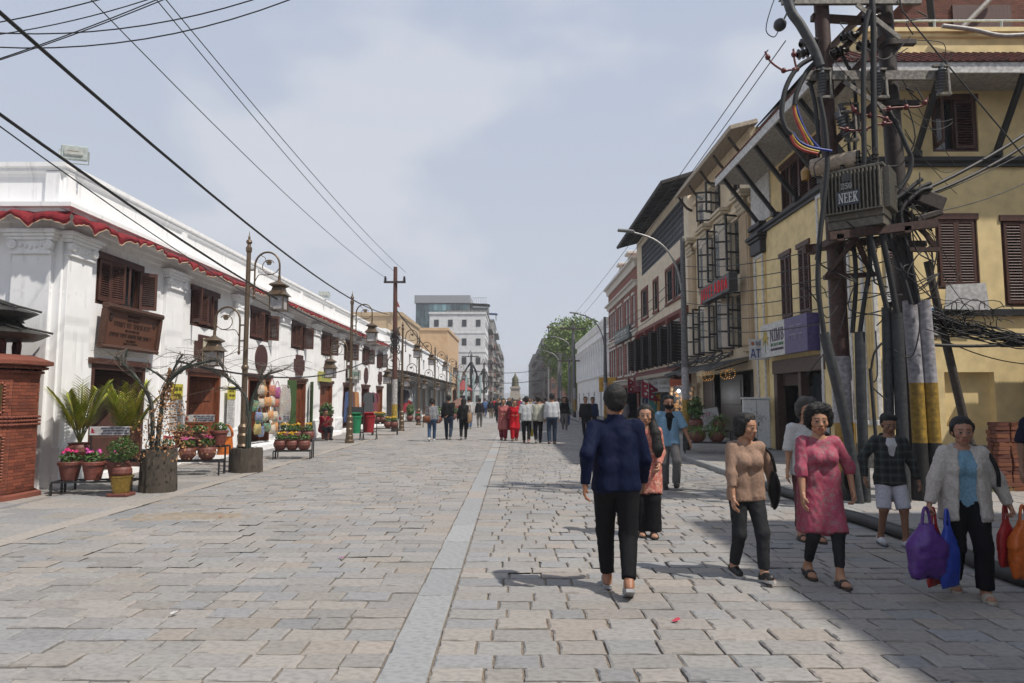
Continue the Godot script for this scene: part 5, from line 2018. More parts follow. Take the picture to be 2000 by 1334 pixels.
func wire_runs() -> Array:
	return [
		["thick black bundle from the brown pole over the white facade, upper one", 0.020, 0.50, [V(-4.46, 5.00, 5.00), V(-6.35, 5.84, 33.90)]],
		["thick black bundle drooping along the red cloth to the brown pole", 0.019, 0.70, [V(-5.47, 4.74, 6.00), V(-6.05, 4.45, 33.90)]],
		["second strand of the bundle beside the red cloth", 0.008, 0.90, [V(-5.56, 4.69, 6.10), V(-6.05, 4.35, 33.90)]],
		["thin wire up to the brown pole crossarm, leftmost", 0.009, 0.35, [V(-6.30, 7.56, 9.00), V(-6.44, 7.68, 34.20)]],
		["thin wire up to the brown pole crossarm, middle", 0.009, 0.25, [V(-5.45, 7.71, 9.00), V(-6.11, 8.07, 34.20)]],
		["thin wire up to the brown pole crossarm, right", 0.009, 0.25, [V(-5.32, 7.71, 9.00), V(-5.51, 8.02, 34.20)]],
		["crossing wire over the top left, first", 0.009, 0.12, [V(-8.16, 6.63, 9.00), V(-4.74, 7.95, 9.60)]],
		["crossing wire over the top left, second", 0.008, 0.20, [V(-8.34, 6.62, 9.20), V(-4.53, 8.00, 9.80)]],
		["crossing wire over the top left, third", 0.008, 0.10, [V(-8.47, 6.13, 9.40), V(-4.20, 7.82, 9.40)]],
		["crossing wire over the top left, fourth", 0.008, 0.10, [V(-8.65, 6.21, 9.60), V(-4.17, 7.95, 9.60)]],
		["crossing wire over the top left, fifth", 0.009, 0.50, [V(-8.53, 6.82, 9.00), V(-2.77, 7.91, 9.60)]],
		["crossing wire over the top left, sixth", 0.009, 0.60, [V(-8.14, 6.38, 8.60), V(-2.16, 8.03, 9.60)]],
		["wire from the tall pole top down to the far right pole, upper", 0.009, 0.30, [V(3.94, 7.01, 10.20), V(4.36, 8.01, 55.00)]],
		["wire from the tall pole top down to the far right pole, lower", 0.009, 0.30, [V(4.22, 7.16, 10.20), V(4.86, 7.72, 55.00)]],
		["steel stay wire from the crossarm down to the right", 0.011, 0.00, [V(6.02, 7.86, 10.20), V(6.05, 7.65, 10.20), V(8.70, 4.66, 10.60)]],
		["heavy cable from the post shelf up to the right edge", 0.030, 0.15, [V(5.89, 4.63, 10.20), V(9.68, 6.83, 11.20)]],
		["second heavy cable from the post shelf up to the right edge", 0.026, 0.20, [V(5.93, 4.59, 10.20), V(9.66, 6.65, 11.20)]],
		["thin wire from the post shelf across the yellow front, upper", 0.009, 0.10, [V(5.96, 4.55, 10.20), V(10.14, 6.58, 12.00)]],
		["thin wire from the post shelf across the yellow front, lower", 0.009, 0.20, [V(6.03, 4.39, 10.20), V(10.10, 6.01, 12.00)]],
		["thick black cable across the yellow front at sign height", 0.028, 0.12, [V(6.29, 2.46, 10.60), V(9.64, 2.73, 11.20)]],
		["thin drooping wire across the yellow front below the cable", 0.009, 0.25, [V(6.34, 2.71, 10.60), V(9.43, 2.24, 11.50)]],
		["facade wire first of the fan across the cream fronts", 0.011, 0.25, [V(6.15, 4.37, 10.40), V(5.19, 5.61, 20.40)]],
		["facade wire second of the fan across the cream fronts", 0.011, 0.25, [V(6.09, 4.09, 10.40), V(5.18, 5.24, 20.40)]],
		["facade wire third of the fan across the cream fronts", 0.011, 0.25, [V(6.03, 3.82, 10.40), V(5.17, 4.86, 20.40)]],
		["facade wire fourth of the fan across the cream fronts", 0.011, 0.25, [V(5.97, 3.55, 10.40), V(5.17, 4.49, 20.40)]],
		["facade wire fifth of the fan across the cream fronts", 0.011, 0.25, [V(5.91, 3.28, 10.40), V(5.16, 4.12, 20.40)]],
		["facade wire sixth of the fan across the cream fronts", 0.011, 0.25, [V(5.85, 3.01, 10.40), V(5.15, 3.74, 20.40)]],
		["long street wire upper on the right lamp poles", 0.012, 0.35, [V(5.18, 5.63, 20.50), V(5.13, 5.60, 38.00)]],
		["long street wire middle on the right lamp poles", 0.012, 0.35, [V(5.18, 5.29, 20.50), V(5.12, 5.25, 38.00)]],
		["long street wire lower on the right lamp poles", 0.012, 0.35, [V(5.17, 4.94, 20.50), V(5.12, 4.91, 38.00)]],
		["wire across the far street in front of the statue", 0.050, 0.80, [V(-7.12, 4.65, 95.00), V(4.98, 4.65, 95.00)]],
		["second wire across the far street behind the statue", 0.050, 0.80, [V(-7.43, 6.37, 110.00), V(7.02, 6.95, 110.00)]],
		["service wire from the brown pole back along the shop row", 0.030, 0.40, [V(-5.95, 6.08, 34.20), V(-5.51, 3.43, 70.00)]],
		["low cable along the white wall from the brown pole to the arbour", 0.022, 0.90, [V(-6.05, 4.45, 33.90), V(-6.46, 2.33, 13.00)]],
	]

# ---------------------------------------------------------------- street furniture
func bronze() -> StandardMaterial3D:
	return M("old_bronze_paint", L(0.20, 0.145, 0.095), 0.42, fine(), W(3, 3, 3), 0.0, 0.55)

func lantern(parent: Node, at: Vector3) -> void:
	var g := Node3D.new()
	g.name = "lantern"
	parent.add_child(g, true)
	g.position = at
	var r := mk()
	r.lathe(Vector3.ZERO, [U(0.34, 0.02), U(0.30, 0.05), U(0.20, 0.14), U(0.17, 0.22)], 4, Vector2.ONE, PI / 4)
	r.lathe(Vector3.ZERO, [U(0.0, 0.02), U(0.34, 0.02)], 4, Vector2.ONE, PI / 4)
	r.lathe(Vector3.ZERO, [U(0.27, 0.27), U(0.24, 0.30), U(0.10, 0.36), U(0.04, 0.40), U(0.035, 0.52), U(0.0, 0.53)], 4, Vector2.ONE, PI / 4)
	r.lathe(Vector3.ZERO, [U(0.17, 0.22), U(0.27, 0.27)], 4, Vector2.ONE, PI / 4)
	put(r, "roof", bronze(), g)
	var f := mk()
	for x in [-0.165, 0.165]:
		for z in [-0.165, 0.165]:
			f.bx(x - 0.012, x + 0.012, -0.34, 0.02, z - 0.012, z + 0.012)
	for y in [-0.34, -0.01]:
		f.bx(-0.165, 0.165, y, y + 0.025, 0.155, 0.175)
		f.bx(-0.165, 0.165, y, y + 0.025, -0.175, -0.155)
		f.bx(0.155, 0.175, y, y + 0.025, -0.153, 0.153)
		f.bx(-0.175, -0.155, y, y + 0.025, -0.153, 0.153)
	put(f, "frame", bronze(), g)
	var p := mk()
	p.bx(-0.150, 0.150, -0.32, 0.0, -0.150, 0.150)
	put(p, "frosted_pane", paint("frosted_pane", 0.55, 0.54, 0.55, 0.35), g)

func scroll_arm(parent: Node, s: float, y: float) -> void:
	# a hoop arm on side s: upright rod, big hoop, inner curl with a rosette
	var m := mk()
	m.tube([W(s * 0.16, y - 0.62, 0), W(s * 0.16, y + 0.1, 0)], 0.022, -1, 7)
	m.ball(W(s * 0.16, y - 0.66, 0), W(0.035, 0.06, 0.035), 5, 7)
	for k in [-0.38, 0.0]:
		m.tube([W(0, y + k, 0), W(s * 0.16, y + k, 0)], 0.02, -1, 6)
	var hoop := []
	for i in 15:
		var a := PI - PI * i / 14.0
		hoop.append(W(s * (0.46 + 0.30 * cos(a)), y + 0.1 + 0.34 * sin(a), 0))
	hoop.append(W(s * 0.76, y - 0.12, 0))
	m.tube(hoop, 0.024, -1, 7)
	var curl := []
	for i in 17:
		var a := -0.3 - TAU * 0.85 * i / 16.0
		var r := 0.23 - 0.10 * i / 16.0
		curl.append(W(s * (0.52 + r * cos(a)), y + 0.1 + r * sin(a), 0))
	m.tube(curl, 0.011, -1, 5)
	m.tube(curved([W(s * 0.17, y - 0.28, 0), W(s * 0.26, y - 0.12, 0), W(s * 0.44, y - 0.12, 0), W(s * 0.62, y - 0.1, 0)], 4), 0.011, -1, 5)
	m.tube(curved([W(s * 0.3, y + 0.36, 0), W(s * 0.40, y + 0.30, 0), W(s * 0.42, y + 0.2, 0)], 4), 0.009, -1, 5)
	for i in 7:
		var a := TAU * i / 6.0
		m.ball(W(s * 0.5, y + 0.19, 0) + (W(cos(a), sin(a), 0) * 0.045 if i < 6 else Vector3.ZERO), W(0.03, 0.03, 0.022), 4, 6)
	put(m, "scroll_arm", bronze(), parent)

func lamp_post(label: String, at: Vector3) -> void:
	var t := thing("lamp_post", label, "lamp post", at, 0.0, "bronze lantern posts along the left pavement")
	var p := mk()
	p.lathe(Vector3.ZERO, [U(0.17, 0), U(0.17, 0.08), U(0.13, 0.12), U(0.14, 0.25), U(0.12, 0.3), U(0.135, 0.5), U(0.11, 0.55), U(0.13, 0.75), U(0.105, 0.8), U(0.12, 0.95), U(0.07, 1.02), U(0.065, 2.3), U(0.085, 2.33), U(0.085, 2.38), U(0.058, 2.42), U(0.052, 5.15)], 12)
	p.lathe(W(0, 5.15, 0), [U(0.055, 0), U(0.07, 0.03), U(0.075, 0.12), U(0.05, 0.15), U(0.04, 0.2), U(0.075, 0.25), U(0.06, 0.3), U(0.025, 0.33), U(0.03, 0.38), U(0.012, 0.42), U(0.004, 0.52)], 12)
	put(p, "post", bronze(), t)
	scroll_arm(t, 1.0, 4.72)
	scroll_arm(t, -1.0, 3.38)
	lantern(t, W(0.76, 4.07, 0))
	lantern(t, W(-0.76, 2.73, 0))

func street_furniture() -> void:
	var i := 0
	for q in [[-6.45, 16.3, "bronze lantern post nearest the viewer, behind the second log planter"], [-6.1, 25.4, "second bronze lantern post, left of the green bin"], [-5.75, 34.9, "third bronze lantern post, close to the brown utility pole"], [-5.95, 42.5, "fourth bronze lantern post, just past the brown pole"], [-5.95, 51.0, "fifth bronze lantern post in front of the dark canopy"], [-5.95, 60.0, "sixth bronze lantern post near the end of the canopy"], [-5.95, 70.0, "farthest bronze lantern post beside the tiled kiosk"]]:
		lamp_post(q[2], V(q[0], 0, q[1]))
	brick_shrine()
	bins()
	right_lamps()
	# white service cabinet
	var c := thing("service_cabinet", "white scribbled metal street cabinet before the juice shop", "cabinet", V(7.35, 0.1, 20.9), -0.25)
	var cm := mk()
	cm.bx(-0.38, 0.38, 0.05, 1.5, -0.2, 0.2, 0.015)
	put(cm, "body", M("cabinet_white", L(0.66, 0.66, 0.64), 0.6, plain_t(), W(2, 2, 2)), c)
	var ct := mk()
	ct.bx(-0.42, 0.42, 1.5, 1.56, -0.24, 0.24, 0.015)
	put(ct, "lid", M("cabinet_white"), c)
	var cd := mk()
	cd.bx(-0.005, 0.005, 0.1, 1.46, 0.2, 0.204)
	cd.bx(0.03, 0.06, 0.7, 0.82, 0.2, 0.22)
	put(cd, "door_seam", paint("cable_black"), c)
	var cs := mk()
	for k in 14:
		var x := rng.randf_range(-0.3, 0.25)
		var y := rng.randf_range(0.5, 1.35)
		cs.tube(curved([W(x, y, 0.202), W(x + 0.05, y + 0.06, 0.202), W(x + 0.1, y - 0.03, 0.202), W(x + 0.13, y + 0.05, 0.202)], 3), 0.004, -1, 4)
	put(cs, "scribbles", paint("cable_black"), c)
	var cf := mk()
	cf.bx(-0.4, 0.4, 0, 0.05, -0.22, 0.22)
	put(cf, "foot", paint("grey_plinth_metal", 0.2, 0.2, 0.2), c)
	# the black pipe lying along the kerb
	var kp := mk()
	var pts := []
	for k in 16:
		pts.append(V(4.42 + 0.06 * sin(k * 1.1), 0.075 + 0.012 * sin(k * 2.3), 3.4 + k * 0.62))
	kp.tube(curved(pts, 4), 0.075, -1, 10)
	tag(put(kp, "kerb_pipe", paint("kerb_pipe_black", 0.045, 0.045, 0.047, 0.6)), "thick black pipe lying in the gutter along the right kerb", "pipe")
	# brick stack at the right edge
	var st := thing("brick_stack", "leaning stack of loose red bricks at the right edge", "bricks", V(8.05, 0.1, 11.4), 0.1)
	var bm := mk()
	bm.box(Vector3.ZERO, W(0.23, 0.062, 0.11), Basis(), 0.005)
	var mesh := bm.mesh()
	var tones := []
	for k in 4:
		tones.append(M("loose_brick_%d" % k, L(0.17 + 0.03 * k, 0.06 + 0.012 * k, 0.045), 0.9, fine(), W(4, 4, 4), 0.3))
	for row in 17:
		for col in 3:
			for dp in 2:
				var o := put_mesh(mesh, "brick", tones[rng.randi() % 4], st, W(col * 0.245 + rng.randf_range(-0.02, 0.02), 0.035 + row * 0.066, -dp * 0.125 + rng.randf_range(-0.01, 0.01)))
				o.rotation.y = rng.randf_range(-0.12, 0.12)
	# tarpaulin hut at the far right
	var hut := thing("tarpaulin_stall", "small stall under corrugated tin with hanging grey tarpaulin at the right edge", "stall", V(10.75, 0.1, 13.9))
	var hm := mk()
	for k in 24:
		var x0 := -0.15 + k * 0.09
		hm.quad(W(x0, 2.62, 0.5), W(x0 + 0.045, 2.66, 0.5), W(x0 + 0.045, 2.76, -0.9), W(x0, 2.72, -0.9))
		hm.quad(W(x0 + 0.045, 2.66, 0.5), W(x0 + 0.09, 2.62, 0.5), W(x0 + 0.09, 2.72, -0.9), W(x0 + 0.045, 2.76, -0.9))
	put(hm, "tin_roof", paint("rusty_tin", 0.26, 0.2, 0.17, 0.6), hut)
	var tm := mk()
	for k in 30:
		var x0 := 0.0 + k * 0.066
		var za := 0.3 + 0.05 * sin(k * 1.3) + 0.03 * sin(k * 2.9)
		var zb := 0.3 + 0.05 * sin((k + 1) * 1.3) + 0.03 * sin((k + 1) * 2.9)
		tm.quad(W(x0, 0.0, za), W(x0 + 0.066, 0.0, zb), W(x0 + 0.066, 2.6, 0.3), W(x0, 2.6, 0.3))
	put(tm, "tarpaulin", paint("grey_tarp", 0.22, 0.195, 0.175, 0.7), hut)
	var pm := mk()
	pm.bx(-0.1, 0.0, 0, 2.62, 0.22, 0.34)
	pm.bx(1.95, 2.05, 0, 2.62, 0.22, 0.34)
	put(pm, "post", paint("dark_wood"), hut)
	# white sheet and air conditioner on the yellow front
	var sh := thing("blank_board", "blank white board tilted against the yellow wall under the shutter", "board", V(9.95, 3.55, 14.95))
	var sm := mk()
	sm.prism(PackedVector2Array([U(-0.52, 0.02), U(0.46, 0.0), U(0.40, 0.60), U(-0.46, 0.56)]), 0.06, 0.085)
	put(sm, "board", paint("board_white", 0.62, 0.62, 0.62, 0.6), sh)
	var ac := thing("air_conditioner", "white air conditioner unit with blue label on the yellow front", "air conditioner", V(8.95, 2.93, 14.8))
	var am := mk()
	am.bx(-0.22, 0.22, 0.04, 0.66, -0.28, 0.18, 0.015)
	put(am, "casing", paint("ac_white", 0.6, 0.6, 0.58, 0.5), ac)
	var af := mk()
	af.xf = Transform3D(Basis(Vector3.BACK, PI / 2), W(-0.225, 0.35, -0.05))
	af.lathe(Vector3.ZERO, [U(0.0, 0.02), U(0.19, 0.02), U(0.21, 0.0)], 18)
	put(af, "fan_grille", paint("ac_grey", 0.2, 0.2, 0.2), ac)
	var al := mk()
	al.bx(-0.12, 0.2, 0.48, 0.62, 0.18, 0.186)
	put(al, "blue_label", paint("label_blue", 0.03, 0.2, 0.5, 0.4), ac)
	words("Midea", 0.06, paint("sign_white"), ac, W(0.04, 0.55, 0.187), 0.24)
	var ab := mk()
	ab.bx(-0.2, 0.2, 0.0, 0.04, -0.29, 0.15)
	put(ab, "bracket", paint("brown_metal"), ac)

func brick_shrine() -> void:
	var t := thing("brick_shrine_pillar", "octagonal red brick pillar with brass plaques and small pagoda roof", "shrine pillar", V(-8.80, 0, 11.25))
	var bm := M("orange_brick", Color.WHITE, 0.85, fine(), W(5, 5, 5))
	var mort := mk()
	mort.lathe(Vector3.ZERO, [U(0.80, 0), U(0.80, 2.05)], 8, Vector2.ONE, PI / 8)
	put(mort, "core", paint("mortar", 0.25, 0.15, 0.11, 0.95), t)
	var br := mk()
	for f in 8:
		var a := TAU * f / 8.0
		var ap := 0.80 * cos(PI / 8)
		var side := 2.0 * 0.80 * sin(PI / 8)
		br.xf = Transform3D(Basis(Vector3.UP, a), Vector3.ZERO)
		for row in 36:
			var y := 0.10 + row * 0.054
			var off := 0.0 if row % 2 else 0.065
			var x := -side / 2
			while x < side / 2 - 0.01:
				var w := minf(0.19 if x > -side / 2 + 0.001 else 0.19 - off, side / 2 - x)
				br.col = Color(0.29, 0.080, 0.042) * rng.randf_range(0.6, 1.2)
				br.bx(x + 0.003, x + w - 0.003, y + 0.003, y + 0.051, ap - 0.02, ap + 0.012 + rng.randf_range(-0.002, 0.002))
				x += w
	stuff(put(br, "brickwork", bm, t))
	var od := mk()
	od.col = Color(0.26, 0.080, 0.048)
	od.lathe(Vector3.ZERO, [U(0.92, 0), U(0.92, 0.07), U(0.86, 0.09), U(0.86, 0.1)], 8, Vector2.ONE, PI / 8)
	for y in [1.17, 1.23, 1.29, 2.03, 2.1]:
		var r: float = 0.84 if y < 2.0 else 0.86 + (y - 2.03) * 0.8
		od.lathe(Vector3.ZERO, [U(r - 0.03, y), U(r, y + 0.005), U(r, y + 0.04), U(r - 0.03, y + 0.045)], 8, Vector2.ONE, PI / 8)
		for f in 8:
			od.xf = Transform3D(Basis(Vector3.UP, TAU * f / 8.0), Vector3.ZERO)
			for i in 11:
				od.ball(W((i - 5) * r * 0.068, y + 0.02, r * cos(PI / 8) + 0.005), W(0.022, 0.022, 0.02), 4, 6)
			od.xf = Transform3D()
	od.lathe(Vector3.ZERO, [U(0.86, 2.14), U(1.0, 2.17), U(1.0, 2.23), U(0.72, 2.33), U(0.0, 2.34)], 8, Vector2.ONE, PI / 8)
	put(od, "ornament_courses", M("orange_brick"), t)
	# plaques on the faces that look towards the street and the viewer
	for f in [0, 1]:
		var a: float = TAU * f / 8.0
		for q in [[1.62, 0.17, 0.20], [0.66, 0.19, 0.33]]:
			var ap := 0.80 * cos(PI / 8) + 0.012
			var fr := mk()
			fr.col = Color(0.36, 0.14, 0.09)
			fr.xf = Transform3D(Basis(Vector3.UP, a), Vector3.ZERO)
			var n := int(q[2] * 2 / 0.045)
			for i in n + 1:
				for s in [-1.0, 1.0]:
					fr.ball(W(s * (q[1] + 0.035), q[0] - q[2] + i * 2.0 * q[2] / n, ap + 0.01), W(0.022, 0.018, 0.022), 4, 6)
			n = int(q[1] * 2 / 0.045)
			for i in n + 1:
				for s in [-1.0, 1.0]:
					fr.ball(W(-q[1] + i * 2.0 * q[1] / n, q[0] + s * (q[2] + 0.035), ap + 0.01), W(0.018, 0.022, 0.022), 4, 6)
			put(fr, "plaque_border", M("orange_brick"), t)
			var pl := mk()
			pl.xf = fr.xf
			pl.bx(-q[1], q[1], q[0] - q[2], q[0] + q[2], ap, ap + 0.015)
			put(pl, "brass_plaque", M("tarnished_brass", L(0.15, 0.125, 0.045), 0.45, blot(), W(3, 3, 3), 0.0, 0.6), t)
			if f == 1:
				var tx := mk()
				tx.xf = fr.xf
				if q[2] > 0.3:
					for i in 3:
						scribble(tx, 0, q[0] + 0.22 - i * 0.09, 0.24, 0.05, ap + 0.016)
					for i in 2:
						scribble(tx, 0, q[0] - 0.14 - i * 0.09, 0.28, 0.05, ap + 0.016)
				else:
					tx.ball(W(0, q[0] + 0.0, ap + 0.012), W(0.08, 0.09, 0.012), 5, 10)
					tx.ball(W(0, q[0] + 0.1, ap + 0.012), W(0.05, 0.04, 0.012), 5, 10)
				put(tx, "engraving", paint("dark_olive_print", 0.1, 0.09, 0.02), t)
	# posts and two-tier metal roof
	var po := mk()
	for i in 8:
		var a := TAU * (i + 0.5) / 8.0
		po.lathe(W(cos(a) * 0.48, 2.3, sin(a) * 0.48), [U(0.06, 0), U(0.035, 0.06), U(0.045, 0.2), U(0.03, 0.3), U(0.06, 0.42)], 8)
	po.lathe(W(0, 2.3, 0), [U(0.3, 0), U(0.3, 0.45)], 8)
	put(po, "posts", paint("dark_red_wood"), t)
	var rf := mk()
	for q in [[2.62, 0.88, 0.42, 0.30], [2.98, 0.70, 0.12, 0.30]]:
		rf.lathe(W(0, q[0], 0), [U(q[1] - 0.1, -0.02), U(q[1] + 0.05, 0.06), U(q[1], 0.09), U(q[1] * 0.62, 0.17), U(q[2], q[3])], 8, Vector2.ONE, PI / 8)
		rf.lathe(W(0, q[0], 0), [U(0.2, -0.06), U(q[1] - 0.1, -0.02)], 8, Vector2.ONE, PI / 8)
		for i in 8:
			var a := TAU * (i + 0.5) / 8.0
			var d := W(cos(a), 0, sin(a))
			rf.tube([W(0, q[0] + q[3], 0) + d * q[2], W(0, q[0] + 0.19, 0) + d * q[1] * 0.62, W(0, q[0] + 0.1, 0) + d * (q[1] + 0.08)], 0.02, -1, 5)
	rf.lathe(W(0, 2.9, 0), [U(0.55, 0.0), U(0.45, 0.12)], 8)
	rf.lathe(W(0, 3.28, 0), [U(0.16, 0), U(0.1, 0.05), U(0.05, 0.06), U(0.075, 0.1), U(0.03, 0.13), U(0.055, 0.17), U(0.02, 0.2), U(0.04, 0.24), U(0.0, 0.34)], 10)
	put(rf, "pagoda_roof", M("dull_dark_metal", L(0.085, 0.083, 0.075), 0.5, blot(), W(2, 2, 2), 0.0, 0.4), t)

func bins() -> void:
	for q in [[-6.25, 26.9, Color(0.02, 0.30, 0.13), "green litter bin hung in a black frame beside the lamp post", "green"], [-5.85, 27.5, Color(0.42, 0.02, 0.03), "red litter bin hung in a black frame behind the green one", "red"]]:
		var t := thing("litter_bin", q[3], "bin", V(q[0], 0, q[1]), 0.1, "pair of litter bins")
		var b := mk()
		b.lathe(W(0, 0.28, 0), [U(0.0, 0), U(0.26, 0.0), U(0.34, 0.62), U(0.37, 0.62), U(0.37, 0.68), U(0.0, 0.66)], 4, U(1, 0.85), PI / 4)
		b.box(W(0, 1.0, -0.1), W(0.42, 0.06, 0.3), Basis(Vector3.RIGHT, -0.5), 0.02)
		put(b, "body", paint("bin_" + q[4], q[2].r, q[2].g, q[2].b, 0.4), t)
		var f := mk()
		for s in [-1.0, 1.0]:
			f.tube([W(s * 0.32, 1.3 if q[4] == "green" else 1.0, 0), W(s * 0.32, 0.3, 0)], 0.018, -1, 6)
			f.tube([W(s * 0.32, 0.3, 0), W(s * 0.32, 0, 0.28)], 0.018, -1, 6)
			f.tube([W(s * 0.32, 0.3, 0), W(s * 0.32, 0, -0.28)], 0.018, -1, 6)
		f.tube([W(-0.32, 0.3, 0), W(0.32, 0.3, 0)], 0.018, -1, 6)
		put(f, "frame", black_paint(), t)
		if q[4] == "green":
			var s2 := mk()
			s2.bx(-0.3, 0.3, 1.02, 1.3, -0.01, 0.01)
			put(s2, "sign_plate", paint("dark_sign_board", 0.05, 0.05, 0.055), t)

func right_lamps() -> void:
	var n := 0
	for q in [[5.12, 20.5, 6.5, "grey steel street lamp with curved arm and white and yellow painted foot"], [5.05, 38.0, 6.2, "second grey street lamp with long curved arm before the brick building"], [5.0, 57.0, 6.6, "third street lamp on the right, before the white colonnade"], [5.0, 74.0, 6.6, "fourth street lamp on the right, near the trees"], [5.0, 96.0, 6.8, "farthest street lamp on the right, in front of the trees"]]:
		var t := thing("street_lamp", q[3], "street lamp", V(q[0], 0.1, q[1]), 0.0, "steel lamps along the right kerb")
		var p := mk()
		p.col = Color(0.17, 0.175, 0.18)
		p.lathe(Vector3.ZERO, [U(0.11, 2.45), U(0.085, 4.4), U(0.07, q[2] - 0.1), U(0.0, q[2] - 0.1)], 10)
		p.col = Color(0.46, 0.45, 0.47)
		p.lathe(Vector3.ZERO, [U(0.112, 1.5), U(0.11, 2.45)], 10)
		p.col = Color(0.45, 0.29, 0.05)
		p.lathe(Vector3.ZERO, [U(0.115, 0.5), U(0.112, 1.5)], 10)
		p.col = Color(0.05, 0.05, 0.05)
		p.lathe(Vector3.ZERO, [U(0.12, 0.0), U(0.115, 0.5)], 10)
		put(p, "post", M("painted_post", Color.WHITE, 0.6, blot(), W(2, 2, 2)), t)
		var a := mk()
		a.tube(curved([W(-0.05, q[2] - 1.7, 0), W(-0.16, q[2] - 1.1, 0), W(-0.45, q[2] - 0.5, 0), W(-0.9, q[2] - 0.12, 0), W(-1.55, q[2] + 0.1, 0)], 5), 0.04, 0.03, 8)
		put(a, "arm", paint("galvanised", 0.35, 0.35, 0.34, 0.4, 0.4), t)
		var h := mk()
		h.box(W(-1.72, q[2] + 0.13, 0), W(0.5, 0.07, 0.2), Basis(Vector3.BACK, -0.1), 0.02)
		put(h, "lamp_head", paint("galvanised"), t)
		n += 1

# ---------------------------------------------------------------- utility poles
func pvc() -> StandardMaterial3D:
	return M("grey_conduit", L(0.055, 0.06, 0.066), 0.55, blot(), W(1.5, 1.5, 1.5))

func insulator(m: MB, at: Vector3, h: float, r: float, basis := Basis(), n := 6) -> void:
	var k := m.xf
	m.xf = k * Transform3D(basis, at)
	var pr := [U(r * 0.5, 0)]
	for i in n:
		var y := h * (0.08 + 0.84 * i / n)
		pr.append_array([U(r * 0.55, y), U(r, y + h * 0.05), U(r * 0.55, y + h * 0.10)])
	pr.append(U(r * 0.5, h))
	m.lathe(Vector3.ZERO, pr, 12)
	m.lathe(W(0, h, 0), [U(r * 0.6, 0), U(r * 0.6, 0.04), U(0, 0.04)], 8)
	m.xf = k

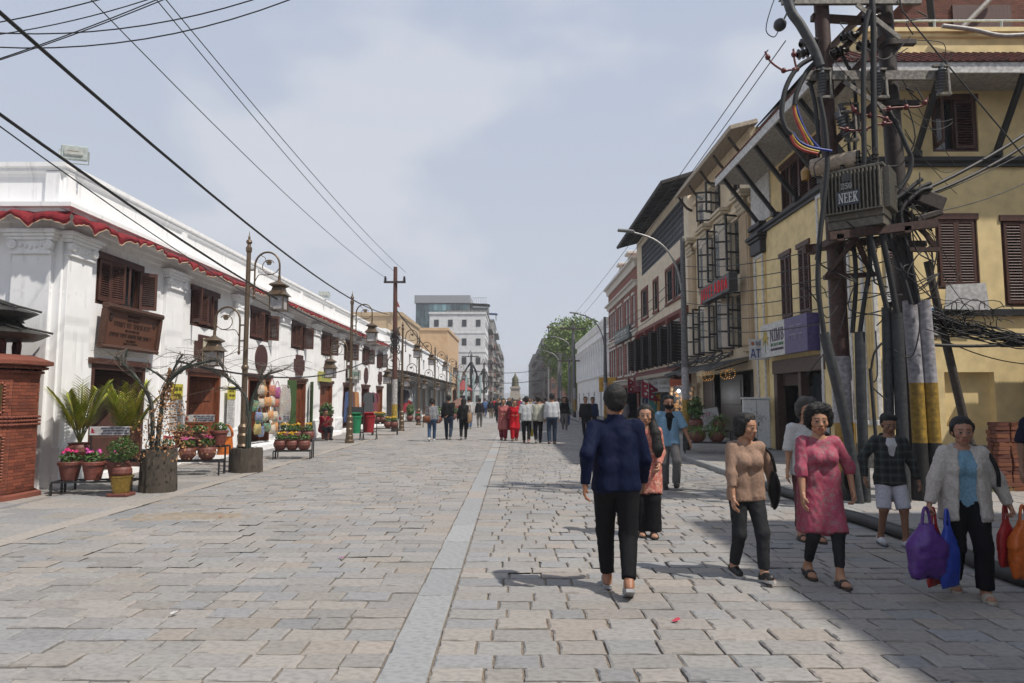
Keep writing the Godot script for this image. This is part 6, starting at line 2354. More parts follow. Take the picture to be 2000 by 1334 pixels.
func utility_poles() -> void:
	var rust := M("rusty_steel", L(0.075, 0.034, 0.025), 0.7, blot(), W(2, 2, 2), 0.4)
	var dark := M("dark_steel", L(0.05, 0.036, 0.03), 0.65, blot(), W(2, 2, 2), 0.4)
	var galv := M("dull_galvanised", L(0.27, 0.25, 0.22), 0.5, blot(), W(2, 2, 2), 0.2, 0.3)
	var band := M("painted_bands", Color.WHITE, 0.65, blot(), W(1.5, 1.5, 1.5))
	# left and right steel posts
	var lt := thing("transformer_post", "rust red steel post under the transformer's left side with white and yellow foot", "utility pole", V(5.0, 0.1, 10.4))
	var m := mk()
	m.tube([W(-0.03, 2.15, 0), W(-0.05, 4.0, 0), W(-0.12, 8.3, 0)], 0.13, 0.11, 12)
	put(m, "shaft", rust, lt)
	var bnd := mk()
	bnd.col = Color(0.44, 0.42, 0.44)
	bnd.tube([W(-0.01, 1.15, 0), W(-0.03, 2.15, 0)], 0.145, 0.14, 12)
	bnd.col = Color(0.42, 0.25, 0.04)
	bnd.tube([W(0.0, 0.4, 0), W(-0.01, 1.15, 0)], 0.145, 0.145, 12)
	bnd.col = Color(0.03, 0.03, 0.03)
	bnd.tube([W(0.0, 0.0, 0), W(0.0, 0.4, 0)], 0.147, 0.146, 12)
	put(bnd, "painted_foot", band, lt)
	var rt := thing("transformer_post", "brown steel post on the transformer's right with paired white and yellow pipes", "utility pole", V(6.1, 0.1, 10.55))
	m = mk()
	m.tube([W(0, 0, 0), W(0, 3.0, 0), W(-0.08, 5.4, 0), W(-0.14, 8.4, 0)], 0.16, 0.12, 12)
	put(m, "shaft", dark, rt)
	for x in [-0.02, 0.19]:
		var pb := mk()
		pb.col = Color(0.43, 0.42, 0.46)
		pb.tube([W(x - 0.01, 1.75, 0.2), W(x - 0.05, 3.0, 0.2)], 0.10, 0.10, 12)
		pb.col = Color(0.40, 0.25, 0.035)
		pb.tube([W(x, 0.85, 0.2), W(x - 0.01, 1.75, 0.2)], 0.101, 0.10, 12)
		pb.col = Color(0.025, 0.025, 0.027)
		pb.tube([W(x, 0.0, 0.2), W(x, 0.85, 0.2)], 0.103, 0.102, 12)
		put(pb, "banded_pipe", band, rt)
	for y in [3.85, 6.1, 7.1]:
		m = mk()
		m.lathe(W(-0.08, y, 0), [U(0.17, 0), U(0.18, 0.01), U(0.18, 0.09), U(0.17, 0.1)], 12)
		m.box(W(0.1, y + 0.05, 0.12), W(0.34, 0.09, 0.1), Basis(), 0.01)
		put(m, "clamp", dark, rt)
	# frame: crossarms, braces, platform
	var fr := thing("pole_framework", "steel crossarms, braces and platform joining the two transformer posts", "steel frame", V(5.5, 0, 10.4))
	m = mk()
	m.bx(-1.3, 0.88, 7.78, 7.9, 0.12, 0.18)
	m.bx(-1.3, 0.88, 7.9, 7.915, 0.02, 0.18)
	m.bx(-0.96, 1.2, 6.55, 6.68, 0.12, 0.17)
	m.bx(-0.96, 1.2, 6.68, 6.695, 0.02, 0.17)
	put(m, "crossarm", galv, fr)
	m = mk()
	m.bar(W(-0.15, 7.75, 0.2), W(0.5, 7.2, 0.2), 0.02, 0.07)
	put(m, "flat_brace", galv, fr)
	m = mk()
	m.bar(W(-0.4, 6.5, 0.2), W(0.3, 6.0, 0.2), 0.02, 0.07)
	put(m, "flat_brace", galv, fr)
	for q in [[W(-0.85, 6.55, 0.0), W(0.3, 7.75, 0.0)], [W(-0.45, 6.4, -0.05), W(0.45, 7.45, -0.1)], [W(-0.55, 5.55, -0.1), W(0.4, 6.45, -0.15)], [W(-0.75, 7.68, -0.05), W(0.5, 7.6, -0.05)]]:
		m = mk()
		m.bar(q[0], q[1], 0.1, 0.1)
		put(m, "diagonal_brace", rust, fr)
	m = mk()
	m.bar(W(-0.85, 4.0, 0.45), W(0.75, 4.2, 0.45), 0.1, 0.12)
	m.bar(W(-0.85, 4.0, -0.4), W(0.75, 4.2, -0.4), 0.1, 0.12)
	m.bar(W(-0.7, 3.98, 0.5), W(-0.7, 3.98, -0.5), 0.1, 0.1)
	m.bar(W(0.3, 4.1, 0.5), W(0.3, 4.1, -0.5), 0.1, 0.1)
	m.bar(W(-0.78, 3.45, 0.1), W(0.0, 3.5, 0.1), 0.08, 0.07)
	m.bar(W(-0.74, 3.47, 0.1), W(-0.4, 4.0, 0.35), 0.06, 0.06)
	m.bar(W(-0.05, 3.5, 0.1), W(-0.4, 4.0, 0.35), 0.06, 0.06)
	m.bar(W(0.4, 3.88, 0.1), W(1.0, 3.88, 0.1), 0.08, 0.06)
	m.bar(W(0.95, 3.9, 0.1), W(0.62, 4.5, 0.0), 0.06, 0.06)
	put(m, "platform", rust, fr)
	m = mk()
	m.box(W(0.85, 4.62, 0.1), W(0.4, 0.24, 0.3), Basis(Vector3.BACK, -0.4), 0.02)
	m.box(W(0.8, 4.38, 0.1), W(0.42, 0.1, 0.3), Basis(Vector3.BACK, 0.3), 0.02)
	put(m, "cable_shelf", dark, fr)
	# transformer
	var tf := thing("transformer", "grey finned transformer with NEEK plate mounted between the posts", "transformer", V(5.24, 4.16, 10.2), -0.7)
	tf.scale = W(0.79, 0.9, 0.79)
	var gm := M("transformer_grey", L(0.18, 0.165, 0.13), 0.6, blot(), W(2.5, 2.5, 2.5), 0.2)
	m = mk()
	m.bx(-0.5, 0.5, 0.14, 0.95, -0.33, 0.33, 0.02)
	m.bx(-0.53, 0.53, 0.95, 1.0, -0.37, 0.37, 0.01)
	m.bx(-0.48, 0.48, 0.0, 0.14, -0.3, 0.3, 0.01)
	put(m, "tank", gm, tf)
	m = mk()
	for i in 15:
		m.bx(-0.49 + i * 0.067, -0.465 + i * 0.067, 0.26, 0.94, 0.33, 0.45, 0.004)
		m.bx(-0.49 + i * 0.067, -0.465 + i * 0.067, 0.26, 0.94, -0.45, -0.33, 0.004)
	for i in 8:
		m.bx(0.5, 0.61, 0.26, 0.94, -0.30 + i * 0.082, -0.275 + i * 0.082, 0.004)
		m.bx(-0.61, -0.5, 0.26, 0.94, -0.30 + i * 0.082, -0.275 + i * 0.082, 0.004)
	m.bx(-0.5, 0.5, 0.24, 0.262, 0.33, 0.452)
	put(m, "cooling_fins", gm, tf)
	m = mk()
	m.bx(-0.27, 0.13, 0.36, 0.60, 0.452, 0.462)
	put(m, "name_plate", paint("plate_blue", 0.03, 0.035, 0.06, 0.4), tf)
	words("NEEK", 0.17, paint("sign_white"), tf, W(-0.07, 0.48, 0.463), 0.34, Vector3.ZERO, true, true)
	m = mk()
	m.bx(-0.2, 0.02, 0.62, 0.74, 0.452, 0.46)
	m.bx(-0.17, -0.02, 0.76, 0.9, 0.452, 0.46)
	put(m, "rating_plate", paint("plate_dark", 0.05, 0.05, 0.045, 0.5), tf)
	words("250", 0.1, paint("sign_silver_grey", 0.4, 0.4, 0.38), tf, W(-0.09, 0.68, 0.461), 0.19, Vector3.ZERO, true, true)
	m = mk()
	m.xf = Transform3D(Basis(Vector3.BACK, PI / 2), W(-0.25, 1.2, 0.12))
	m.lathe(Vector3.ZERO, [U(0, 0.55), U(0.15, 0.55), U(0.155, 0.5), U(0.155, -0.25), U(0.15, -0.3), U(0, -0.3)], 14)
	put(m, "oil_conservator", M("cream_rusty", L(0.52, 0.42, 0.32), 0.6, blot(), W(3, 3, 3)), tf)
	m = mk()
	m.lathe(W(-0.9, 0.98, 0.2), [U(0.07, 0), U(0.075, 0.02), U(0.085, 0.15), U(0.08, 0.17), U(0.0, 0.26)], 12)
	put(m, "breather", M("ochre_glass", L(0.30, 0.17, 0.04), 0.4), tf)
	for q in [[-0.2, 0.2], [0.08, 0.22], [0.36, 0.2], [-0.1, -0.15], [0.25, -0.2]]:
		m = mk()
		insulator(m, W(q[0], 1.0, q[1]), 0.26, 0.075, Basis(), 3)
		put(m, "bushing", paint("brown_porcelain", 0.03, 0.022, 0.018, 0.25), tf)
	# fuse cutouts and pin insulators on the arms
	var n := 0
	for q in [[4.76, 6.4, 0.0, "grey ribbed insulator on the crossarm's left end", 0.0], [5.62, 6.4, 0.0, "grey ribbed insulator at the middle of the crossarm", 0.0], [6.58, 6.45, 0.0, "grey ribbed insulator on the crossarm's right end", -0.08], [5.12, 5.72, 0.0, "tilted grey insulator below the crossarm, lower one", 0.35], [5.32, 5.98, -0.3, "tilted grey insulator below the crossarm, upper one", 0.35]]:
		var t := thing("line_insulator", q[3], "insulator", V(q[0], q[1], 10.2 - q[2]), 0.0, "insulators of the transformer pole")
		m = mk()
		insulator(m, W(0, -0.12, 0), 0.4, 0.075, Basis(Vector3.BACK, q[4]), 7)
		put(m, "ribbed_body", paint("grey_porcelain", 0.15, 0.165, 0.18, 0.35), t)
		m = mk()
		m.bx(-0.1, 0.14, 0.28, 0.31, -0.03, 0.03)
		m.bar(W(0.13, 0.3, 0), W(0.13, -0.15, 0.02), 0.03, 0.03)
		m.bx(-0.05, 0.16, -0.17, -0.13, -0.03, 0.03)
		put(m, "metal_clips", galv, t)
	for q in [[4.6, 7.15, "black pin insulator left of the rust post"], [4.55, 6.98, "lower black pin insulator left of the rust post"], [5.25, 7.25, "black pin insulator among the high braces"], [5.5, 7.1, "black pin insulator right among the high braces"], [5.08, 7.0, "black pin insulator on the slanting brace"], [5.6, 7.55, "black pin insulator under the top crossarm"]]:
		var t := thing("pin_insulator", q[2], "insulator", V(q[0], q[1], 10.3), 0.0, "insulators of the transformer pole")
		m = mk()
		insulator(m, W(-0.12, 0, 0), 0.24, 0.085, Basis(Vector3.BACK, -1.3), 3)
		put(m, "discs", paint("brown_porcelain"), t)
	# the round weight on the line at the top left
	var rw := thing("cable_weight", "round dark metal ball hanging on a wire at the top left of the pole", "cable fitting", V(4.14, 7.42, 10.2))
	m = mk()
	m.ball(Vector3.ZERO, W(0.1, 0.1, 0.1), 8, 12)
	put(m, "ball", paint("dark_metal_ball", 0.04, 0.045, 0.05, 0.4), rw)
	m = mk()
	m.tube(curved([W(0.05, 0.06, 0), W(0.15, 0.25, 0), W(0.3, 0.5, 0)], 4), 0.015, -1, 6)
	m.tube(curved([W(-0.02, -0.08, 0), W(-0.1, -0.2, 0), W(-0.22, -0.08, 0), W(-0.12, 0.3, 0), W(0.05, 0.7, 0)], 4), 0.008, -1, 5)
	put(m, "wire_tails", paint("cable_black"), rw)
	# cables and pipes
	for q in cable_runs():
		m = mk()
		m.tube(curved(q[3], 5), q[1] * (0.86 if q[2] == "pvc" else 0.74), -1, 10)
		var o := put(m, "conduit_pipe" if q[2] == "pvc" else "power_cable", pvc() if q[2] == "pvc" else M("cable_sheath", L(0.022, 0.024, 0.027), 0.7, fine(), W(2, 2, 2)))
		tag(o, q[0], "pipe" if q[2] == "pvc" else "cable", "conduits of the transformer pole" if q[2] == "pvc" else "cables of the transformer pole")
	var cc := {"yellow": paint("core_yellow", 0.6, 0.42, 0.02, 0.5), "red": paint("core_red", 0.45, 0.03, 0.02, 0.5), "blue": paint("core_blue", 0.02, 0.05, 0.35, 0.5), "maroon": paint("jumper_maroon", 0.17, 0.025, 0.022, 0.5)}
	for q in core_runs():
		m = mk()
		var pts := curved(q[2], 5)
		m.tube(pts, 0.02 if q[1] != "maroon" else 0.016, -1, 7)
		if q[1] == "maroon":
			for i in range(3, pts.size(), 7):
				m.ball(pts[i], W(0.045, 0.045, 0.045), 4, 6)
		tag(put(m, "insulated_core", cc[q[1]]), q[0] + (" bent from the looping cable to the transformer" if q[1] != "maroon" else " lead with bird guards on the transformer pole"), "cable", "cores and jumpers of the transformer pole")
	# leaning thin pole with the rats' nest of wires
	var th := thing("leaning_pole", "thin rusty leaning pole wound with tangled black wires", "utility pole", V(7.35, 0.1, 10.9))
	m = mk()
	m.tube([W(0.05, 0, 0), W(-0.2, 1.0, 0), W(-0.68, 3.72, 0)], 0.075, 0.06, 10)
	put(m, "shaft", M("rust_green_pole", L(0.07, 0.055, 0.045), 0.7, blot(), W(2, 2, 2)), th)
	var tg := thing("wire_tangle", "dense tangle of thin black wires slung from the leaning pole to the right", "wires", V(6.95, 2.9, 10.8))
	m = mk()
	var g := RandomNumberGenerator.new()
	g.seed = 9
	for i in 46:
		var pts := []
		var a := W(-1.0 + g.randf_range(-0.1, 0.2), 0.1 + g.randf_range(-0.12, 0.12), 0.1)
		var e := W(2.6, -0.42 + g.randf_range(-0.1, 0.1), -0.3)
		for k in 9:
			var t := k / 8.0
			pts.append(a.lerp(e, t) + W(g.randf_range(-0.05, 0.05), -0.16 * sin(t * PI) + g.randf_range(-0.09, 0.09) * (1.0 - 0.6 * t) + 0.3 * maxf(0.0, 0.25 - t), g.randf_range(-0.1, 0.1)))
		m.tube(curved(pts, 3), g.randf_range(0.006, 0.011), -1, 4, false)
	for i in 26:
		var c := W(g.randf_range(-0.75, 0.9), g.randf_range(-0.25, 0.15), 0.05)
		var r := g.randf_range(0.1, 0.34)
		var pts := []
		for k in 9:
			var a := TAU * k / 8.0 * g.randf_range(0.7, 1.0)
			pts.append(c + W(cos(a) * r, sin(a) * r * g.randf_range(0.5, 0.9), g.randf_range(-0.06, 0.06)))
		m.tube(curved(pts, 3), 0.007, -1, 4, false)
	for i in 16:
		var pts := [W(-0.28, 0.75 + g.randf_range(-0.1, 0.1), 0.05), W(-0.35 + g.randf_range(-0.2, 0.2), 1.3, 0), W(-0.8 + g.randf_range(-0.1, 0.1), 1.75, -0.1)]
		if i % 2:
			pts = [W(-0.2, 0.7, 0.05), W(-0.55 + g.randf_range(-0.2, 0.2), 0.35 + g.randf_range(-0.15, 0.15), 0.1), W(-1.0, 0.2 + g.randf_range(-0.1, 0.1), 0.0)]
		m.tube(curved(pts, 4), 0.009, -1, 4, false)
	stuff(put(m, "tangled_wires", paint("cable_black"), tg))
	var pw := thing("post_wires", "many thin black wires winding round the transformer posts", "wires", V(5.5, 3.0, 10.2))
	m = mk()
	for i in 44:
		var a := W(g.randf_range(-0.7, 0.75), g.randf_range(-0.4, 4.6), g.randf_range(-0.1, 0.15))
		var e := a + W(g.randf_range(-0.7, 0.7), g.randf_range(-1.1, 0.5), g.randf_range(-0.1, 0.1))
		m.tube(curved([a, a.lerp(e, 0.35) + W(g.randf_range(-0.25, 0.25), g.randf_range(-0.35, 0.05), 0.05), a.lerp(e, 0.7) + W(g.randf_range(-0.2, 0.2), g.randf_range(-0.3, 0.05), 0.0), e], 4), g.randf_range(0.006, 0.013), -1, 4, false)
	for i in 9:
		var y := g.randf_range(0.4, 3.6)
		m.tube(sagged(W(0.5, y, 0), W(2.9, y + g.randf_range(-1.2, 1.0), -2.5), g.randf_range(0.05, 0.35), 8), 0.007, -1, 4, false)
	stuff(put(m, "thin_wires", paint("cable_black"), pw))
	# brown pole on the left pavement, with crossarm
	var bp := thing("utility_pole", "tall rust brown utility pole with crossarm and white and yellow foot", "utility pole", V(-6.0, 0, 34.2))
	m = mk()
	m.tube([W(0, 2.6, 0), W(-0.05, 8.3, 0)], 0.13, 0.10, 12)
	put(m, "shaft", M("rust_red_pole", L(0.13, 0.045, 0.03), 0.7, blot(), W(2, 2, 2)), bp)
	m = mk()
	m.col = Color(0.55, 0.54, 0.53)
	m.tube([W(0, 1.35, 0), W(0, 2.6, 0)], 0.14, 0.135, 12)
	m.col = Color(0.48, 0.33, 0.04)
	m.tube([W(0, 0.6, 0), W(0, 1.35, 0)], 0.145, 0.14, 12)
	m.col = Color(0.04, 0.035, 0.03)
	m.tube([W(0, 0.0, 0), W(0, 0.6, 0)], 0.15, 0.145, 12)
	put(m, "painted_foot", band, bp)
	m = mk()
	m.bx(-0.6, 0.5, 7.45, 7.55, 0.1, 0.18)
	put(m, "crossarm", dark, bp)
	m = mk()
	for x in [-0.53, 0.43]:
		insulator(m, W(x, 7.55, 0.14), 0.2, 0.09, Basis(), 3)
	put(m, "insulator", paint("brown_porcelain"), bp)
	m = mk()
	for i in 22:
		var y := g.randf_range(4.0, 5.0)
		var pts := []
		for k in 9:
			var a := TAU * k / 8.0
			pts.append(W(cos(a) * g.randf_range(0.14, 0.28), y + 0.25 * sin(a + i), sin(a) * g.randf_range(0.14, 0.26)))
		m.tube(curved(pts, 2), 0.016, -1, 4, false)
	stuff(put(m, "wire_coils", paint("cable_black"), bp))
	# far poles
	for q in [[-5.6, 88.0, 7.4, "grey pole hung with wire loops beside the tiled kiosk"], [-4.6, 103.0, 7.2, "grey pole with dark box crossarms before the white flats"], [5.2, 60.0, 8.1, "grey pole with a peaked crossarm before the white colonnade"], [5.3, 66.0, 5.6, "plain dark pole on the right kerb past the colonnade"], [5.4, 84.0, 7.4, "tall pale pole on the right before the trees"], [5.3, 108.0, 7.6, "far pale pole on the right side of the street"], [5.3, 122.0, 7.0, "farthest pale pole on the right side of the street"]]:
		var fp := thing("far_pole", q[3], "utility pole", V(q[0], 0, q[1]), 0.0, "poles farther down the street")
		m = mk()
		m.tube([Vector3.ZERO, W(0, q[2], 0)], 0.18, 0.13, 8)
		put(m, "shaft", paint("pale_concrete_pole" if q[0] > 0 else "dark_concrete_pole", 0.2, 0.2, 0.2), fp)
		m = mk()
		m.bar(W(-1.2, q[2] - 0.3, 0.2), W(1.0, q[2] - 0.3, 0.2), 0.1, 0.12)
		m.bar(W(-0.4, q[2] - 0.3, 0.2), W(-0.1, q[2] + 0.5, 0.2), 0.06, 0.06)
		m.bar(W(0.2, q[2] - 0.3, 0.2), W(-0.1, q[2] + 0.5, 0.2), 0.06, 0.06)
		put(m, "crossarm", dark, fp)
		if q[0] < 0:
			m = mk()
			for i in 12:
				m.tube(curved([W(g.randf_range(-0.2, 0.2), q[2] - 1.0, 0.2), W(g.randf_range(-1.2, 1.2), q[2] * 0.6, 0.2), W(g.randf_range(-0.5, 0.5), q[2] * 0.35, 0.2)], 4), 0.05, -1, 4, false)
			stuff(put(m, "wire_loops", paint("cable_black"), fp))

func wires() -> void:
	for q in wire_runs():
		var m := mk()
		var p: Array = q[3]
		var pts := []
		for i in p.size() - 1:
			pts.append_array(sagged(p[i], p[i + 1], q[2], 16))
		m.tube(pts, q[1], -1, 6, false)
		tag(put(m, "overhead_wire", paint("cable_black", 0.02, 0.02, 0.021, 0.6)), q[0], "wire", "overhead wires")

# ---------------------------------------------------------------- plants and pots
func leaf(m: MB, base: Vector3, dir: Vector3, length: float, width: float, droop: float, segs := 4) -> void:
	# a long blade that arches over
	var d := dir.normalized()
	var side := d.cross(Vector3.UP)
	if side.length() < 0.05:
		side = Vector3.RIGHT
	side = side.normalized()
	var p := base
	var prev_l := p
	var prev_r := p
	for i in range(1, segs + 1):
		var t := float(i) / segs
		d = (d + Vector3.DOWN * droop / segs).normalized()
		p += d * length / segs
		var w := width * sin(PI * minf(t * 0.8 + 0.18, 1.0)) * 0.5
		var l := p + side * w
		var r := p - side * w
		m.quad(prev_l, prev_r, r, l)
		prev_l = l
		prev_r = r

func leafball(m: MB, c: Vector3, r: Vector3, n: int, size: float, col: Color, g: RandomNumberGenerator) -> void:
	for i in n:
		var d := W(g.randfn(), g.randfn(), g.randfn()).normalized() * pow(g.randf(), 0.3)
		var p := c + d * r
		var nx := (d + W(g.randfn(), g.randfn(), g.randfn()) * 0.7).normalized()
		var ny := nx.cross(W(g.randfn(), g.randfn(), g.randfn())).normalized()
		var nz := nx.cross(ny)
		m.col = col * g.randf_range(0.65, 1.3)
		m.quad(p - ny * size, p - nz * size * 0.7, p + ny * size, p + nz * size * 0.7)

func clay(k := 0) -> StandardMaterial3D:
	return M("painted_clay_%d" % k, L(0.26 - 0.05 * k, 0.075 - 0.01 * k, 0.055 - 0.008 * k), 0.6, blot(), W(3, 3, 3), 0.1)

func pot(called: String, label: String, at: Vector3, r: float, h: float, kind: String, flower := Color(0.5, 0.05, 0.2), group := "", round_pot := false, sd := 1) -> Node3D:
	var t := thing(called, label, "flower pot", at, 0.0, group)
	var g := RandomNumberGenerator.new()
	g.seed = sd * 101 + 7
	var m := mk()
	if round_pot:
		m.lathe(Vector3.ZERO, [U(0, 0), U(r * 0.55, 0), U(r * 0.85, h * 0.2), U(r * 1.05, h * 0.5), U(r * 1.0, h * 0.75), U(r * 0.85, h * 0.9), U(r * 0.95, h), U(r * 0.85, h), U(r * 0.75, h * 0.9), U(0, h * 0.9)], 18)
	else:
		m.lathe(Vector3.ZERO, [U(0, 0), U(r * 0.68, 0), U(r * 0.95, h * 0.8), U(r * 1.06, h * 0.82), U(r * 1.08, h * 0.97), U(r * 1.04, h), U(r * 0.92, h), U(r * 0.88, h * 0.9), U(0, h * 0.9)], 18)
	put(m, "pot", clay(1 if round_pot else sd % 2), t)
	var f := mk()
	var b := mk()
	if kind == "geranium" or kind == "marigold" or kind == "green":
		leafball(f, W(0, h + r * 0.35, 0), W(r * 0.95, r * 0.6, r * 0.95), 150, r * 0.16, Color(0.055, 0.115, 0.025), g)
		if kind != "green":
			for i in 9:
				var a := g.randf() * TAU
				var c := W(cos(a) * r * g.randf_range(0.1, 0.8), h + r * g.randf_range(0.75, 1.1), sin(a) * r * g.randf_range(0.1, 0.8))
				for k in 16:
					var d := W(g.randfn(), absf(g.randfn()), g.randfn()).normalized() * r * 0.2
					var ny := d.cross(Vector3.UP + W(0.1, 0, 0.2)).normalized() * r * 0.09
					var nz := d.cross(ny).normalized() * r * 0.09
					b.col = flower * g.randf_range(0.75, 1.25)
					b.quad(c + d - ny, c + d - nz, c + d + ny, c + d + nz)
	elif kind == "palm":
		f.col = Color(0.10, 0.08, 0.04)
		for i in 15:
			var a := TAU * i / 15.0 * 1.7 + g.randf() * 0.5
			var up := g.randf_range(1.8, 5.5)
			var d := W(cos(a), up, sin(a)).normalized()
			var length := g.randf_range(0.85, 1.2)
			var p := W(0, h * 0.9, 0)
			var pts := [p]
			for k in 8:
				d = (d + Vector3.DOWN * (0.01 + 0.018 * k)).normalized()
				p += d * length / 8.0
				pts.append(p)
			f.col = Color(0.14, 0.15, 0.04)
			f.tube(pts, 0.012, 0.004, 5, false)
			for k in range(3, 9):
				for q in 3:
					var base: Vector3 = pts[k - 1].lerp(pts[k], q / 3.0)
					var along: Vector3 = (pts[k] - pts[k - 1]).normalized()
					var sd2 := along.cross(Vector3.UP).normalized()
					for s in [-1.0, 1.0]:
						var kk := g.randf_range(0.7, 1.25)
						f.col = Color(0.30, 0.34, 0.035) * kk if g.randf() < 0.75 else Color(0.42, 0.34, 0.06) * kk
						leaf(f, base, along * 0.9 + sd2 * s * 0.7 + W(0, 0.12, 0), 0.40 - 0.024 * k, 0.034, 0.5, 3)
	elif kind == "bush":
		f.col = Color(0.1, 0.08, 0.05)
		f.tube([W(0, h * 0.9, 0), W(0, h + 0.12, 0)], 0.02, -1, 6)
		leafball(f, W(0, h + 0.26, 0), W(0.24, 0.2, 0.24), 900, 0.02, Color(0.05, 0.10, 0.02), g)
	elif kind == "spider":
		for i in 120:
			var a := g.randf() * TAU
			f.col = Color(0.10, 0.17, 0.035) * g.randf_range(0.6, 1.4)
			leaf(f, W(0, h * 0.9, 0), W(cos(a), g.randf_range(0.6, 2.6), sin(a)), g.randf_range(0.35, 0.62), 0.02, 2.0, 5)
	elif kind == "leafy":
		leafball(f, W(0, h + 0.28, 0), W(r * 1.2, 0.35, r * 1.2), 320, 0.055, Color(0.05, 0.105, 0.022), g)
		f.col = Color(0.07, 0.08, 0.03)
		for i in 5:
			f.tube([W(0, h * 0.9, 0), W(g.randf_range(-0.15, 0.15), h + 0.4, g.randf_range(-0.15, 0.15))], 0.01, -1, 5, false)
	put(f, "foliage", leaf_mat(), t)
	if not b.v.is_empty():
		put(b, "blossoms", M("petals", Color.WHITE, 0.6), t)
	return t

func rack(label: String, at: Vector3, turn: float, w: float, tiers: Array) -> void:
	var t := thing("plant_rack", label, "plant rack", at, turn, "black iron pot racks")
	for q in tiers:   # [y, z, depth]
		var m := mk()
		for z in [-q[2] / 2, q[2] / 2]:
			m.bar(W(-w / 2, q[0], q[1] + z), W(w / 2, q[0], q[1] + z), 0.03, 0.03)
		for i in 7:
			var x := lerpf(-w / 2, w / 2, i / 6.0)
			m.bar(W(x, q[0], q[1] - q[2] / 2), W(x, q[0], q[1] + q[2] / 2), 0.02, 0.02)
		put(m, "shelf", black_paint(), t)
		for x in [-w / 2, w / 2]:
			for z in [-q[2] / 2, q[2] / 2]:
				var l := mk()
				l.bx(x - 0.015, x + 0.015, 0, q[0] - 0.015, q[1] + z - 0.015, q[1] + z + 0.015)
				put(l, "leg", black_paint(), t)

func rack_sign(label: String, at: Vector3, turn: float, w: float, h := 0.2) -> void:
	var t := thing("rack_sign", label, "sign", at, turn, "notice boards on the pot racks")
	var m := mk()
	m.bx(-w / 2, w / 2, 0, h, 0, 0.012)
	put(m, "board", paint("board_white", 0.62, 0.62, 0.62), t)
	m = mk()
	for i in 3:
		scribble(m, 0.1, h * (0.8 - i * 0.3), w * (0.62 if i == 1 else 0.72), h * 0.17, 0.0125)
	put(m, "lettering", paint("dark_print", 0.06, 0.06, 0.12), t)
	m = mk()
	var x := -w / 2 + 0.03
	m.prism(PackedVector2Array([U(x, h * 0.25), U(x + h * 0.42, h * 0.25), U(x + h * 0.16, h * 0.5), U(x + h * 0.40, h * 0.5), U(x, h * 0.85)]), 0.012, 0.016)
	put(m, "pennant_flag", paint("flag_crimson", 0.4, 0.02, 0.05), t)
	m = mk()
	m.tube([W(-w / 2 + 0.02, -0.45, -0.01), W(-w / 2 + 0.02, h, -0.01)], 0.012, -1, 5)
	put(m, "stake", black_paint(), t)

func log_planter(label: String, at: Vector3, r: float, h: float, sd: int, turn: float, arms: Array, dry: bool) -> void:
	var g := RandomNumberGenerator.new()
	g.seed = sd
	var t := thing("log_planter", label, "planter", at, turn, "hollow log planters with arbour branches")
	var m := mk()
	var n := 40
	var rings := []
	for j in 7:
		var ring := []
		var y := h * j / 6.0
		for i in n:
			var a := TAU * i / n
			var k := r * (1.0 + 0.045 * fnl.get_noise_3d(cos(a) * 6.0, y * 1.5 + sd, sin(a) * 6.0) + 0.03 * fnl.get_noise_3d(cos(a) * 22.0, y * 3.0 + sd, sin(a) * 22.0)) * (1.04 - 0.08 * y / h)
			ring.append(W(cos(a) * k, y + (0.04 * fnl.get_noise_2d(cos(a) * 9.0 + sd, sin(a) * 9.0) if j == 6 else 0.0), sin(a) * k))
		rings.append(ring)
	for j in 6:
		for i in n:
			m.col = Color(0.085, 0.070, 0.054) * (0.8 + 0.35 * (0.5 + 0.5 * fnl.get_noise_3d(rings[j][i].x * 16.0, rings[j][i].y * 2.0, rings[j][i].z * 16.0)))
			m.quad(rings[j][i], rings[j + 1][i], rings[j + 1][(i + 1) % n], rings[j][(i + 1) % n])
	for i in n:
		m.quad(rings[6][i], rings[6][i] * W(0.8, 1, 0.8), rings[6][(i + 1) % n] * W(0.8, 1, 0.8), rings[6][(i + 1) % n])
	put(m, "log", M("log_bark", Color.WHITE, 0.95, fine(), W(4, 0.5, 4), 1.0), t)
	m = mk()
	m.lathe(W(0, h - 0.06, 0), [U(r * 0.85, 0), U(0.0, 0.03)], 16)
	put(m, "soil", paint("soil", 0.06, 0.045, 0.035, 0.95), t)
	m = mk()
	for a in arms:
		m.tube(curved(a[0], 5), a[1] * 0.72, a[2] * 0.72, 7)
	put(m, "arbour_branch", M("dark_green_iron", L(0.035, 0.05, 0.04), 0.6, fine(), W(3, 3, 3)), t)
	# bare twining stems
	m = mk()
	m.col = Color(0.12, 0.095, 0.075)
	for i in 26:
		var a: Array = arms[g.randi() % arms.size()][0]
		var pts := []
		for p in curved(a, 3):
			pts.append(p + W(g.randfn(), g.randfn(), g.randfn()) * 0.05)
		m.tube(pts, 0.009, 0.004, 4, false)
	for i in 34:
		var a: Array = arms[g.randi() % arms.size()][0]
		var p: Vector3 = a[a.size() - 1]
		var q := p + W(g.randf_range(-0.9, 0.9), g.randf_range(-0.25, 0.3), g.randf_range(-0.4, 0.4))
		m.tube(curved([p, p.lerp(q, 0.5) + W(0, g.randf_range(-0.1, 0.15), 0), q], 3), 0.006, 0.003, 4, false)
	put(m, "dry_stems", M("dry_stems", Color.WHITE, 0.9), t)
	if dry:
		m = mk()
		for i in 1500:
			var y := g.randf_range(0.55, 2.15)
			var sp := 0.12 + 0.16 * sin(y * 2.2) + 0.05
			var p := W(0.12 + g.randfn() * sp, y, g.randfn() * sp * 0.8)
			leafball(m, p, Vector3.ONE * 0.02, 1, g.randf_range(0.014, 0.03), Color(0.30, 0.155, 0.065), g)
		put(m, "dead_leaves", M("dead_leaves", Color.WHITE, 0.85), t)

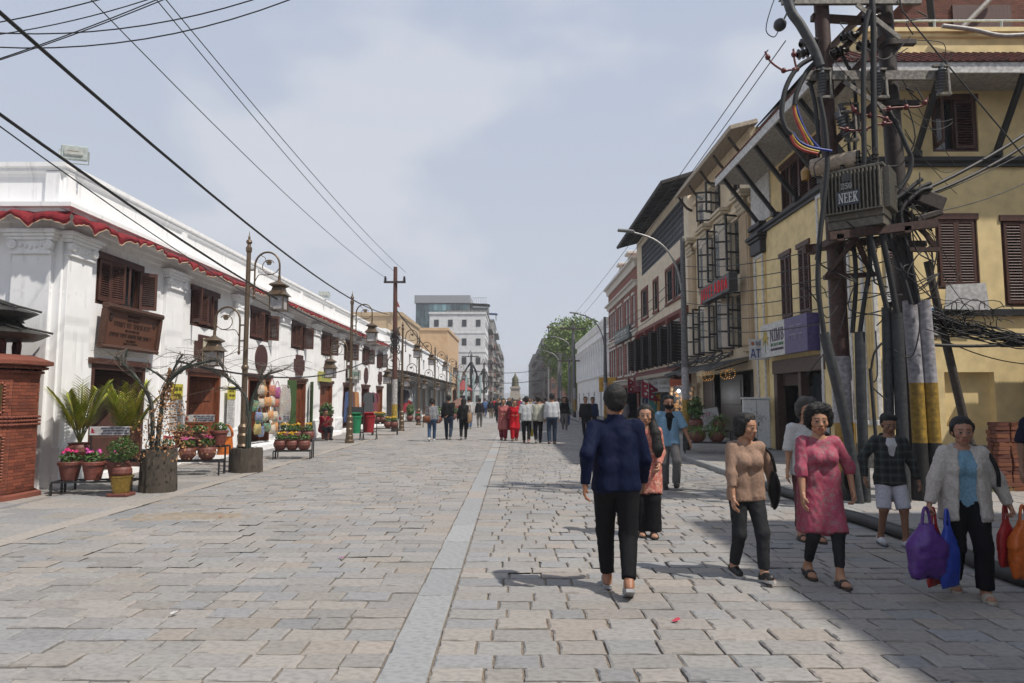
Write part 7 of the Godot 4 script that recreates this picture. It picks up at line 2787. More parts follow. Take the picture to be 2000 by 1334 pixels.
func plants() -> void:
	var pk := Color(0.55, 0.07, 0.30)
	var rd := Color(0.45, 0.02, 0.03)
	var yl := Color(0.62, 0.36, 0.01)
	# first rack, by the brick pillar
	rack("two-tier iron pot rack beside the brick shrine pillar", V(-7.15, 0, 11.95), 0.15, 1.25, [[0.22, 0.2, 0.36], [0.52, -0.28, 0.36]])
	pot("flower_pot", "terracotta pot of pink geraniums, leftmost on the front of the first rack", V(-7.55, 0.24, 11.7), 0.18, 0.31, "geranium", rd + Color(0.1, 0, 0.12), "terracotta pots", false, 1)
	pot("flower_pot", "terracotta pot of leafy geranium in the middle of the first rack", V(-7.15, 0.24, 11.7), 0.18, 0.31, "geranium", pk, "terracotta pots", false, 2)
	pot("flower_pot", "terracotta pot of magenta geraniums on the right of the first rack", V(-6.8, 0.24, 11.8), 0.17, 0.30, "geranium", pk, "terracotta pots", false, 3)
	pot("palm_pot", "yellow green palm in a ribbed red pot, left one by the dark door", V(-7.66, 0.54, 12.1), 0.2, 0.3, "palm", pk, "potted palms", true, 4)
	pot("palm_pot", "yellow green palm in a pot, right one behind the round bush", V(-6.9, 0.54, 12.2), 0.17, 0.28, "palm", pk, "potted palms", true, 5)
	rack_sign("white notice with small crimson flag on the first pot rack", V(-7.05, 0.98, 11.95), 0.1, 0.66, 0.15)
	var br := thing("brass_pot", "shiny brass pot holding a red pot on a flat brick", "pot", V(-6.52, 0.0, 11.45))
	var m := mk()
	m.bx(-0.17, 0.17, 0.005, 0.06, -0.14, 0.14, 0.01)
	put(m, "brick_base", clay(1), br)
	m = mk()
	m.lathe(W(0, 0.06, 0), [U(0, 0), U(0.13, 0), U(0.155, 0.15), U(0.17, 0.25), U(0.185, 0.26), U(0.185, 0.285), U(0.16, 0.29), U(0.15, 0.22), U(0, 0.2)], 24)
	put(m, "brass_body", M("brass", L(0.50, 0.34, 0.09), 0.25, fine(), W(2, 2, 2), 0.0, 0.9), br)
	pot("bush_pot", "clipped round green bush in a red pot standing in the brass pot", V(-6.52, 0.27, 11.45), 0.15, 0.24, "bush", pk, "", true, 6)
	# second rack
	rack("two-tier iron pot rack before the open second door", V(-6.88, 0, 14.85), 0.12, 1.2, [[0.3, 0.2, 0.36], [0.58, -0.2, 0.34]])
	pot("flower_pot", "terracotta pot of red flowers, left on the front of the second rack", V(-7.35, 0.32, 14.6), 0.17, 0.3, "geranium", rd, "terracotta pots", false, 7)
	pot("flower_pot", "round pot of magenta flowers in the middle of the second rack", V(-6.95, 0.32, 14.6), 0.17, 0.28, "geranium", pk, "terracotta pots", true, 8)
	pot("flower_pot", "round pot of dark pink flowers, right on the front of the second rack", V(-6.55, 0.32, 14.65), 0.18, 0.3, "geranium", Color(0.3, 0.02, 0.1), "terracotta pots", true, 9)
	pot("flower_pot", "terracotta pot of green leaves, left at the back of the second rack", V(-7.3, 0.6, 15.05), 0.17, 0.3, "green", pk, "terracotta pots", false, 10)
	pot("flower_pot", "wide pot of green leaves in the middle back of the second rack", V(-6.92, 0.6, 15.05), 0.19, 0.28, "green", pk, "terracotta pots", true, 11)
	pot("flower_pot", "terracotta pot of green leaves, right at the back of the second rack", V(-6.5, 0.6, 15.1), 0.18, 0.32, "green", pk, "terracotta pots", false, 12)
	rack_sign("white notice with small crimson flag on the second pot rack", V(-6.78, 1.12, 14.75), 0.1, 0.62, 0.15)
	# third rack, marigolds
	rack("stepped iron pot rack of marigolds past the second log planter", V(-6.0, 0, 18.7), 0.15, 0.95, [[0.22, 0.18, 0.3], [0.45, -0.18, 0.3]])
	var lab := ["left of the upper step", "middle of the upper step", "right of the upper step", "left of the lower step", "middle of the lower step", "right of the lower step"]
	for i in 6:
		var up := i < 3
		pot("flower_pot", "red pot of yellow marigolds at the " + lab[i] + " of the third rack", V(-6.32 + (i % 3) * 0.32, 0.47 if up else 0.24, 18.9 if up else 18.55), 0.17, 0.28, "marigold" if i != 5 else "green", yl, "terracotta pots", true, 13 + i)
	rack_sign("small white notice on the marigold rack", V(-6.3, 1.0, 18.7), 0.1, 0.3, 0.17)
	# farther pots
	rack("iron pot rack with round pots by the foot of the brown pole", V(-5.85, 0, 31.0), 0.1, 1.1, [[0.3, 0.15, 0.3], [0.5, -0.2, 0.3]])
	for i in 4:
		pot("flower_pot", "round red pot of orange flowers, %s on the rack by the brown pole" % ["leftmost", "second", "third", "rightmost"][i], V(-6.25 + i * 0.28, 0.52 if i < 2 else 0.32, 31.2 if i < 2 else 30.85), 0.18, 0.3, "marigold", yl, "terracotta pots", true, 20 + i)
	rack("iron pot rack under the fourth lantern post", V(-5.75, 0, 39.0), 0.1, 1.1, [[0.35, 0.0, 0.4]])
	pot("flower_pot", "pot of yellow leaves on the rack under the fourth lantern post", V(-5.95, 0.37, 39.0), 0.2, 0.34, "leafy", yl, "terracotta pots", true, 25)
	pot("flower_pot", "small dark red pot on the rack under the fourth lantern post", V(-5.5, 0.37, 39.0), 0.18, 0.3, "marigold", rd, "terracotta pots", true, 26)
	for q in [[-5.2, 46.0, "leafy"], [-4.9, 54.0, "leafy"], [-4.6, 62.0, "leafy"]]:
		pot("shrub_pot", "leafy potted shrub at the left kerb, %s" % {46.0: "nearest of three", 54.0: "middle of three", 62.0: "farthest of three"}[q[1]], V(q[0], 0, q[1]), 0.35, 0.5, q[2], yl, "potted shrubs", true, int(q[1]))
	pot("shrub_pot", "tall leafy potted plant beside the seated man", V(-7.6, 0.0, 27.7), 0.25, 0.85, "leafy", yl, "potted shrubs", false, 31)
	# right side
	rack("iron rack of spider plants by the right street lamp", V(5.45, 0.1, 19.4), -0.2, 1.3, [[0.3, 0.2, 0.4], [0.6, -0.25, 0.4]])
	pot("flower_pot", "round red pot of spider plant, left on the right-hand rack", V(5.1, 0.42, 19.2), 0.22, 0.32, "spider", yl, "terracotta pots", true, 32)
	pot("flower_pot", "round red pot of spider plant, right on the right-hand rack", V(5.65, 0.42, 19.25), 0.22, 0.32, "spider", yl, "terracotta pots", true, 33)
	pot("flower_pot", "pot of broad leaves at the back of the right-hand rack", V(5.2, 0.72, 19.7), 0.2, 0.32, "leafy", yl, "terracotta pots", true, 34)
	pot("flower_pot", "second pot of spider plant at the back of the right-hand rack", V(5.85, 0.72, 19.7), 0.2, 0.3, "spider", yl, "terracotta pots", true, 35)
	pot("weed_clump", "wispy green weed growing by the brick stack", V(7.75, 0.0, 11.5), 0.05, 0.12, "spider", yl, "", false, 36)
	# log planters with iron arbours; x is to the right as seen
	log_planter("hollow log planter with dry brown creeper, nearest the viewer", V(-6.25, 0, 12.1), 0.30, 0.72, 3, 0.0, [
		[[W(-0.05, 0.6, 0), W(0.0, 1.3, 0), W(0.05, 1.8, 0), W(0.45, 2.15, 0.1), W(1.0, 2.3, 0.1)], 0.06, 0.03],
		[[W(-0.1, 0.6, 0.05), W(-0.15, 1.5, 0.05), W(-0.45, 2.0, 0.05), W(-0.85, 2.35, 0)], 0.055, 0.025],
		[[W(0.05, 1.8, 0), W(0.25, 2.25, 0), W(0.35, 2.4, 0)], 0.03, 0.025],
		[[W(0.1, 1.9, 0), W(-0.05, 2.05, 0.1), W(-0.2, 2.15, 0.15)], 0.028, 0.022],
		[[W(0.2, 2.05, 0), W(0.5, 2.25, 0.0), W(0.65, 2.35, 0.0)], 0.028, 0.022],
		[[W(-0.7, 2.2, 0), W(-0.65, 2.5, 0)], 0.028, 0.022]], true)
	log_planter("wide sawn log planter with bare arbour under the lantern post", V(-5.95, 0, 15.3), 0.34, 0.52, 5, 0.0, [
		[[W(0.0, 0.4, 0), W(0.0, 1.2, 0), W(-0.1, 1.7, 0), W(-0.6, 2.15, 0), W(-1.3, 2.35, -0.2)], 0.065, 0.03],
		[[W(0.05, 0.4, 0), W(0.05, 1.4, 0), W(0.2, 1.9, 0), W(0.5, 2.25, 0)], 0.06, 0.025],
		[[W(0.25, 1.98, 0), W(0.3, 2.35, 0)], 0.025, 0.02],
		[[W(0.4, 2.15, 0), W(0.75, 2.25, 0)], 0.025, 0.02],
		[[W(-0.45, 2.02, 0), W(-0.7, 2.45, 0), W(-0.8, 2.5, 0)], 0.028, 0.02],
		[[W(-0.2, 1.85, 0), W(-0.65, 1.85, 0.1)], 0.025, 0.02]], false)

# ---------------------------------------------------------------- shop goods
func cloth_bag(called: String, label: String, category: String, at: Vector3, w: float, h: float, dp: float, mat: Material, sd: int, group := "", strap := 0.3, turn := 0.0, handle := false) -> Node3D:
	var t := thing(called, label, category, at, turn, group)
	var m := mk()
	var n := 26
	var rows := 16
	for j in rows + 1:
		var v := float(j) / rows
		var ww := w * 0.5 * (lerpf(0.28, 1.0, smoothstep(0.0, 0.42, v)) - 0.06 * v) if handle else w * 0.5 * (0.9 + 0.1 * sin(PI * v))
		var dd := dp * 0.5 * sin(PI * clampf(0.08 + v * 0.84, 0.0, 1.0)) * (1.0 if v < 0.99 else 0.5)
		if j == rows:
			ww *= 0.9
		for i in n:
			var a := TAU * i / n
			var c := cos(a)
			var sn := sin(a)
			var x := signf(c) * pow(absf(c), 0.8) * ww
			var z := signf(sn) * pow(absf(sn), 0.8) * dd
			var cr := 0.5 - absf(fnl.get_noise_3d(x * 7.0 + sd * 3.0, v * 3.0 + x * 4.0, z * 7.0))
			m.v.append(W(x * (1.0 + 0.08 * fnl.get_noise_2d(v * 4.0, sd)), -h * v + 0.05 * h * fnl.get_noise_2d(x * 6.0 + sd, 3.0) * v, z + signf(z) * (0.26 if handle else 0.12) * dp * cr))
	for j in rows:
		for i in n:
			var a := j * n + i
			var b := j * n + (i + 1) % n
			m.ix.append_array(PackedInt32Array([a, b, a + n, b, b + n, a + n]))
	for i in range(1, n - 1):
		m.ix.append_array(PackedInt32Array([rows * n, rows * n + i, rows * n + i + 1, 0, i + 1, i]))
	m.n = normals_of(m.v, m.ix)
	m.c.resize(m.v.size())
	m.c.fill(Color(1, 1, 1))
	put(m, "bag_body", mat, t)
	if strap > 0.0:
		var hw := 0.12 if handle else 0.35
		m = mk()
		m.tube(curved([W(-w * hw, -0.02, 0), W(-w * hw * 0.6, strap * 0.7, 0), W(0, strap, 0), W(w * hw * 0.6, strap * 0.7, 0), W(w * hw, -0.02, 0)], 4), 0.012, -1, 6)
		put(m, "strap", mat, t)
	return t

func garment(label: String, at: Vector3, turn: float, w: float, h: float, mat: Material, sleeves: bool, sd: int) -> void:
	var t := thing("hanging_garment", label, "clothing", at, turn, "clothes hung outside the shops")
	var m := mk()
	var cols := 14
	var rows := 8
	for side in [1.0, -1.0]:
		var g := []
		for j in rows + 1:
			var r := []
			for i in cols + 1:
				var u := float(i) / cols * 2.0 - 1.0
				var v := float(j) / rows
				var ww := w * 0.5 * (0.75 + 0.25 * v)
				r.append(W(u * ww, -v * h - 0.08 * absf(u) * (1.0 - v), side * (0.05 * sqrt(maxf(0.0, 1.0 - u * u)) + 0.02 * sin(u * 9.0 + sd) * v)))
			g.append(r)
		for j in rows:
			for i in cols:
				m.quad(g[j][i], g[j][i + 1], g[j + 1][i + 1], g[j + 1][i])
	put(m, "cloth", mat, t)
	if sleeves:
		for s in [-1.0, 1.0]:
			var k := mk()
			k.tube(curved([W(s * w * 0.36, -0.08, 0), W(s * w * 0.52, -0.3, 0), W(s * w * 0.56, -0.58, 0)], 4), 0.075, 0.06, 8)
			put(k, "sleeve", mat, t)
	var hk := mk()
	hk.tube(curved([W(0, -0.02, 0), W(0, 0.08, 0), W(0.03, 0.12, 0)], 3), 0.006, -1, 5)
	put(hk, "hanger_hook", black_paint(), t)

func spotted(key: String, base: Color, spots: Array, sd: int, n := 260, size := 256, smin := 2, smax := 8) -> StandardMaterial3D:
	if mats.has(key):
		return mats[key]
	var g := RandomNumberGenerator.new()
	g.seed = sd
	var im := Image.create(size, size, false, Image.FORMAT_RGB8)
	im.fill(base)
	for i in n:
		var c: Color = spots[g.randi() % spots.size()]
		var x := g.randi() % size
		var y := g.randi() % size
		var r := g.randi_range(smin, smax)
		for k in 5:
			var a := TAU * k / 5.0 + g.randf()
			var rr := maxi(1, r / 2)
			var q := Rect2i(x + int(cos(a) * r) - rr, y + int(sin(a) * r) - rr, rr * 2, rr + 1)
			for ox in [-size, 0, size]:
				for oy in [-size, 0, size]:
					im.fill_rect(Rect2i(q.position + Vector2i(ox, oy), q.size).intersection(Rect2i(0, 0, size, size)), c)
	var t := ImageTexture.create_from_image(im)
	texs[key] = t
	var m := M(key, Color.WHITE, 0.8, t, W(2.2, 2.2, 2.2), 0.0, 0.0, false)
	return m

func shop_goods() -> void:
	# hanging bags at the third door of the white building
	var cols := [Color(0.45, 0.40, 0.32), Color(0.40, 0.12, 0.08), Color(0.12, 0.2, 0.35), Color(0.5, 0.25, 0.08), Color(0.3, 0.05, 0.2), Color(0.1, 0.22, 0.12), Color(0.5, 0.45, 0.35), Color(0.35, 0.3, 0.1)]
	var g := RandomNumberGenerator.new()
	g.seed = 12
	var words_ := ["cream", "rust red", "blue", "orange", "plum", "green", "off-white", "mustard"]
	var rowname := ["top", "second", "third", "bottom"]
	for j in 4:
		for i in 5:
			var k := (i * 3 + j * 5) % 8
			var c: Color = cols[k]
			var m := spotted("woven_%d" % k, L(c.r, c.g, c.b), [L(0.5, 0.1, 0.05), L(0.05, 0.15, 0.4), L(0.6, 0.5, 0.3), L(0.5, 0.3, 0.05), L(0.05, 0.05, 0.06)], 40 + k, 200)
			cloth_bag("hanging_bag", "%s woven bag, %s row, %s from the left, at the third door" % [words_[k], rowname[j], ["first", "second", "third", "fourth", "fifth"][i]], "bag", V(-8.05 + g.randf_range(-0.1, 0.15), 2.05 - j * 0.42 + g.randf_range(-0.05, 0.05), 21.35 + i * 0.36), g.randf_range(0.26, 0.36), g.randf_range(0.26, 0.38), 0.12, m, i + j * 7, "woven bags at the third door", 0.2, 1.2)
	for i in 4:
		var m := spotted("scarf_%d" % i, L(0.32, 0.33, 0.33), [L(0.5, 0.1, 0.06), L(0.06, 0.2, 0.4), L(0.6, 0.55, 0.4), L(0.1, 0.1, 0.1), L(0.55, 0.4, 0.1)], 60 + i, 300)
		cloth_bag("hanging_scarves", "bundle of patterned scarves right of the third door, %s" % ["first", "second", "third", "fourth"][i], "scarf", V(-8.0, 1.98, 23.5 + i * 0.2), 0.3, 1.1 + 0.08 * (i % 2), 0.16, m, 70 + i, "scarves on the wall", 0.12, 1.3)
	# clothes by the sixth and seventh doors and in the open shop
	var q := [["deep blue shawl hung in the sixth doorway", 33.2, 0.5, 1.5, L(0.05, 0.09, 0.22)], ["brown striped shawl hung in the sixth doorway", 33.8, 0.45, 1.6, L(0.16, 0.07, 0.04)], ["peach shawl hung in the sixth doorway", 34.6, 0.5, 1.5, L(0.5, 0.24, 0.1)], ["grey jacket hung outside the seventh door", 37.8, 0.6, 1.1, L(0.07, 0.075, 0.085)], ["red patterned jacket hung outside the seventh door", 38.9, 0.6, 1.2, L(0.22, 0.05, 0.08)]]
	var n := 0
	for e in q:
		garment(e[0], V(-8.05, 2.0, e[1]), 1.1, e[2] * 1.4, e[3], M("garment_%d" % n, e[4], 0.85, fine(), W(4, 4, 4)), n > 2, n)
		n += 1
	q = [["white blouse hung in the open shop", 50.6, 2.4, L(0.6, 0.6, 0.6)], ["red and white dress hung low in the open shop", 50.2, 1.6, L(0.4, 0.03, 0.05)], ["pale blue top hung in the open shop", 51.8, 2.4, L(0.35, 0.42, 0.48)], ["dark dress hung at the open shop's edge", 49.2, 2.3, L(0.03, 0.03, 0.05)]]
	for e in q:
		garment(e[0], V(-8.0, e[2], e[1]), 0.8, 0.9, 0.95, M("garment_%d" % n, e[3], 0.85, fine(), W(4, 4, 4)), true, n)
		n += 1
	q = [["dark coat hung under the scalloped awning, nearest", 34.4, L(0.03, 0.045, 0.05)], ["mustard kurta hung under the scalloped awning", 35.0, L(0.45, 0.22, 0.02)], ["teal shawl hung under the scalloped awning", 37.5, L(0.04, 0.2, 0.19)], ["navy dress hung under the scalloped awning", 38.4, L(0.03, 0.035, 0.09)], ["pale grey shirt hung under the scalloped awning", 39.6, L(0.4, 0.4, 0.39)]]
	for e in q:
		garment(e[0], V(7.6, 1.95, e[1]), -0.7, 0.8, 1.2, M("garment_%d" % n, e[2], 0.85, fine(), W(4, 4, 4)), n % 2 == 0, n)
		n += 1
	# crimson pennants on short poles
	for e in [["crimson pennant flag hanging from a pole under the awning, nearest", 34.2, 6.7, 1.95, 0.5], ["crimson pennant flag under the awning, second", 35.6, 6.6, 2.1, -0.1], ["crimson pennant flag at the far end of the awning", 40.5, 6.7, 2.4, 0.3]]:
		var t := thing("pennant_flag", e[0], "flag", V(e[2], e[3], e[1]), e[4], "crimson flags on the right")
		var m := mk()
		m.prism(PackedVector2Array([U(0, 0.5), U(0.75, 0.05), U(0.2, 0.0), U(0.8, -0.45), U(0, -0.4)]), -0.006, 0.006)
		put(m, "cloth", paint("flag_crimson", 0.4, 0.02, 0.05), t)
		m = mk()
		m.tube([W(0, -0.6, 0), W(0, 0.65, 0)], 0.015, -1, 6)
		put(m, "pole", paint("galvanised", 0.35, 0.35, 0.34), t)
		m = mk()
		m.ball(W(0.22, -0.22, 0.008), W(0.08, 0.08, 0.006), 4, 8)
		m.ball(W(0.2, 0.18, 0.008), W(0.07, 0.05, 0.006), 4, 8)
		put(m, "white_emblems", paint("white_trim", 0.72, 0.71, 0.68), t)
	var fl := thing("roof_flag", "small red flag on a thin pole above the tan block", "flag", V(-10.8, 9.3, 61.5))
	var fm := mk()
	fm.tube([W(0, 0, 0), W(0, 1.6, 0)], 0.03, -1, 5)
	put(fm, "pole", paint("dark_wood"), fl)
	fm = mk()
	fm.prism(PackedVector2Array([U(0, 1.6), U(0.4, 0.6), U(0.0, 0.75)]), -0.01, 0.01)
	put(fm, "cloth", paint("dull_red_cloth", 0.30, 0.05, 0.05), fl)
	# banner and posters on the right
	var bn := thing("crimson_banner", "dark crimson cloth banner hung between the boards", "banner", V(7.4, 2.05, 39.0), -1.0)
	fm = mk()
	for i in 12:
		fm.quad(W(-0.9 + i * 0.15, 0, 0.04 * sin(i * 1.0)), W(-0.75 + i * 0.15, 0, 0.04 * sin((i + 1) * 1.0)), W(-0.75 + i * 0.15, 0.85, 0), W(-0.9 + i * 0.15, 0.85, 0))
	put(fm, "cloth", paint("banner_crimson", 0.18, 0.02, 0.04, 0.8), bn)
	fm = mk()
	scribble(fm, 0, 0.45, 1.3, 0.3, 0.05)
	put(fm, "lettering", paint("pale_pink_print", 0.4, 0.25, 0.25), bn)
	var sp := thing("snack_poster", "tall poster of fried snacks beside the brick pier", "poster", V(7.25, 0.75, 29.6), -0.35)
	fm = mk()
	fm.bx(-0.4, 0.4, 0, 1.6, 0, 0.04)
	put(fm, "board", paint("poster_dark", 0.04, 0.03, 0.028, 0.5), sp)
	fm = mk()
	for i in 60:
		fm.col = Color(0.42, 0.2, 0.07) * g.randf_range(0.5, 1.4)
		fm.ball(W(g.randf_range(-0.36, 0.36), g.randf_range(0.1, 1.2), 0.04), W(g.randf_range(0.04, 0.1), g.randf_range(0.03, 0.07), 0.008), 4, 7)
	put(fm, "snack_picture", M("snack_print", Color.WHITE, 0.6), sp)
	for s in [-1.0, 1.0]:
		var cs := thing("corn_snack_bags", "string of golden snack bags hung on the %s of the snack poster" % ("left" if s < 0 else "right"), "snacks", V(7.2 + s * 0.46, 0.7, 29.45), 0.0, "snack bag strings")
		fm = mk()
		for i in 7:
			fm.ball(W(g.randf_range(-0.03, 0.03), i * 0.21 + 0.1, 0), W(0.09, 0.12, 0.06), 5, 8)
		put(fm, "bags", M("snack_gold", L(0.36, 0.2, 0.09), 0.4, fine(), W(6, 6, 6)), cs)
	var jp := thing("juice_poster", "tilted white menu poster with pink print behind the plant rack", "poster", V(6.2, 0.35, 21.8), -0.3)
	jp.rotation.z = 0.2
	fm = mk()
	fm.bx(-0.42, 0.42, 0, 0.95, 0, 0.03)
	put(fm, "board", paint("poster_white", 0.5, 0.49, 0.5, 0.5), jp)
	fm = mk()
	scribble(fm, -0.05, 0.75, 0.6, 0.14, 0.031)
	put(fm, "lettering", paint("pink_print", 0.42, 0.08, 0.14), jp)
	fm = mk()
	for i in 3:
		fm.lathe(W(0.0 + i * 0.13, 0.15 + 0.08 * i, 0.02), [U(0.035, 0), U(0.055, 0.3)], 8, U(1, 0.3))
	put(fm, "drink_picture", paint("green_print", 0.12, 0.25, 0.2), jp)
	var ol := thing("orange_lamp_box", "small orange light box under the tin awning", "sign", V(6.9, 2.15, 28.6), -0.4)
	fm = mk()
	fm.bx(-0.4, 0.4, 0, 0.3, -0.1, 0.1, 0.02)
	put(fm, "box", paint("orange_box", 0.5, 0.09, 0.02, 0.5), ol)
	# orange hopper chair by the second door
	var oc := thing("orange_stool", "bright orange plastic stool by the second door", "stool", V(-7.4, 0.2, 17.6))
	fm = mk()
	fm.lathe(Vector3.ZERO, [U(0.22, 0), U(0.2, 0.02), U(0.16, 0.42), U(0.17, 0.45), U(0.0, 0.45)], 16)
	put(fm, "seat", paint("orange_plastic", 0.62, 0.16, 0.02, 0.4), oc)
	fm = mk()
	var arc := []
	for i in 11:
		var a := PI * i / 10.0
		arc.append(W(cos(a) * 0.15, 0.45 + sin(a) * 0.28, -0.05))
	fm.tube(arc, 0.035, -1, 8)
	put(fm, "back_hoop", paint("orange_plastic"), oc)

# ---------------------------------------------------------------- figures
# Meshes a smooth union of tapered capsules as surface nets. Each bone: [a, b, ra, rb, flags, op]
# flags 1: cut flat at b, 2: cut flat at a; op 1: carve away instead of adding
func net(bones: Array, cell: float, k: float, disp := 0.0, fold := W(7, 4, 7), seed_ := 0.0) -> MB:
	var lo := W(1e9, 1e9, 1e9)
	var hi := -lo
	for q in bones:
		if q.size() > 5 and q[5] == 1:
			continue
		var r := maxf(q[2], q[3]) + cell * 2.5
		var rr := W(r, r, r)
		lo = lo.min(q[0] - rr).min(q[1] - rr)
		hi = hi.max(q[0] + rr).max(q[1] + rr)
	var nx := int((hi.x - lo.x) / cell) + 2
	var ny := int((hi.y - lo.y) / cell) + 2
	var nz := int((hi.z - lo.z) / cell) + 2
	var nxy := nx * ny
	var f := PackedFloat32Array()
	f.resize(nxy * nz)
	f.fill(9.0)
	for q in bones:
		var a: Vector3 = q[0]
		var b: Vector3 = q[1]
		var ra: float = q[2]
		var rb: float = q[3]
		var fl: int = q[4] if q.size() > 4 else 0
		var op: int = q[5] if q.size() > 5 else 0
		var kk := k
		var ab := b - a
		var l2 := maxf(ab.length_squared(), 1e-9)
		var ln := sqrt(l2)
		var g := maxf(ra, rb) + k + cell * 2.0
		var p0 := (a.min(b) - lo) / cell
		var p1 := (a.max(b) - lo) / cell
		var gc := g / cell
		var x0 := maxi(0, int(p0.x - gc))
		var x1 := mini(nx - 1, int(p1.x + gc) + 1)
		var y0 := maxi(0, int(p0.y - gc))
		var y1 := mini(ny - 1, int(p1.y + gc) + 1)
		var z0 := maxi(0, int(p0.z - gc))
		var z1 := mini(nz - 1, int(p1.z + gc) + 1)
		var dr := rb - ra
		for z in range(z0, z1 + 1):
			for y in range(y0, y1 + 1):
				var idx := z * nxy + y * nx + x0
				var pa := W(lo.x + x0 * cell, lo.y + y * cell, lo.z + z * cell) - a
				for x in range(x0, x1 + 1):
					var t := pa.dot(ab) / l2
					var d := 0.0
					if t > 1.0:
						if fl & 1:
							d = maxf((pa - ab * t).length() - rb, (t - 1.0) * ln)
						else:
							d = (pa - ab).length() - rb
					elif t < 0.0:
						if fl & 2:
							d = maxf((pa - ab * t).length() - ra, -t * ln)
						else:
							d = pa.length() - ra
					else:
						d = (pa - ab * t).length() - ra - dr * t
					var o := f[idx]
					if op == 0:
						var h := kk - absf(d - o)
						f[idx] = minf(d, o) - (h * h / (4.0 * kk) if h > 0.0 else 0.0)
					else:
						f[idx] = maxf(-d, o)
					idx += 1
					pa.x += cell
	var mb := MB.new()
	var vid := PackedInt32Array()
	vid.resize(nxy * nz)
	vid.fill(-1)
	var lim := cell * 2.2
	var pos := PackedVector3Array()
	var tri := PackedInt32Array()
	for z in nz - 1:
		for y in ny - 1:
			var i := z * nxy + y * nx - 1
			for x in nx - 1:
				i += 1
				var v0 := f[i]
				if v0 > lim or v0 < -lim:
					continue
				var v1 := f[i + 1]
				var v2 := f[i + nx]
				var v3 := f[i + nx + 1]
				var v4 := f[i + nxy]
				var v5 := f[i + nxy + 1]
				var v6 := f[i + nxy + nx]
				var v7 := f[i + nxy + nx + 1]
				var mask := (1 if v0 < 0.0 else 0) | (2 if v1 < 0.0 else 0) | (4 if v2 < 0.0 else 0) | (8 if v3 < 0.0 else 0) | (16 if v4 < 0.0 else 0) | (32 if v5 < 0.0 else 0) | (64 if v6 < 0.0 else 0) | (128 if v7 < 0.0 else 0)
				if mask == 0 or mask == 255:
					continue
				var s := Vector3.ZERO
				var n := 0.0
				if (v0 < 0.0) != (v1 < 0.0): s += W(v0 / (v0 - v1), 0, 0); n += 1.0
				if (v2 < 0.0) != (v3 < 0.0): s += W(v2 / (v2 - v3), 1, 0); n += 1.0
				if (v4 < 0.0) != (v5 < 0.0): s += W(v4 / (v4 - v5), 0, 1); n += 1.0
				if (v6 < 0.0) != (v7 < 0.0): s += W(v6 / (v6 - v7), 1, 1); n += 1.0
				if (v0 < 0.0) != (v2 < 0.0): s += W(0, v0 / (v0 - v2), 0); n += 1.0
				if (v1 < 0.0) != (v3 < 0.0): s += W(1, v1 / (v1 - v3), 0); n += 1.0
				if (v4 < 0.0) != (v6 < 0.0): s += W(0, v4 / (v4 - v6), 1); n += 1.0
				if (v5 < 0.0) != (v7 < 0.0): s += W(1, v5 / (v5 - v7), 1); n += 1.0
				if (v0 < 0.0) != (v4 < 0.0): s += W(0, 0, v0 / (v0 - v4)); n += 1.0
				if (v1 < 0.0) != (v5 < 0.0): s += W(1, 0, v1 / (v1 - v5)); n += 1.0
				if (v2 < 0.0) != (v6 < 0.0): s += W(0, 1, v2 / (v2 - v6)); n += 1.0
				if (v3 < 0.0) != (v7 < 0.0): s += W(1, 1, v3 / (v3 - v7)); n += 1.0
				vid[i] = pos.size()
				pos.append(lo + (W(x, y, z) + s / n) * cell)
				var inside := v0 < 0.0
				var me := vid[i]
				if inside != (v1 < 0.0) and y > 0 and z > 0:
					var b1 := vid[i - nx]
					var b2 := vid[i - nx - nxy]
					var b3 := vid[i - nxy]
					if b1 >= 0 and b2 >= 0 and b3 >= 0:
						if inside: tri.append_array(PackedInt32Array([me, b2, b1, me, b3, b2]))
						else: tri.append_array(PackedInt32Array([me, b1, b2, me, b2, b3]))
				if inside != (v2 < 0.0) and x > 0 and z > 0:
					var b1 := vid[i - nxy]
					var b2 := vid[i - nxy - 1]
					var b3 := vid[i - 1]
					if b1 >= 0 and b2 >= 0 and b3 >= 0:
						if inside: tri.append_array(PackedInt32Array([me, b2, b1, me, b3, b2]))
						else: tri.append_array(PackedInt32Array([me, b1, b2, me, b2, b3]))
				if inside != (v4 < 0.0) and x > 0 and y > 0:
					var b1 := vid[i - 1]
					var b2 := vid[i - 1 - nx]
					var b3 := vid[i - nx]
					if b1 >= 0 and b2 >= 0 and b3 >= 0:
						if inside: tri.append_array(PackedInt32Array([me, b2, b1, me, b3, b2]))
						else: tri.append_array(PackedInt32Array([me, b1, b2, me, b2, b3]))
	var nor := normals_of(pos, tri)
	if disp > 0.0:
		for i in pos.size():
			var p := pos[i] * fold
			var w := 1.0 - absf(fnl.get_noise_3d(p.x + seed_, p.y + 0.6 * p.x, p.z)) * 2.4
			pos[i] += nor[i] * disp * (w + 0.5 * fnl.get_noise_3d(p.x * 2.7, p.y * 2.7 + seed_, p.z * 2.7))
		nor = normals_of(pos, tri)
	mb.v = pos
	mb.n = nor
	var cc := PackedColorArray()
	cc.resize(pos.size())
	cc.fill(Color(1, 1, 1))
	mb.c = cc
	mb.ix = tri
	return mb

func normals_of(pos: PackedVector3Array, tri: PackedInt32Array) -> PackedVector3Array:
	var nor := PackedVector3Array()
	nor.resize(pos.size())
	for i in range(0, tri.size(), 3):
		var a := tri[i]
		var b := tri[i + 1]
		var c := tri[i + 2]
		var n := (pos[c] - pos[a]).cross(pos[b] - pos[a])
		nor[a] += n
		nor[b] += n
		nor[c] += n
	for i in nor.size():
		nor[i] = nor[i].normalized()
	return nor

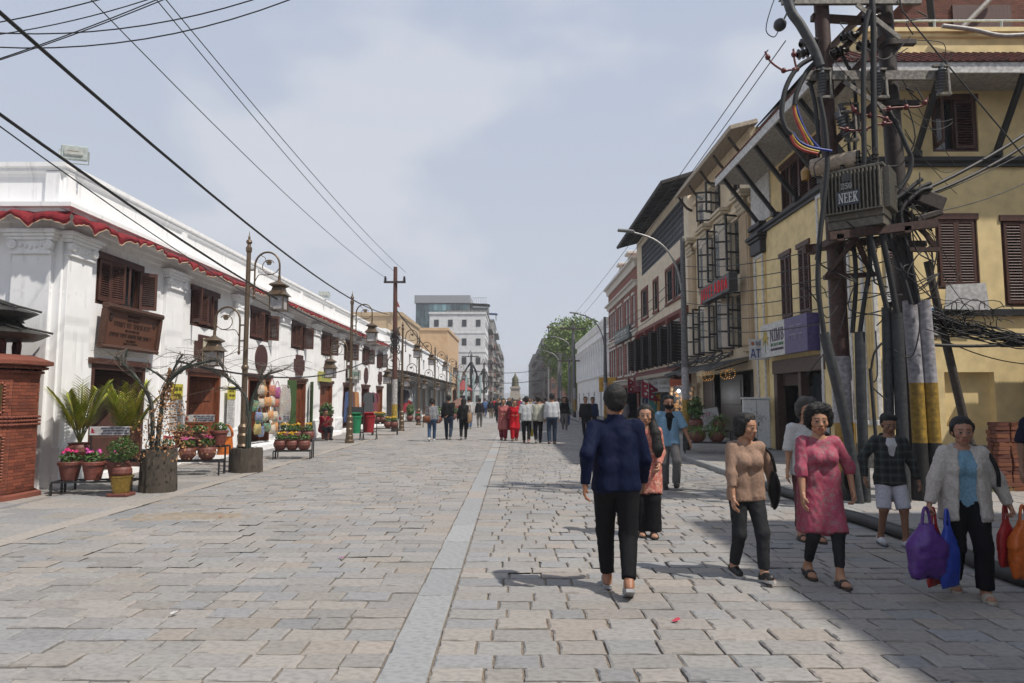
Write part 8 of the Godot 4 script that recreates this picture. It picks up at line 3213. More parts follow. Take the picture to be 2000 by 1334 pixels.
func join_into(a: MB, b: MB, xf: Transform3D) -> void:
	var off := a.v.size()
	for i in b.v.size():
		a.v.append(xf * b.v[i])
		a.n.append(xf.basis * b.n[i])
	a.c.append_array(b.c)
	for i in b.ix:
		a.ix.append(i + off)

func bend(a: Vector3, b: Vector3, l1: float, l2: float, hint: Vector3) -> Vector3:
	var d := b - a
	var dist := clampf(d.length(), absf(l1 - l2) + 0.001, l1 + l2 - 0.0005)
	var u := d.normalized()
	var x := (l1 * l1 - l2 * l2 + dist * dist) / (2.0 * dist)
	var h := sqrt(maxf(0.0, l1 * l1 - x * x))
	var s := (hint - u * hint.dot(u)).normalized()
	return a + u * x + s * h

func sc_bones(bones: Array, s: float) -> Array:
	for q in bones:
		q[0] = q[0] * s
		q[1] = q[1] * s
		q[2] = q[2] * s
		q[3] = q[3] * s
	return bones

func skin_mat() -> StandardMaterial3D:
	if mats.has("skin"):
		return mats["skin"]
	var m := StandardMaterial3D.new()
	m.resource_name = "skin"
	m.vertex_color_use_as_albedo = true
	m.roughness = 0.52
	m.subsurf_scatter_enabled = true
	m.subsurf_scatter_strength = 0.06
	mats["skin"] = m
	return m

func cloth(key: String, r := 0.1, g := 0.1, b := 0.1, rough := 0.85) -> StandardMaterial3D:
	if mats.has(key):
		return mats[key]
	var m := M(key, L(r, g, b), rough, noise_map("weave", 51, 0.08, 0.78, 1.0, 256, 3), W(5, 5, 5), 0.0, 0.0, false)
	m.metallic_specular = 0.25
	m.heightmap_enabled = true
	m.heightmap_texture = noise_map("creases", 57, 0.014, 0.0, 1.0, 256, 4)
	m.heightmap_scale = 0.13
	m.uv1_scale = W(2.2, 1.5, 2.2)
	return m

func hair_mat(grey := false) -> StandardMaterial3D:
	return M("hair_grey" if grey else "hair_black", L(0.11, 0.105, 0.10) if grey else L(0.008, 0.007, 0.007), 0.7, noise_map("hair", 61, 0.05, 0.5, 1.0, 256, 4), W(14, 2.0, 14), 1.6, 0.0, false)

func head_net(cell: float, sk: Color, male: bool, s: float) -> MB:
	var bones := [
		[W(0, 0.036, -0.032), W(0, 0.036, 0.018), 0.076, 0.074],
		[W(0, 0.02, 0.03), W(0, -0.062, 0.045), 0.060, 0.042],
		[W(-0.030, -0.062, 0.022), W(0.030, -0.062, 0.022), 0.036 if male else 0.032, 0.036 if male else 0.032],
		[W(0, -0.092, 0.058), W(0, -0.092, 0.06), 0.020, 0.020],
		[W(-0.040, -0.018, 0.052), W(0.040, -0.018, 0.052), 0.030, 0.030],
		[W(-0.032, 0.026, 0.078), W(0.032, 0.026, 0.078), 0.012, 0.012],
		[W(-0.075, 0.014, -0.012), W(-0.076, -0.022, -0.004), 0.012, 0.010],
		[W(0.075, 0.014, -0.012), W(0.076, -0.022, -0.004), 0.012, 0.010],
		[W(0, -0.05, -0.015), W(0, -0.17, -0.03), 0.050, 0.052],
		[W(-0.030, 0.004, 0.104), W(-0.030, 0.004, 0.11), 0.013, 0.013, 0, 1],
		[W(0.030, 0.004, 0.104), W(0.030, 0.004, 0.11), 0.013, 0.013, 0, 1],
		[W(-0.030, 0.004, 0.081), W(-0.030, 0.004, 0.082), 0.0125, 0.0125],
		[W(0.030, 0.004, 0.081), W(0.030, 0.004, 0.082), 0.0125, 0.0125],
		[W(0, 0.018, 0.088), W(0, -0.026, 0.104), 0.008, 0.012],
		[W(-0.012, -0.028, 0.094), W(0.012, -0.028, 0.094), 0.009, 0.009],
		[W(-0.017, -0.055, 0.084), W(0.017, -0.055, 0.084), 0.009, 0.009],
		[W(-0.013, -0.066, 0.083), W(0.013, -0.066, 0.083), 0.009, 0.009]]
	var m := net(bones, cell, 0.016)
	var brow := Color(0.02, 0.015, 0.012)
	for i in m.v.size():
		var p := m.v[i]
		var c := sk * (1.0 + 0.10 * fnl.get_noise_3d(p.x * 30.0, p.y * 30.0, p.z * 30.0))
		if p.z > 0.05:
			var ax := absf(p.x)
			if absf(p.y - 0.030 - 0.10 * (0.03 - absf(ax - 0.03))) < 0.0055 and ax > 0.011 and ax < 0.049:
				c = c.lerp(brow, 0.85)
			elif absf(p.y - 0.004) < 0.0065 and absf(ax - 0.030) < 0.0145:
				c = Color(0.22, 0.20, 0.19)
				if absf(ax - 0.030) < 0.0065:
					c = Color(0.012, 0.009, 0.008)
				if p.y > 0.0075:
					c = Color(0.02, 0.015, 0.013)
			elif p.y > -0.073 and p.y < -0.050 and ax < 0.025 and p.z > 0.075:
				c = Color(sk.r * 0.80, sk.g * 0.52, sk.b * 0.52)
				if absf(p.y + 0.0605) < 0.0028:
					c *= 0.45
			elif ax < 0.012 and p.y < -0.032 and p.y > -0.042 and p.z > 0.09:
				c *= 0.55
		m.c[i] = c
		m.v[i] = p * s
	return m

func hair_bones(kind: String) -> Array:
	var b := [
		[W(0, 0.056, -0.042), W(0, 0.066, 0.0), 0.084, 0.076],
		[W(0, 0.0, -0.052), W(0, 0.0, -0.045), 0.070, 0.072]]
	if kind == "short":
		b.append_array([[W(-0.058, 0.03, -0.02), W(-0.06, 0.005, -0.03), 0.03, 0.022], [W(0.058, 0.03, -0.02), W(0.06, 0.005, -0.03), 0.03, 0.022]])
	elif kind == "quiff":
		b.append_array([[W(-0.058, 0.03, -0.02), W(-0.06, 0.005, -0.03), 0.03, 0.022], [W(0.058, 0.03, -0.02), W(0.06, 0.005, -0.03), 0.03, 0.022], [W(-0.03, 0.105, 0.04), W(0.04, 0.10, 0.05), 0.035, 0.03]])
	elif kind == "bob":
		b.append_array([[W(-0.065, 0.05, 0.01), W(-0.074, -0.05, -0.005), 0.04, 0.026], [W(0.065, 0.05, 0.01), W(0.074, -0.05, -0.005), 0.04, 0.026], [W(-0.03, -0.05, -0.06), W(0.03, -0.05, -0.06), 0.05, 0.05], [W(-0.05, 0.09, 0.025), W(0.03, 0.105, 0.035), 0.032, 0.030]])
	elif kind == "curly":
		b.append_array([[W(-0.07, 0.06, 0.01), W(-0.082, -0.015, -0.005), 0.05, 0.035], [W(0.07, 0.06, 0.01), W(0.082, -0.015, -0.005), 0.05, 0.035], [W(-0.05, 0.105, 0.03), W(0.05, 0.11, 0.03), 0.05, 0.05], [W(-0.03, -0.03, -0.07), W(0.03, -0.03, -0.07), 0.055, 0.055], [W(0, 0.11, -0.04), W(0, 0.08, -0.08), 0.06, 0.06]])
	elif kind == "tied" or kind == "bun":
		b.append_array([[W(-0.062, 0.05, 0.0), W(-0.066, -0.01, -0.03), 0.036, 0.022], [W(0.062, 0.05, 0.0), W(0.066, -0.01, -0.03), 0.036, 0.022], [W(0, 0.02, -0.12), W(0, 0.0, -0.13), 0.034, 0.036]])
		if kind == "tied":
			b.append([W(0, 0.0, -0.13), W(0.03, -0.25, -0.13), 0.035, 0.02])
		else:
			b.append([W(0, 0.115, -0.085), W(0, 0.11, -0.09), 0.042, 0.042])
	elif kind == "long":
		b.append_array([[W(-0.065, 0.05, 0.0), W(-0.07, -0.06, -0.03), 0.038, 0.028], [W(0.065, 0.05, 0.0), W(0.072, -0.08, -0.02), 0.038, 0.034], [W(-0.03, -0.03, -0.06), W(-0.02, -0.26, -0.09), 0.06, 0.045], [W(0.03, -0.03, -0.06), W(0.03, -0.28, -0.09), 0.06, 0.045]])
	elif kind == "side":
		b.append_array([[W(-0.064, 0.05, 0.0), W(-0.068, -0.02, -0.03), 0.036, 0.024], [W(0.066, 0.05, 0.0), W(0.078, -0.06, -0.01), 0.036, 0.036], [W(0.075, -0.07, -0.02), W(0.115, -0.20, 0.05), 0.045, 0.055], [W(0.115, -0.20, 0.05), W(0.14, -0.38, 0.08), 0.055, 0.062], [W(0.14, -0.38, 0.08), W(0.15, -0.50, 0.06), 0.06, 0.025]])
	return b

func hand_bones(w: Vector3, dir: Vector3, front: Vector3, inward: Vector3, curl: float) -> Array:
	var d := dir.normalized()
	var s := (front - d * front.dot(d)).normalized()
	var n := s.cross(d).normalized()
	if n.dot(inward) < 0.0:
		n = -n
	var out := [
		[w - d * 0.03, w + d * 0.01, 0.025, 0.024],
		[w + s * 0.018, w + d * 0.078 + s * 0.024, 0.018, 0.014], [w, w + d * 0.08, 0.018, 0.014], [w - s * 0.016, w + d * 0.074 - s * 0.024, 0.017, 0.013]]
	var lens := [0.036, 0.041, 0.038, 0.03]
	for i in 4:
		var b := w + d * (0.082 - 0.004 * absf(i - 1.3)) + s * (0.027 - 0.0185 * i)
		var a1 := curl * 0.8
		var d1 := (d * cos(a1) + n * sin(a1)).normalized()
		var m: Vector3 = b + d1 * lens[i]
		var a2 := curl * 1.9
		var d2 := (d * cos(a2) + n * sin(a2)).normalized()
		out.append([b, m, 0.0092, 0.0085])
		out.append([m, m + d2 * lens[i] * 0.95, 0.0085, 0.0072])
	var tb := w + d * 0.028 + s * 0.026
	var td := (d * 0.75 + s * 0.55 + n * (0.25 + 0.3 * curl)).normalized()
	out.append([tb, tb + td * 0.036, 0.0115, 0.010])
	var td2 := (d * 0.85 + s * 0.15 + n * (0.35 + 0.4 * curl)).normalized()
	out.append([tb + td * 0.036, tb + td * 0.036 + td2 * 0.028, 0.010, 0.008])
	return out

func sole_mesh(s: float, thick: float, grow: float) -> MB:
	var m := MB.new()
	var poly := PackedVector2Array()
	var out := [U(-0.03, -0.075), U(0.03, -0.075), U(0.036, -0.03), U(0.034, 0.04), U(0.045, 0.11), U(0.038, 0.165), U(0.0, 0.19), U(-0.036, 0.165), U(-0.043, 0.11), U(-0.034, 0.04), U(-0.036, -0.03)]
	for p in out:
		poly.append((p + p.normalized() * grow) * s)
	m.xf = Transform3D(Basis(Vector3.RIGHT, PI / 2), Vector3.ZERO)
	m.prism(poly, -thick * s, 0.0)
	return m

var person_cache := {}

func person(label: String, at: Vector3, turn: float, o: Dictionary, group := "") -> Node3D:
	var t := thing("person", label, "person", at, turn, group)
	var key: String = o.get("key", "")
	if key != "" and person_cache.has(key):
		var src: Array = person_cache[key]
		for e in src:
			var mat: Material = e[2]
			if e[1] == "top": mat = o.top.mat
			elif e[1] == "trousers": mat = o.bottom.mat
			elif e[1] == "hair": mat = hair_mat(o.get("grey", false))
			var c := put_mesh(e[0], e[1], mat, t, e[3])
			c.scale = Vector3.ONE * o.get("h", 1.7) / src[0][4]
			c.position *= o.get("h", 1.7) / src[0][4]
			c.rotation = e[5]
		return t
	var H: float = o.get("h", 1.7)
	var s := H / 1.70
	var cl: float = o.get("cell", 1.0)
	var w: float = o.get("w", 1.0)
	var male: bool = o.get("male", true)
	var sk: Color = o.get("skin", Color(0.30, 0.155, 0.09))
	var lean: float = o.get("lean", 0.02)
	var sit: bool = o.get("sit", false)
	var fl: Vector3 = o.get("fl", W(-0.09, 0.08, 0.0))
	var fr: Vector3 = o.get("fr", W(0.09, 0.08, 0.0))
	var hip := minf(0.90, minf(sqrt(maxf(0.0, 0.826 * 0.826 - fl.z * fl.z)) + fl.y, sqrt(maxf(0.0, 0.826 * 0.826 - fr.z * fr.z)) + fr.y))
	if sit:
		hip = o.sit_y
	var P := W(0, hip, 0)
	var C := W(0, hip + 0.37, lean)
	var N := W(0, hip + 0.535, lean * 1.4)
	var HC := W(0, hip + 0.695, lean * 1.8 + 0.015)
	var hx := 0.088 * (0.5 + 0.5 * w)
	var HL := P + W(-hx, -0.01, 0)
	var HR := P + W(hx, -0.01, 0)
	var shx: float = o.get("sh", 0.178 if male else 0.158)
	var SL := W(-shx, hip + 0.485, lean * 1.2)
	var SR := W(shx, hip + 0.485, lean * 1.2)
	var kh: Vector3 = o.get("knee_hint", W(0, 0, 1))
	var KL := bend(HL, fl, 0.415, 0.412, kh + W(-0.12, 0, 0))
	var KR := bend(HR, fr, 0.415, 0.412, kh + W(0.12, 0, 0))
	var hl: Vector3 = o.get("hl", W(-0.25, 0.85, 0.05))
	var hr: Vector3 = o.get("hr", W(0.25, 0.85, 0.05))
	var EL := bend(SL, hl, 0.285, 0.255, o.get("el_hint", W(-0.4, 0, -1)))
	var ER := bend(SR, hr, 0.285, 0.255, o.get("er_hint", W(0.4, 0, -1)))
	hl = EL + (hl - EL).normalized() * 0.255
	hr = ER + (hr - ER).normalized() * 0.255
	var rec := []
	# ---- body: one skin, with finer grids for head and hands
	var tr := 0.098 * w
	var body := [
		[P + W(-0.07 * w, 0, 0), C + W(-0.07, 0, 0), tr, 0.092], [P + W(0.07 * w, 0, 0), C + W(0.07, 0, 0), tr, 0.092],
		[SL * W(0.75, 1, 1), SR * W(0.75, 1, 1), 0.058, 0.058], [C, N, 0.09, 0.05], [N, HC, 0.05, 0.046],
		[SL, EL, 0.050, 0.040], [SR, ER, 0.050, 0.040], [EL, hl, 0.039, 0.026], [ER, hr, 0.039, 0.026],
		[HL, KL, 0.080 * (0.6 + 0.4 * w), 0.054], [HR, KR, 0.080 * (0.6 + 0.4 * w), 0.054], [KL, fl, 0.053, 0.036], [KR, fr, 0.053, 0.036]]
	var feet := [[fl, o.get("flp", 0.0)], [fr, o.get("frp", 0.0)]]
	for q in feet:
		var b := Basis(Vector3.RIGHT, q[1])
		body.append([q[0] + b * W(0, -0.042, -0.035), q[0] + b * W(0, -0.048, 0.11), 0.033, 0.030])
		body.append([q[0], q[0] + b * W(0, -0.03, 0.06), 0.036, 0.032])
		body.append([q[0] + b * W(-0.02, -0.052, 0.12), q[0] + b * W(0.022, -0.052, 0.13), 0.022, 0.024])
	var mb := net(sc_bones(body, s), 0.017 * cl * s, 0.035)
	for i in mb.c.size():
		mb.c[i] = sk
	var hc := maxf(0.0058 * cl, 0.0055)
	var head := head_net(hc, sk, male, s * o.get("hs", 1.04) * 1.07)
	var hb := Basis(Vector3.UP, o.get("yaw", 0.0)) * Basis(Vector3.RIGHT, o.get("pitch", 0.0)) * Basis(Vector3.BACK, o.get("roll", 0.0))
	join_into(mb, head, Transform3D(hb, HC * s))
	if cl < 2.6:
		for q in [[hl, EL, -1.0, o.get("cl", 0.45)], [hr, ER, 1.0, o.get("cr", 0.45)]]:
			var front: Vector3 = W(0, 0, 1) if not o.has("thumb") else o.thumb
			var hm := net(sc_bones(hand_bones(q[0], q[0] - q[1], front, W(-q[2], 0, 0), q[3]), s), 0.0058 * (1.0 if cl < 1.5 else 1.6) * s, 0.008)
			for i in hm.c.size():
				hm.c[i] = sk
			join_into(mb, hm, Transform3D())
	else:
		for q in [[hl, EL], [hr, ER]]:
			var d: Vector3 = (q[0] - q[1]).normalized()
			mb.col = sk
			mb.ball((q[0] + d * 0.07) * s, W(0.03, 0.07, 0.045) * s, 5, 7)
	rec.append([mb.mesh(), "body", skin_mat(), Vector3.ZERO, H, Vector3.ZERO])
	# ---- hair
	var hk: String = o.get("hair", "short")
	var hair := net(hair_bones(hk), 0.009 * maxf(cl, 1.0), 0.02, 0.010 if hk == "curly" else 0.006, W(50, 10, 50) if hk != "curly" else W(45, 45, 45), 3.0)
	for i in hair.v.size():
		hair.v[i] = HC * s + hb * (hair.v[i] * s * o.get("hs", 1.04) * 1.07)
		hair.n[i] = hb * hair.n[i]
	rec.append([hair.mesh(), "hair", hair_mat(o.get("grey", false)), Vector3.ZERO, H, Vector3.ZERO])
	# ---- trousers
	var bt: Dictionary = o.bottom
	var fit: float = bt.get("fit", 0.014)
	var endy: float = bt.get("end", 0.10)
	var pr := [[P + W(-0.068 * w, 0.09, 0), P + W(-0.07 * w, -0.02, -0.01), tr + 0.008, tr + 0.014], [P + W(0.068 * w, 0.09, 0), P + W(0.07 * w, -0.02, -0.01), tr + 0.008, tr + 0.014]]
	for q in [[HL, KL, fl], [HR, KR, fr]]:
		var th := 0.086 * (0.6 + 0.4 * w)
		if bt.get("short", false):
			pr.append([q[0], q[0].lerp(q[1], bt.get("upto", 0.92)), th + fit, 0.068 + fit, 1])
		else:
			pr.append([q[0], q[1], th + fit, 0.055 + fit])
			var e: Vector3 = q[1].lerp(q[2], clampf((0.49 - endy) / 0.41, 0.2, 1.0))
			pr.append([q[1], e, 0.055 + fit, bt.get("cuff", 0.042) + fit, 1])
	var pants := net(sc_bones(pr, s), 0.0135 * cl * s, 0.026, 0.0035 * minf(cl, 1.2), W(9, 7, 9), 11.0 + H)
	rec.append([pants.mesh(), "trousers", bt.mat, Vector3.ZERO, H, Vector3.ZERO])
	# ---- top
	var tp: Dictionary = o.top
	var tf: float = tp.get("fit", 0.02)
	var hem: float = tp.get("hem", 0.88) + hip - 0.90
	var fla: float = tp.get("flare", 1.0)
	var top := []
	var bw := 0.062 * w
	var bust: float = 0.0 if male else o.get("bust", 0.07)
	var hxx := bw * 1.08
	for sx in [-1.0, 1.0]:
		top.append([W(sx * 0.07, hip + 0.38, lean), W(sx * hxx, hip + 0.14, lean * 0.4), 0.088 + tf * 0.8, 0.090 * w + tf])
		top.append([W(sx * hxx, hip + 0.16, lean * 0.3), W(sx * hxx, hem, lean * 0.3), 0.092 * w + tf, (0.098 * w + tf) * fla, 1])
		if bust > 0.0:
			top.append([W(sx * 0.066, hip + 0.335, lean + 0.068 * w), W(sx * 0.066, hip + 0.34, lean + 0.066 * w), bust + tf * 0.2, bust + tf * 0.2])
	if hem < hip - 0.03:
		for q in [[HL, KL, fl], [HR, KR, fr]]:
			var tt: float = (q[0].y - hem) / maxf(0.05, q[0].y - q[1].y)
			var e: Vector3 = q[0].lerp(q[1], minf(tt, 1.0)) if tt <= 1.0 else q[1].lerp(q[2], minf(1.0, (q[1].y - hem) / 0.4))
			top.append([q[0] * W(0.9, 1, 1), W(e.x * 0.85, hem, e.z), 0.092 + maxf(tf, fit + 0.012), 0.086 + maxf(tf, fit + 0.012), 1])
	top.append([SL * W(0.72, 1, 1) + W(0, -0.012, 0), SR * W(0.72, 1, 1) + W(0, -0.012, 0), 0.058 + tf * 0.35, 0.058 + tf * 0.35])
	top.append([C + W(0, 0.1, 0), N + W(0, -0.02, 0), 0.085, 0.060 + tf * 0.2, 1])
	var sl: float = tp.get("sleeve", 2.0)
	var sf: float = tf * tp.get("arm", 0.45)
	for q in [[SL, EL, hl], [SR, ER, hr]]:
		if sl <= 1.0:
			top.append([q[0], q[0].lerp(q[1], sl), 0.052 + sf, 0.052 + sf * 2.0, 1])
		else:
			top.append([q[0], q[1], 0.052 + sf, 0.044 + sf])
			top.append([q[1], q[1].lerp(q[2], sl - 1.0), 0.044 + sf, 0.031 + sf * tp.get("cuff", 0.8), 1])
	if tp.get("collar", false):
		top.append([N + W(0, -0.03, -0.005), N + W(0, 0.055, 0.002), 0.07, 0.066, 1])
	if tp.get("hood", false):
		top.append([N + W(-0.06, -0.0, -0.06), N + W(0.06, -0.0, -0.06), 0.045, 0.045])
	if tp.get("open", 0.0) > 0.0:
		var ow: float = tp.open
		top.append([N + W(0, 0.06, 0.09), W(0, hip + 0.2, 0.145), ow * 0.75, ow * tp.get("vee", 1.0), 0, 1])
		if tp.get("full", false):
			top.append([W(0, hip + 0.2, 0.16), W(0, hem - 0.2, 0.17), ow, ow * 1.3, 0, 1])
	var tm := net(sc_bones(top, s), 0.0125 * cl * s, 0.026, tp.get("folds", 0.008) * 0.5 * minf(cl, 1.2), W(9, 5, 9), 31.0 + H)
	rec.append([tm.mesh(), "top", tp.mat, Vector3.ZERO, H, Vector3.ZERO])
	if o.has("under"):
		var un := []
		for sx in [-1.0, 1.0]:
			un.append([W(sx * 0.07, hip + 0.40, lean + 0.005), W(sx * bw, hip + 0.02, lean * 0.4 + 0.005), 0.098, 0.099 * w])
			if bust > 0.0:
				un.append([W(sx * 0.066, hip + 0.345, lean + 0.07 * w), W(sx * 0.066, hip + 0.35, lean + 0.07 * w), bust, bust])
		un.append([C + W(0, 0.06, 0.006), N + W(0, -0.015, 0.006), 0.102, 0.072, 1])
		rec.append([net(sc_bones(un, s), 0.015 * cl * s, 0.035, 0.004, W(5, 7, 5), 5.0).mesh(), "inner_shirt", o.under, Vector3.ZERO, H, Vector3.ZERO])
	# ---- shoes
	var sh: Dictionary = o.get("shoes", {"kind": "shoe", "col": Color(0.02, 0.02, 0.02), "sole": Color(0.5, 0.5, 0.48)})
	for q in feet:
		var b := Basis(Vector3.RIGHT, q[1])
		var a: Vector3 = q[0] * s
		if sh.kind != "none":
			var so := sole_mesh(s, 0.026, 0.004)
			var kk := "sole_%s" % sh.sole.to_html()
			rec.append([so.mesh(), "shoe_sole", paint(kk, sh.sole.r, sh.sole.g, sh.sole.b, 0.7), a + b * W(0, -0.08, 0) * s, H, W(q[1], 0, 0)])
		var up := MB.new()
		var uk := "upper_%s" % sh.col.to_html()
		if sh.kind == "shoe" or sh.kind == "croc":
			var z0 := -0.04 if sh.kind == "shoe" else 0.02
			up = net(sc_bones([[W(-0.006, -0.035, z0), W(-0.006, -0.035, 0.12), 0.040, 0.036], [W(0.006, -0.035, z0), W(0.008, -0.035, 0.12), 0.040, 0.038], [W(0, 0.0, -0.012), W(0, -0.02, 0.06), 0.045 if sh.kind == "shoe" else 0.03, 0.034], [W(-0.09, -0.12, 0.05), W(0.09, -0.12, 0.05), 0.062, 0.062, 0, 1]], s), 0.009 * cl, 0.02)
		elif sh.kind == "sandal" or sh.kind == "slide":
			var n := 1 if sh.kind == "slide" else 2
			for i in n:
				var arc := []
				for j in 9:
					var an := PI * j / 8.0
					arc.append(W(cos(an) * 0.05, -0.075 + sin(an) * 0.066, 0.085 - 0.055 * i) * s)
				for dz in ([-0.03, -0.01, 0.01, 0.03] if n == 1 else [-0.012, 0.008]):
					var arc2 := []
					for p in arc:
						arc2.append(p + W(0, -0.14 * dz, dz) * s)
					up.tube(arc2, 0.012 * s, -1, 6)
		if not up.v.is_empty():
			rec.append([up.mesh(), "shoe_upper", paint(uk, sh.col.r, sh.col.g, sh.col.b, 0.55), a, H, W(q[1], 0, 0)])
	if o.get("mask", false):
		var mk := net([[W(-0.035, -0.05, 0.055), W(0.035, -0.05, 0.055), 0.042, 0.042], [W(0, -0.02, 0.085), W(0, -0.075, 0.07), 0.026, 0.035]], 0.008, 0.02)
		for i in mk.v.size():
			mk.v[i] = HC * s + hb * (mk.v[i] * s * 1.11)
			mk.n[i] = hb * mk.n[i]
		rec.append([mk.mesh(), "face_mask", cloth("mask_black", 0.012, 0.012, 0.014), Vector3.ZERO, H, Vector3.ZERO])
	if key != "":
		person_cache[key] = rec
	for e in rec:
		var c := put_mesh(e[0], e[1], e[2], t, e[3])
		c.rotation = e[5]
	return t

func plaid() -> StandardMaterial3D:
	if mats.has("plaid"):
		return mats["plaid"]
	var im := Image.create(128, 128, false, Image.FORMAT_RGB8)
	for y in 128:
		for x in 128:
			var a := 1.0 if (x % 64) < 26 else 0.0
			var b := 1.0 if (y % 64) < 26 else 0.0
			var c := Color(0.13, 0.15, 0.15).lerp(Color(0.06, 0.07, 0.075), (a + b) * 0.5)
			if (x % 64) in [40, 41, 50] or (y % 64) in [40, 41, 50]:
				c = Color(0.36, 0.40, 0.38)
			im.set_pixel(x, y, c)
	var t := ImageTexture.create_from_image(im)
	texs["plaid"] = t
	return M("plaid", Color.WHITE, 0.85, t, W(6, 6, 6), 0.1, 0.0, false)

func people() -> void:
	var navy := cloth("navy_jacket", 0.0045, 0.009, 0.036, 0.75)
	var black := cloth("black_trousers", 0.012, 0.012, 0.014)
	var charcoal := cloth("charcoal_trousers", 0.028, 0.03, 0.033)
	var brown_skin := Color(0.27, 0.125, 0.07)
	var tan_skin := Color(0.36, 0.185, 0.11)
	# man in navy jacket, walking away
	person("man in navy jacket and black trousers walking away in grey clogs", V(0.86, 0, 5.85), PI - 0.06, {"h": 1.69, "w": 1.02, "skin": brown_skin, "hair": "short", "sh": 0.178,
		"fl": W(-0.07, 0.13, -0.24), "flp": 0.45, "fr": W(0.075, 0.08, 0.16), "hl": W(-0.25, 0.89, 0.18), "hr": W(0.27, 0.90, -0.12), "el_hint": W(-0.3, 0, -1), "er_hint": W(0.3, 0, -1), "cl": 0.7, "cr": 0.55,
		"top": {"mat": navy, "fit": 0.031, "hem": 0.86, "collar": true, "sleeve": 1.96, "folds": 0.011, "cuff": 0.5}, "bottom": {"mat": black, "fit": 0.022, "end": 0.12, "cuff": 0.036}, "shoes": {"kind": "croc", "col": Color(0.40, 0.41, 0.42), "sole": Color(0.42, 0.43, 0.44)}})
	# girl in floral kurta
	var floral := spotted("floral_kurta", L(0.36, 0.10, 0.075), [L(0.55, 0.38, 0.28), L(0.20, 0.035, 0.035), L(0.45, 0.2, 0.12), L(0.6, 0.5, 0.4)], 5, 420, 256, 2, 6)
	person("young woman in rust floral kurta with long hair over her shoulder", V(1.56, 0, 8.2), -0.12, {"h": 1.50, "w": 0.88, "male": false, "bust": 0.055, "skin": Color(0.36, 0.19, 0.12), "hair": "side", "yaw": -0.1, "pitch": 0.05,
		"fl": W(-0.07, 0.08, 0.02), "fr": W(0.08, 0.08, 0.10), "hl": W(-0.20, 0.92, 0.12), "hr": W(0.15, 0.94, 0.2), "cl": 0.7, "cr": 0.8,
		"top": {"mat": floral, "fit": 0.022, "hem": 0.56, "flare": 1.12, "sleeve": 1.85}, "bottom": {"mat": black, "fit": 0.03, "end": 0.09, "cuff": 0.075}, "shoes": {"kind": "sandal", "col": Color(0.02, 0.018, 0.016), "sole": Color(0.03, 0.025, 0.02)}})
	# man with black face mask
	var tee := cloth("black_tee", 0.012, 0.012, 0.013)
	person("man in open light blue shirt with black face mask", V(2.78, 0, 12.4), -0.1, {"h": 1.63, "w": 0.96, "skin": brown_skin, "hair": "quiff", "mask": true, "yaw": 0.1,
		"fl": W(-0.08, 0.08, -0.06), "fr": W(0.10, 0.12, 0.14), "frp": -0.25, "hl": W(-0.26, 0.88, -0.12), "hr": W(0.36, 0.88, 0.16), "under": tee,
		"top": {"mat": cloth("light_blue_shirt", 0.21, 0.36, 0.50), "fit": 0.03, "hem": 0.80, "sleeve": 0.95, "open": 0.09, "vee": 0.5}, "bottom": {"mat": cloth("grey_trousers", 0.14, 0.135, 0.135), "fit": 0.022, "end": 0.09, "cuff": 0.05}, "shoes": {"kind": "shoe", "col": Color(0.015, 0.015, 0.016), "sole": Color(0.03, 0.03, 0.03)}})
	# woman in beige top
	person("woman in beige blouse and dark jeans with black shoulder bag", V(2.10, 0, 6.3), 0.12, {"h": 1.44, "w": 1.04, "male": false, "bust": 0.085, "skin": tan_skin, "hair": "bob", "yaw": 0.55, "pitch": 0.08, "hs": 1.05,
		"fl": W(-0.10, 0.10, -0.12), "flp": 0.15, "fr": W(0.08, 0.09, 0.20), "frp": -0.15, "hl": W(-0.22, 0.86, 0.17), "hr": W(0.32, 0.88, -0.02), "el_hint": W(-0.9, 0, -0.5), "er_hint": W(0.9, 0, -0.6), "cl": 0.5, "cr": 0.5,
		"top": {"mat": cloth("beige_blouse", 0.34, 0.225, 0.165, 0.8), "fit": 0.026, "hem": 0.83, "sleeve": 1.55, "cuff": 1.2, "folds": 0.007}, "bottom": {"mat": charcoal, "fit": 0.014, "end": 0.13, "cuff": 0.042}, "shoes": {"kind": "shoe", "col": Color(0.014, 0.014, 0.015), "sole": Color(0.55, 0.54, 0.52)}})
	# woman in pink kurta
	var pinkf := spotted("pink_kurta", L(0.30, 0.045, 0.085), [L(0.20, 0.12, 0.12), L(0.38, 0.10, 0.15), L(0.18, 0.16, 0.15), L(0.25, 0.04, 0.07)], 9, 300, 256, 3, 8)
	person("woman in pink patterned kurta and dark leggings with curly black hair", V(2.72, 0, 6.2), -0.02, {"h": 1.51, "w": 1.10, "male": false, "bust": 0.085, "skin": tan_skin, "hair": "curly", "yaw": -0.2, "pitch": 0.04, "hs": 1.06,
		"fl": W(-0.10, 0.12, -0.10), "flp": 0.2, "fr": W(0.10, 0.08, 0.18), "hl": W(-0.24, 0.86, 0.20), "hr": W(0.31, 0.88, 0.06), "el_hint": W(-0.9, 0, -0.5), "er_hint": W(0.9, 0, -0.5), "cl": 0.4, "cr": 0.8,
		"top": {"mat": pinkf, "fit": 0.028, "hem": 0.50, "flare": 1.14, "sleeve": 1.3, "cuff": 1.3, "folds": 0.010}, "bottom": {"mat": charcoal, "fit": 0.008, "end": 0.17, "cuff": 0.036}, "shoes": {"kind": "sandal", "col": Color(0.016, 0.015, 0.014), "sole": Color(0.06, 0.04, 0.03)}})
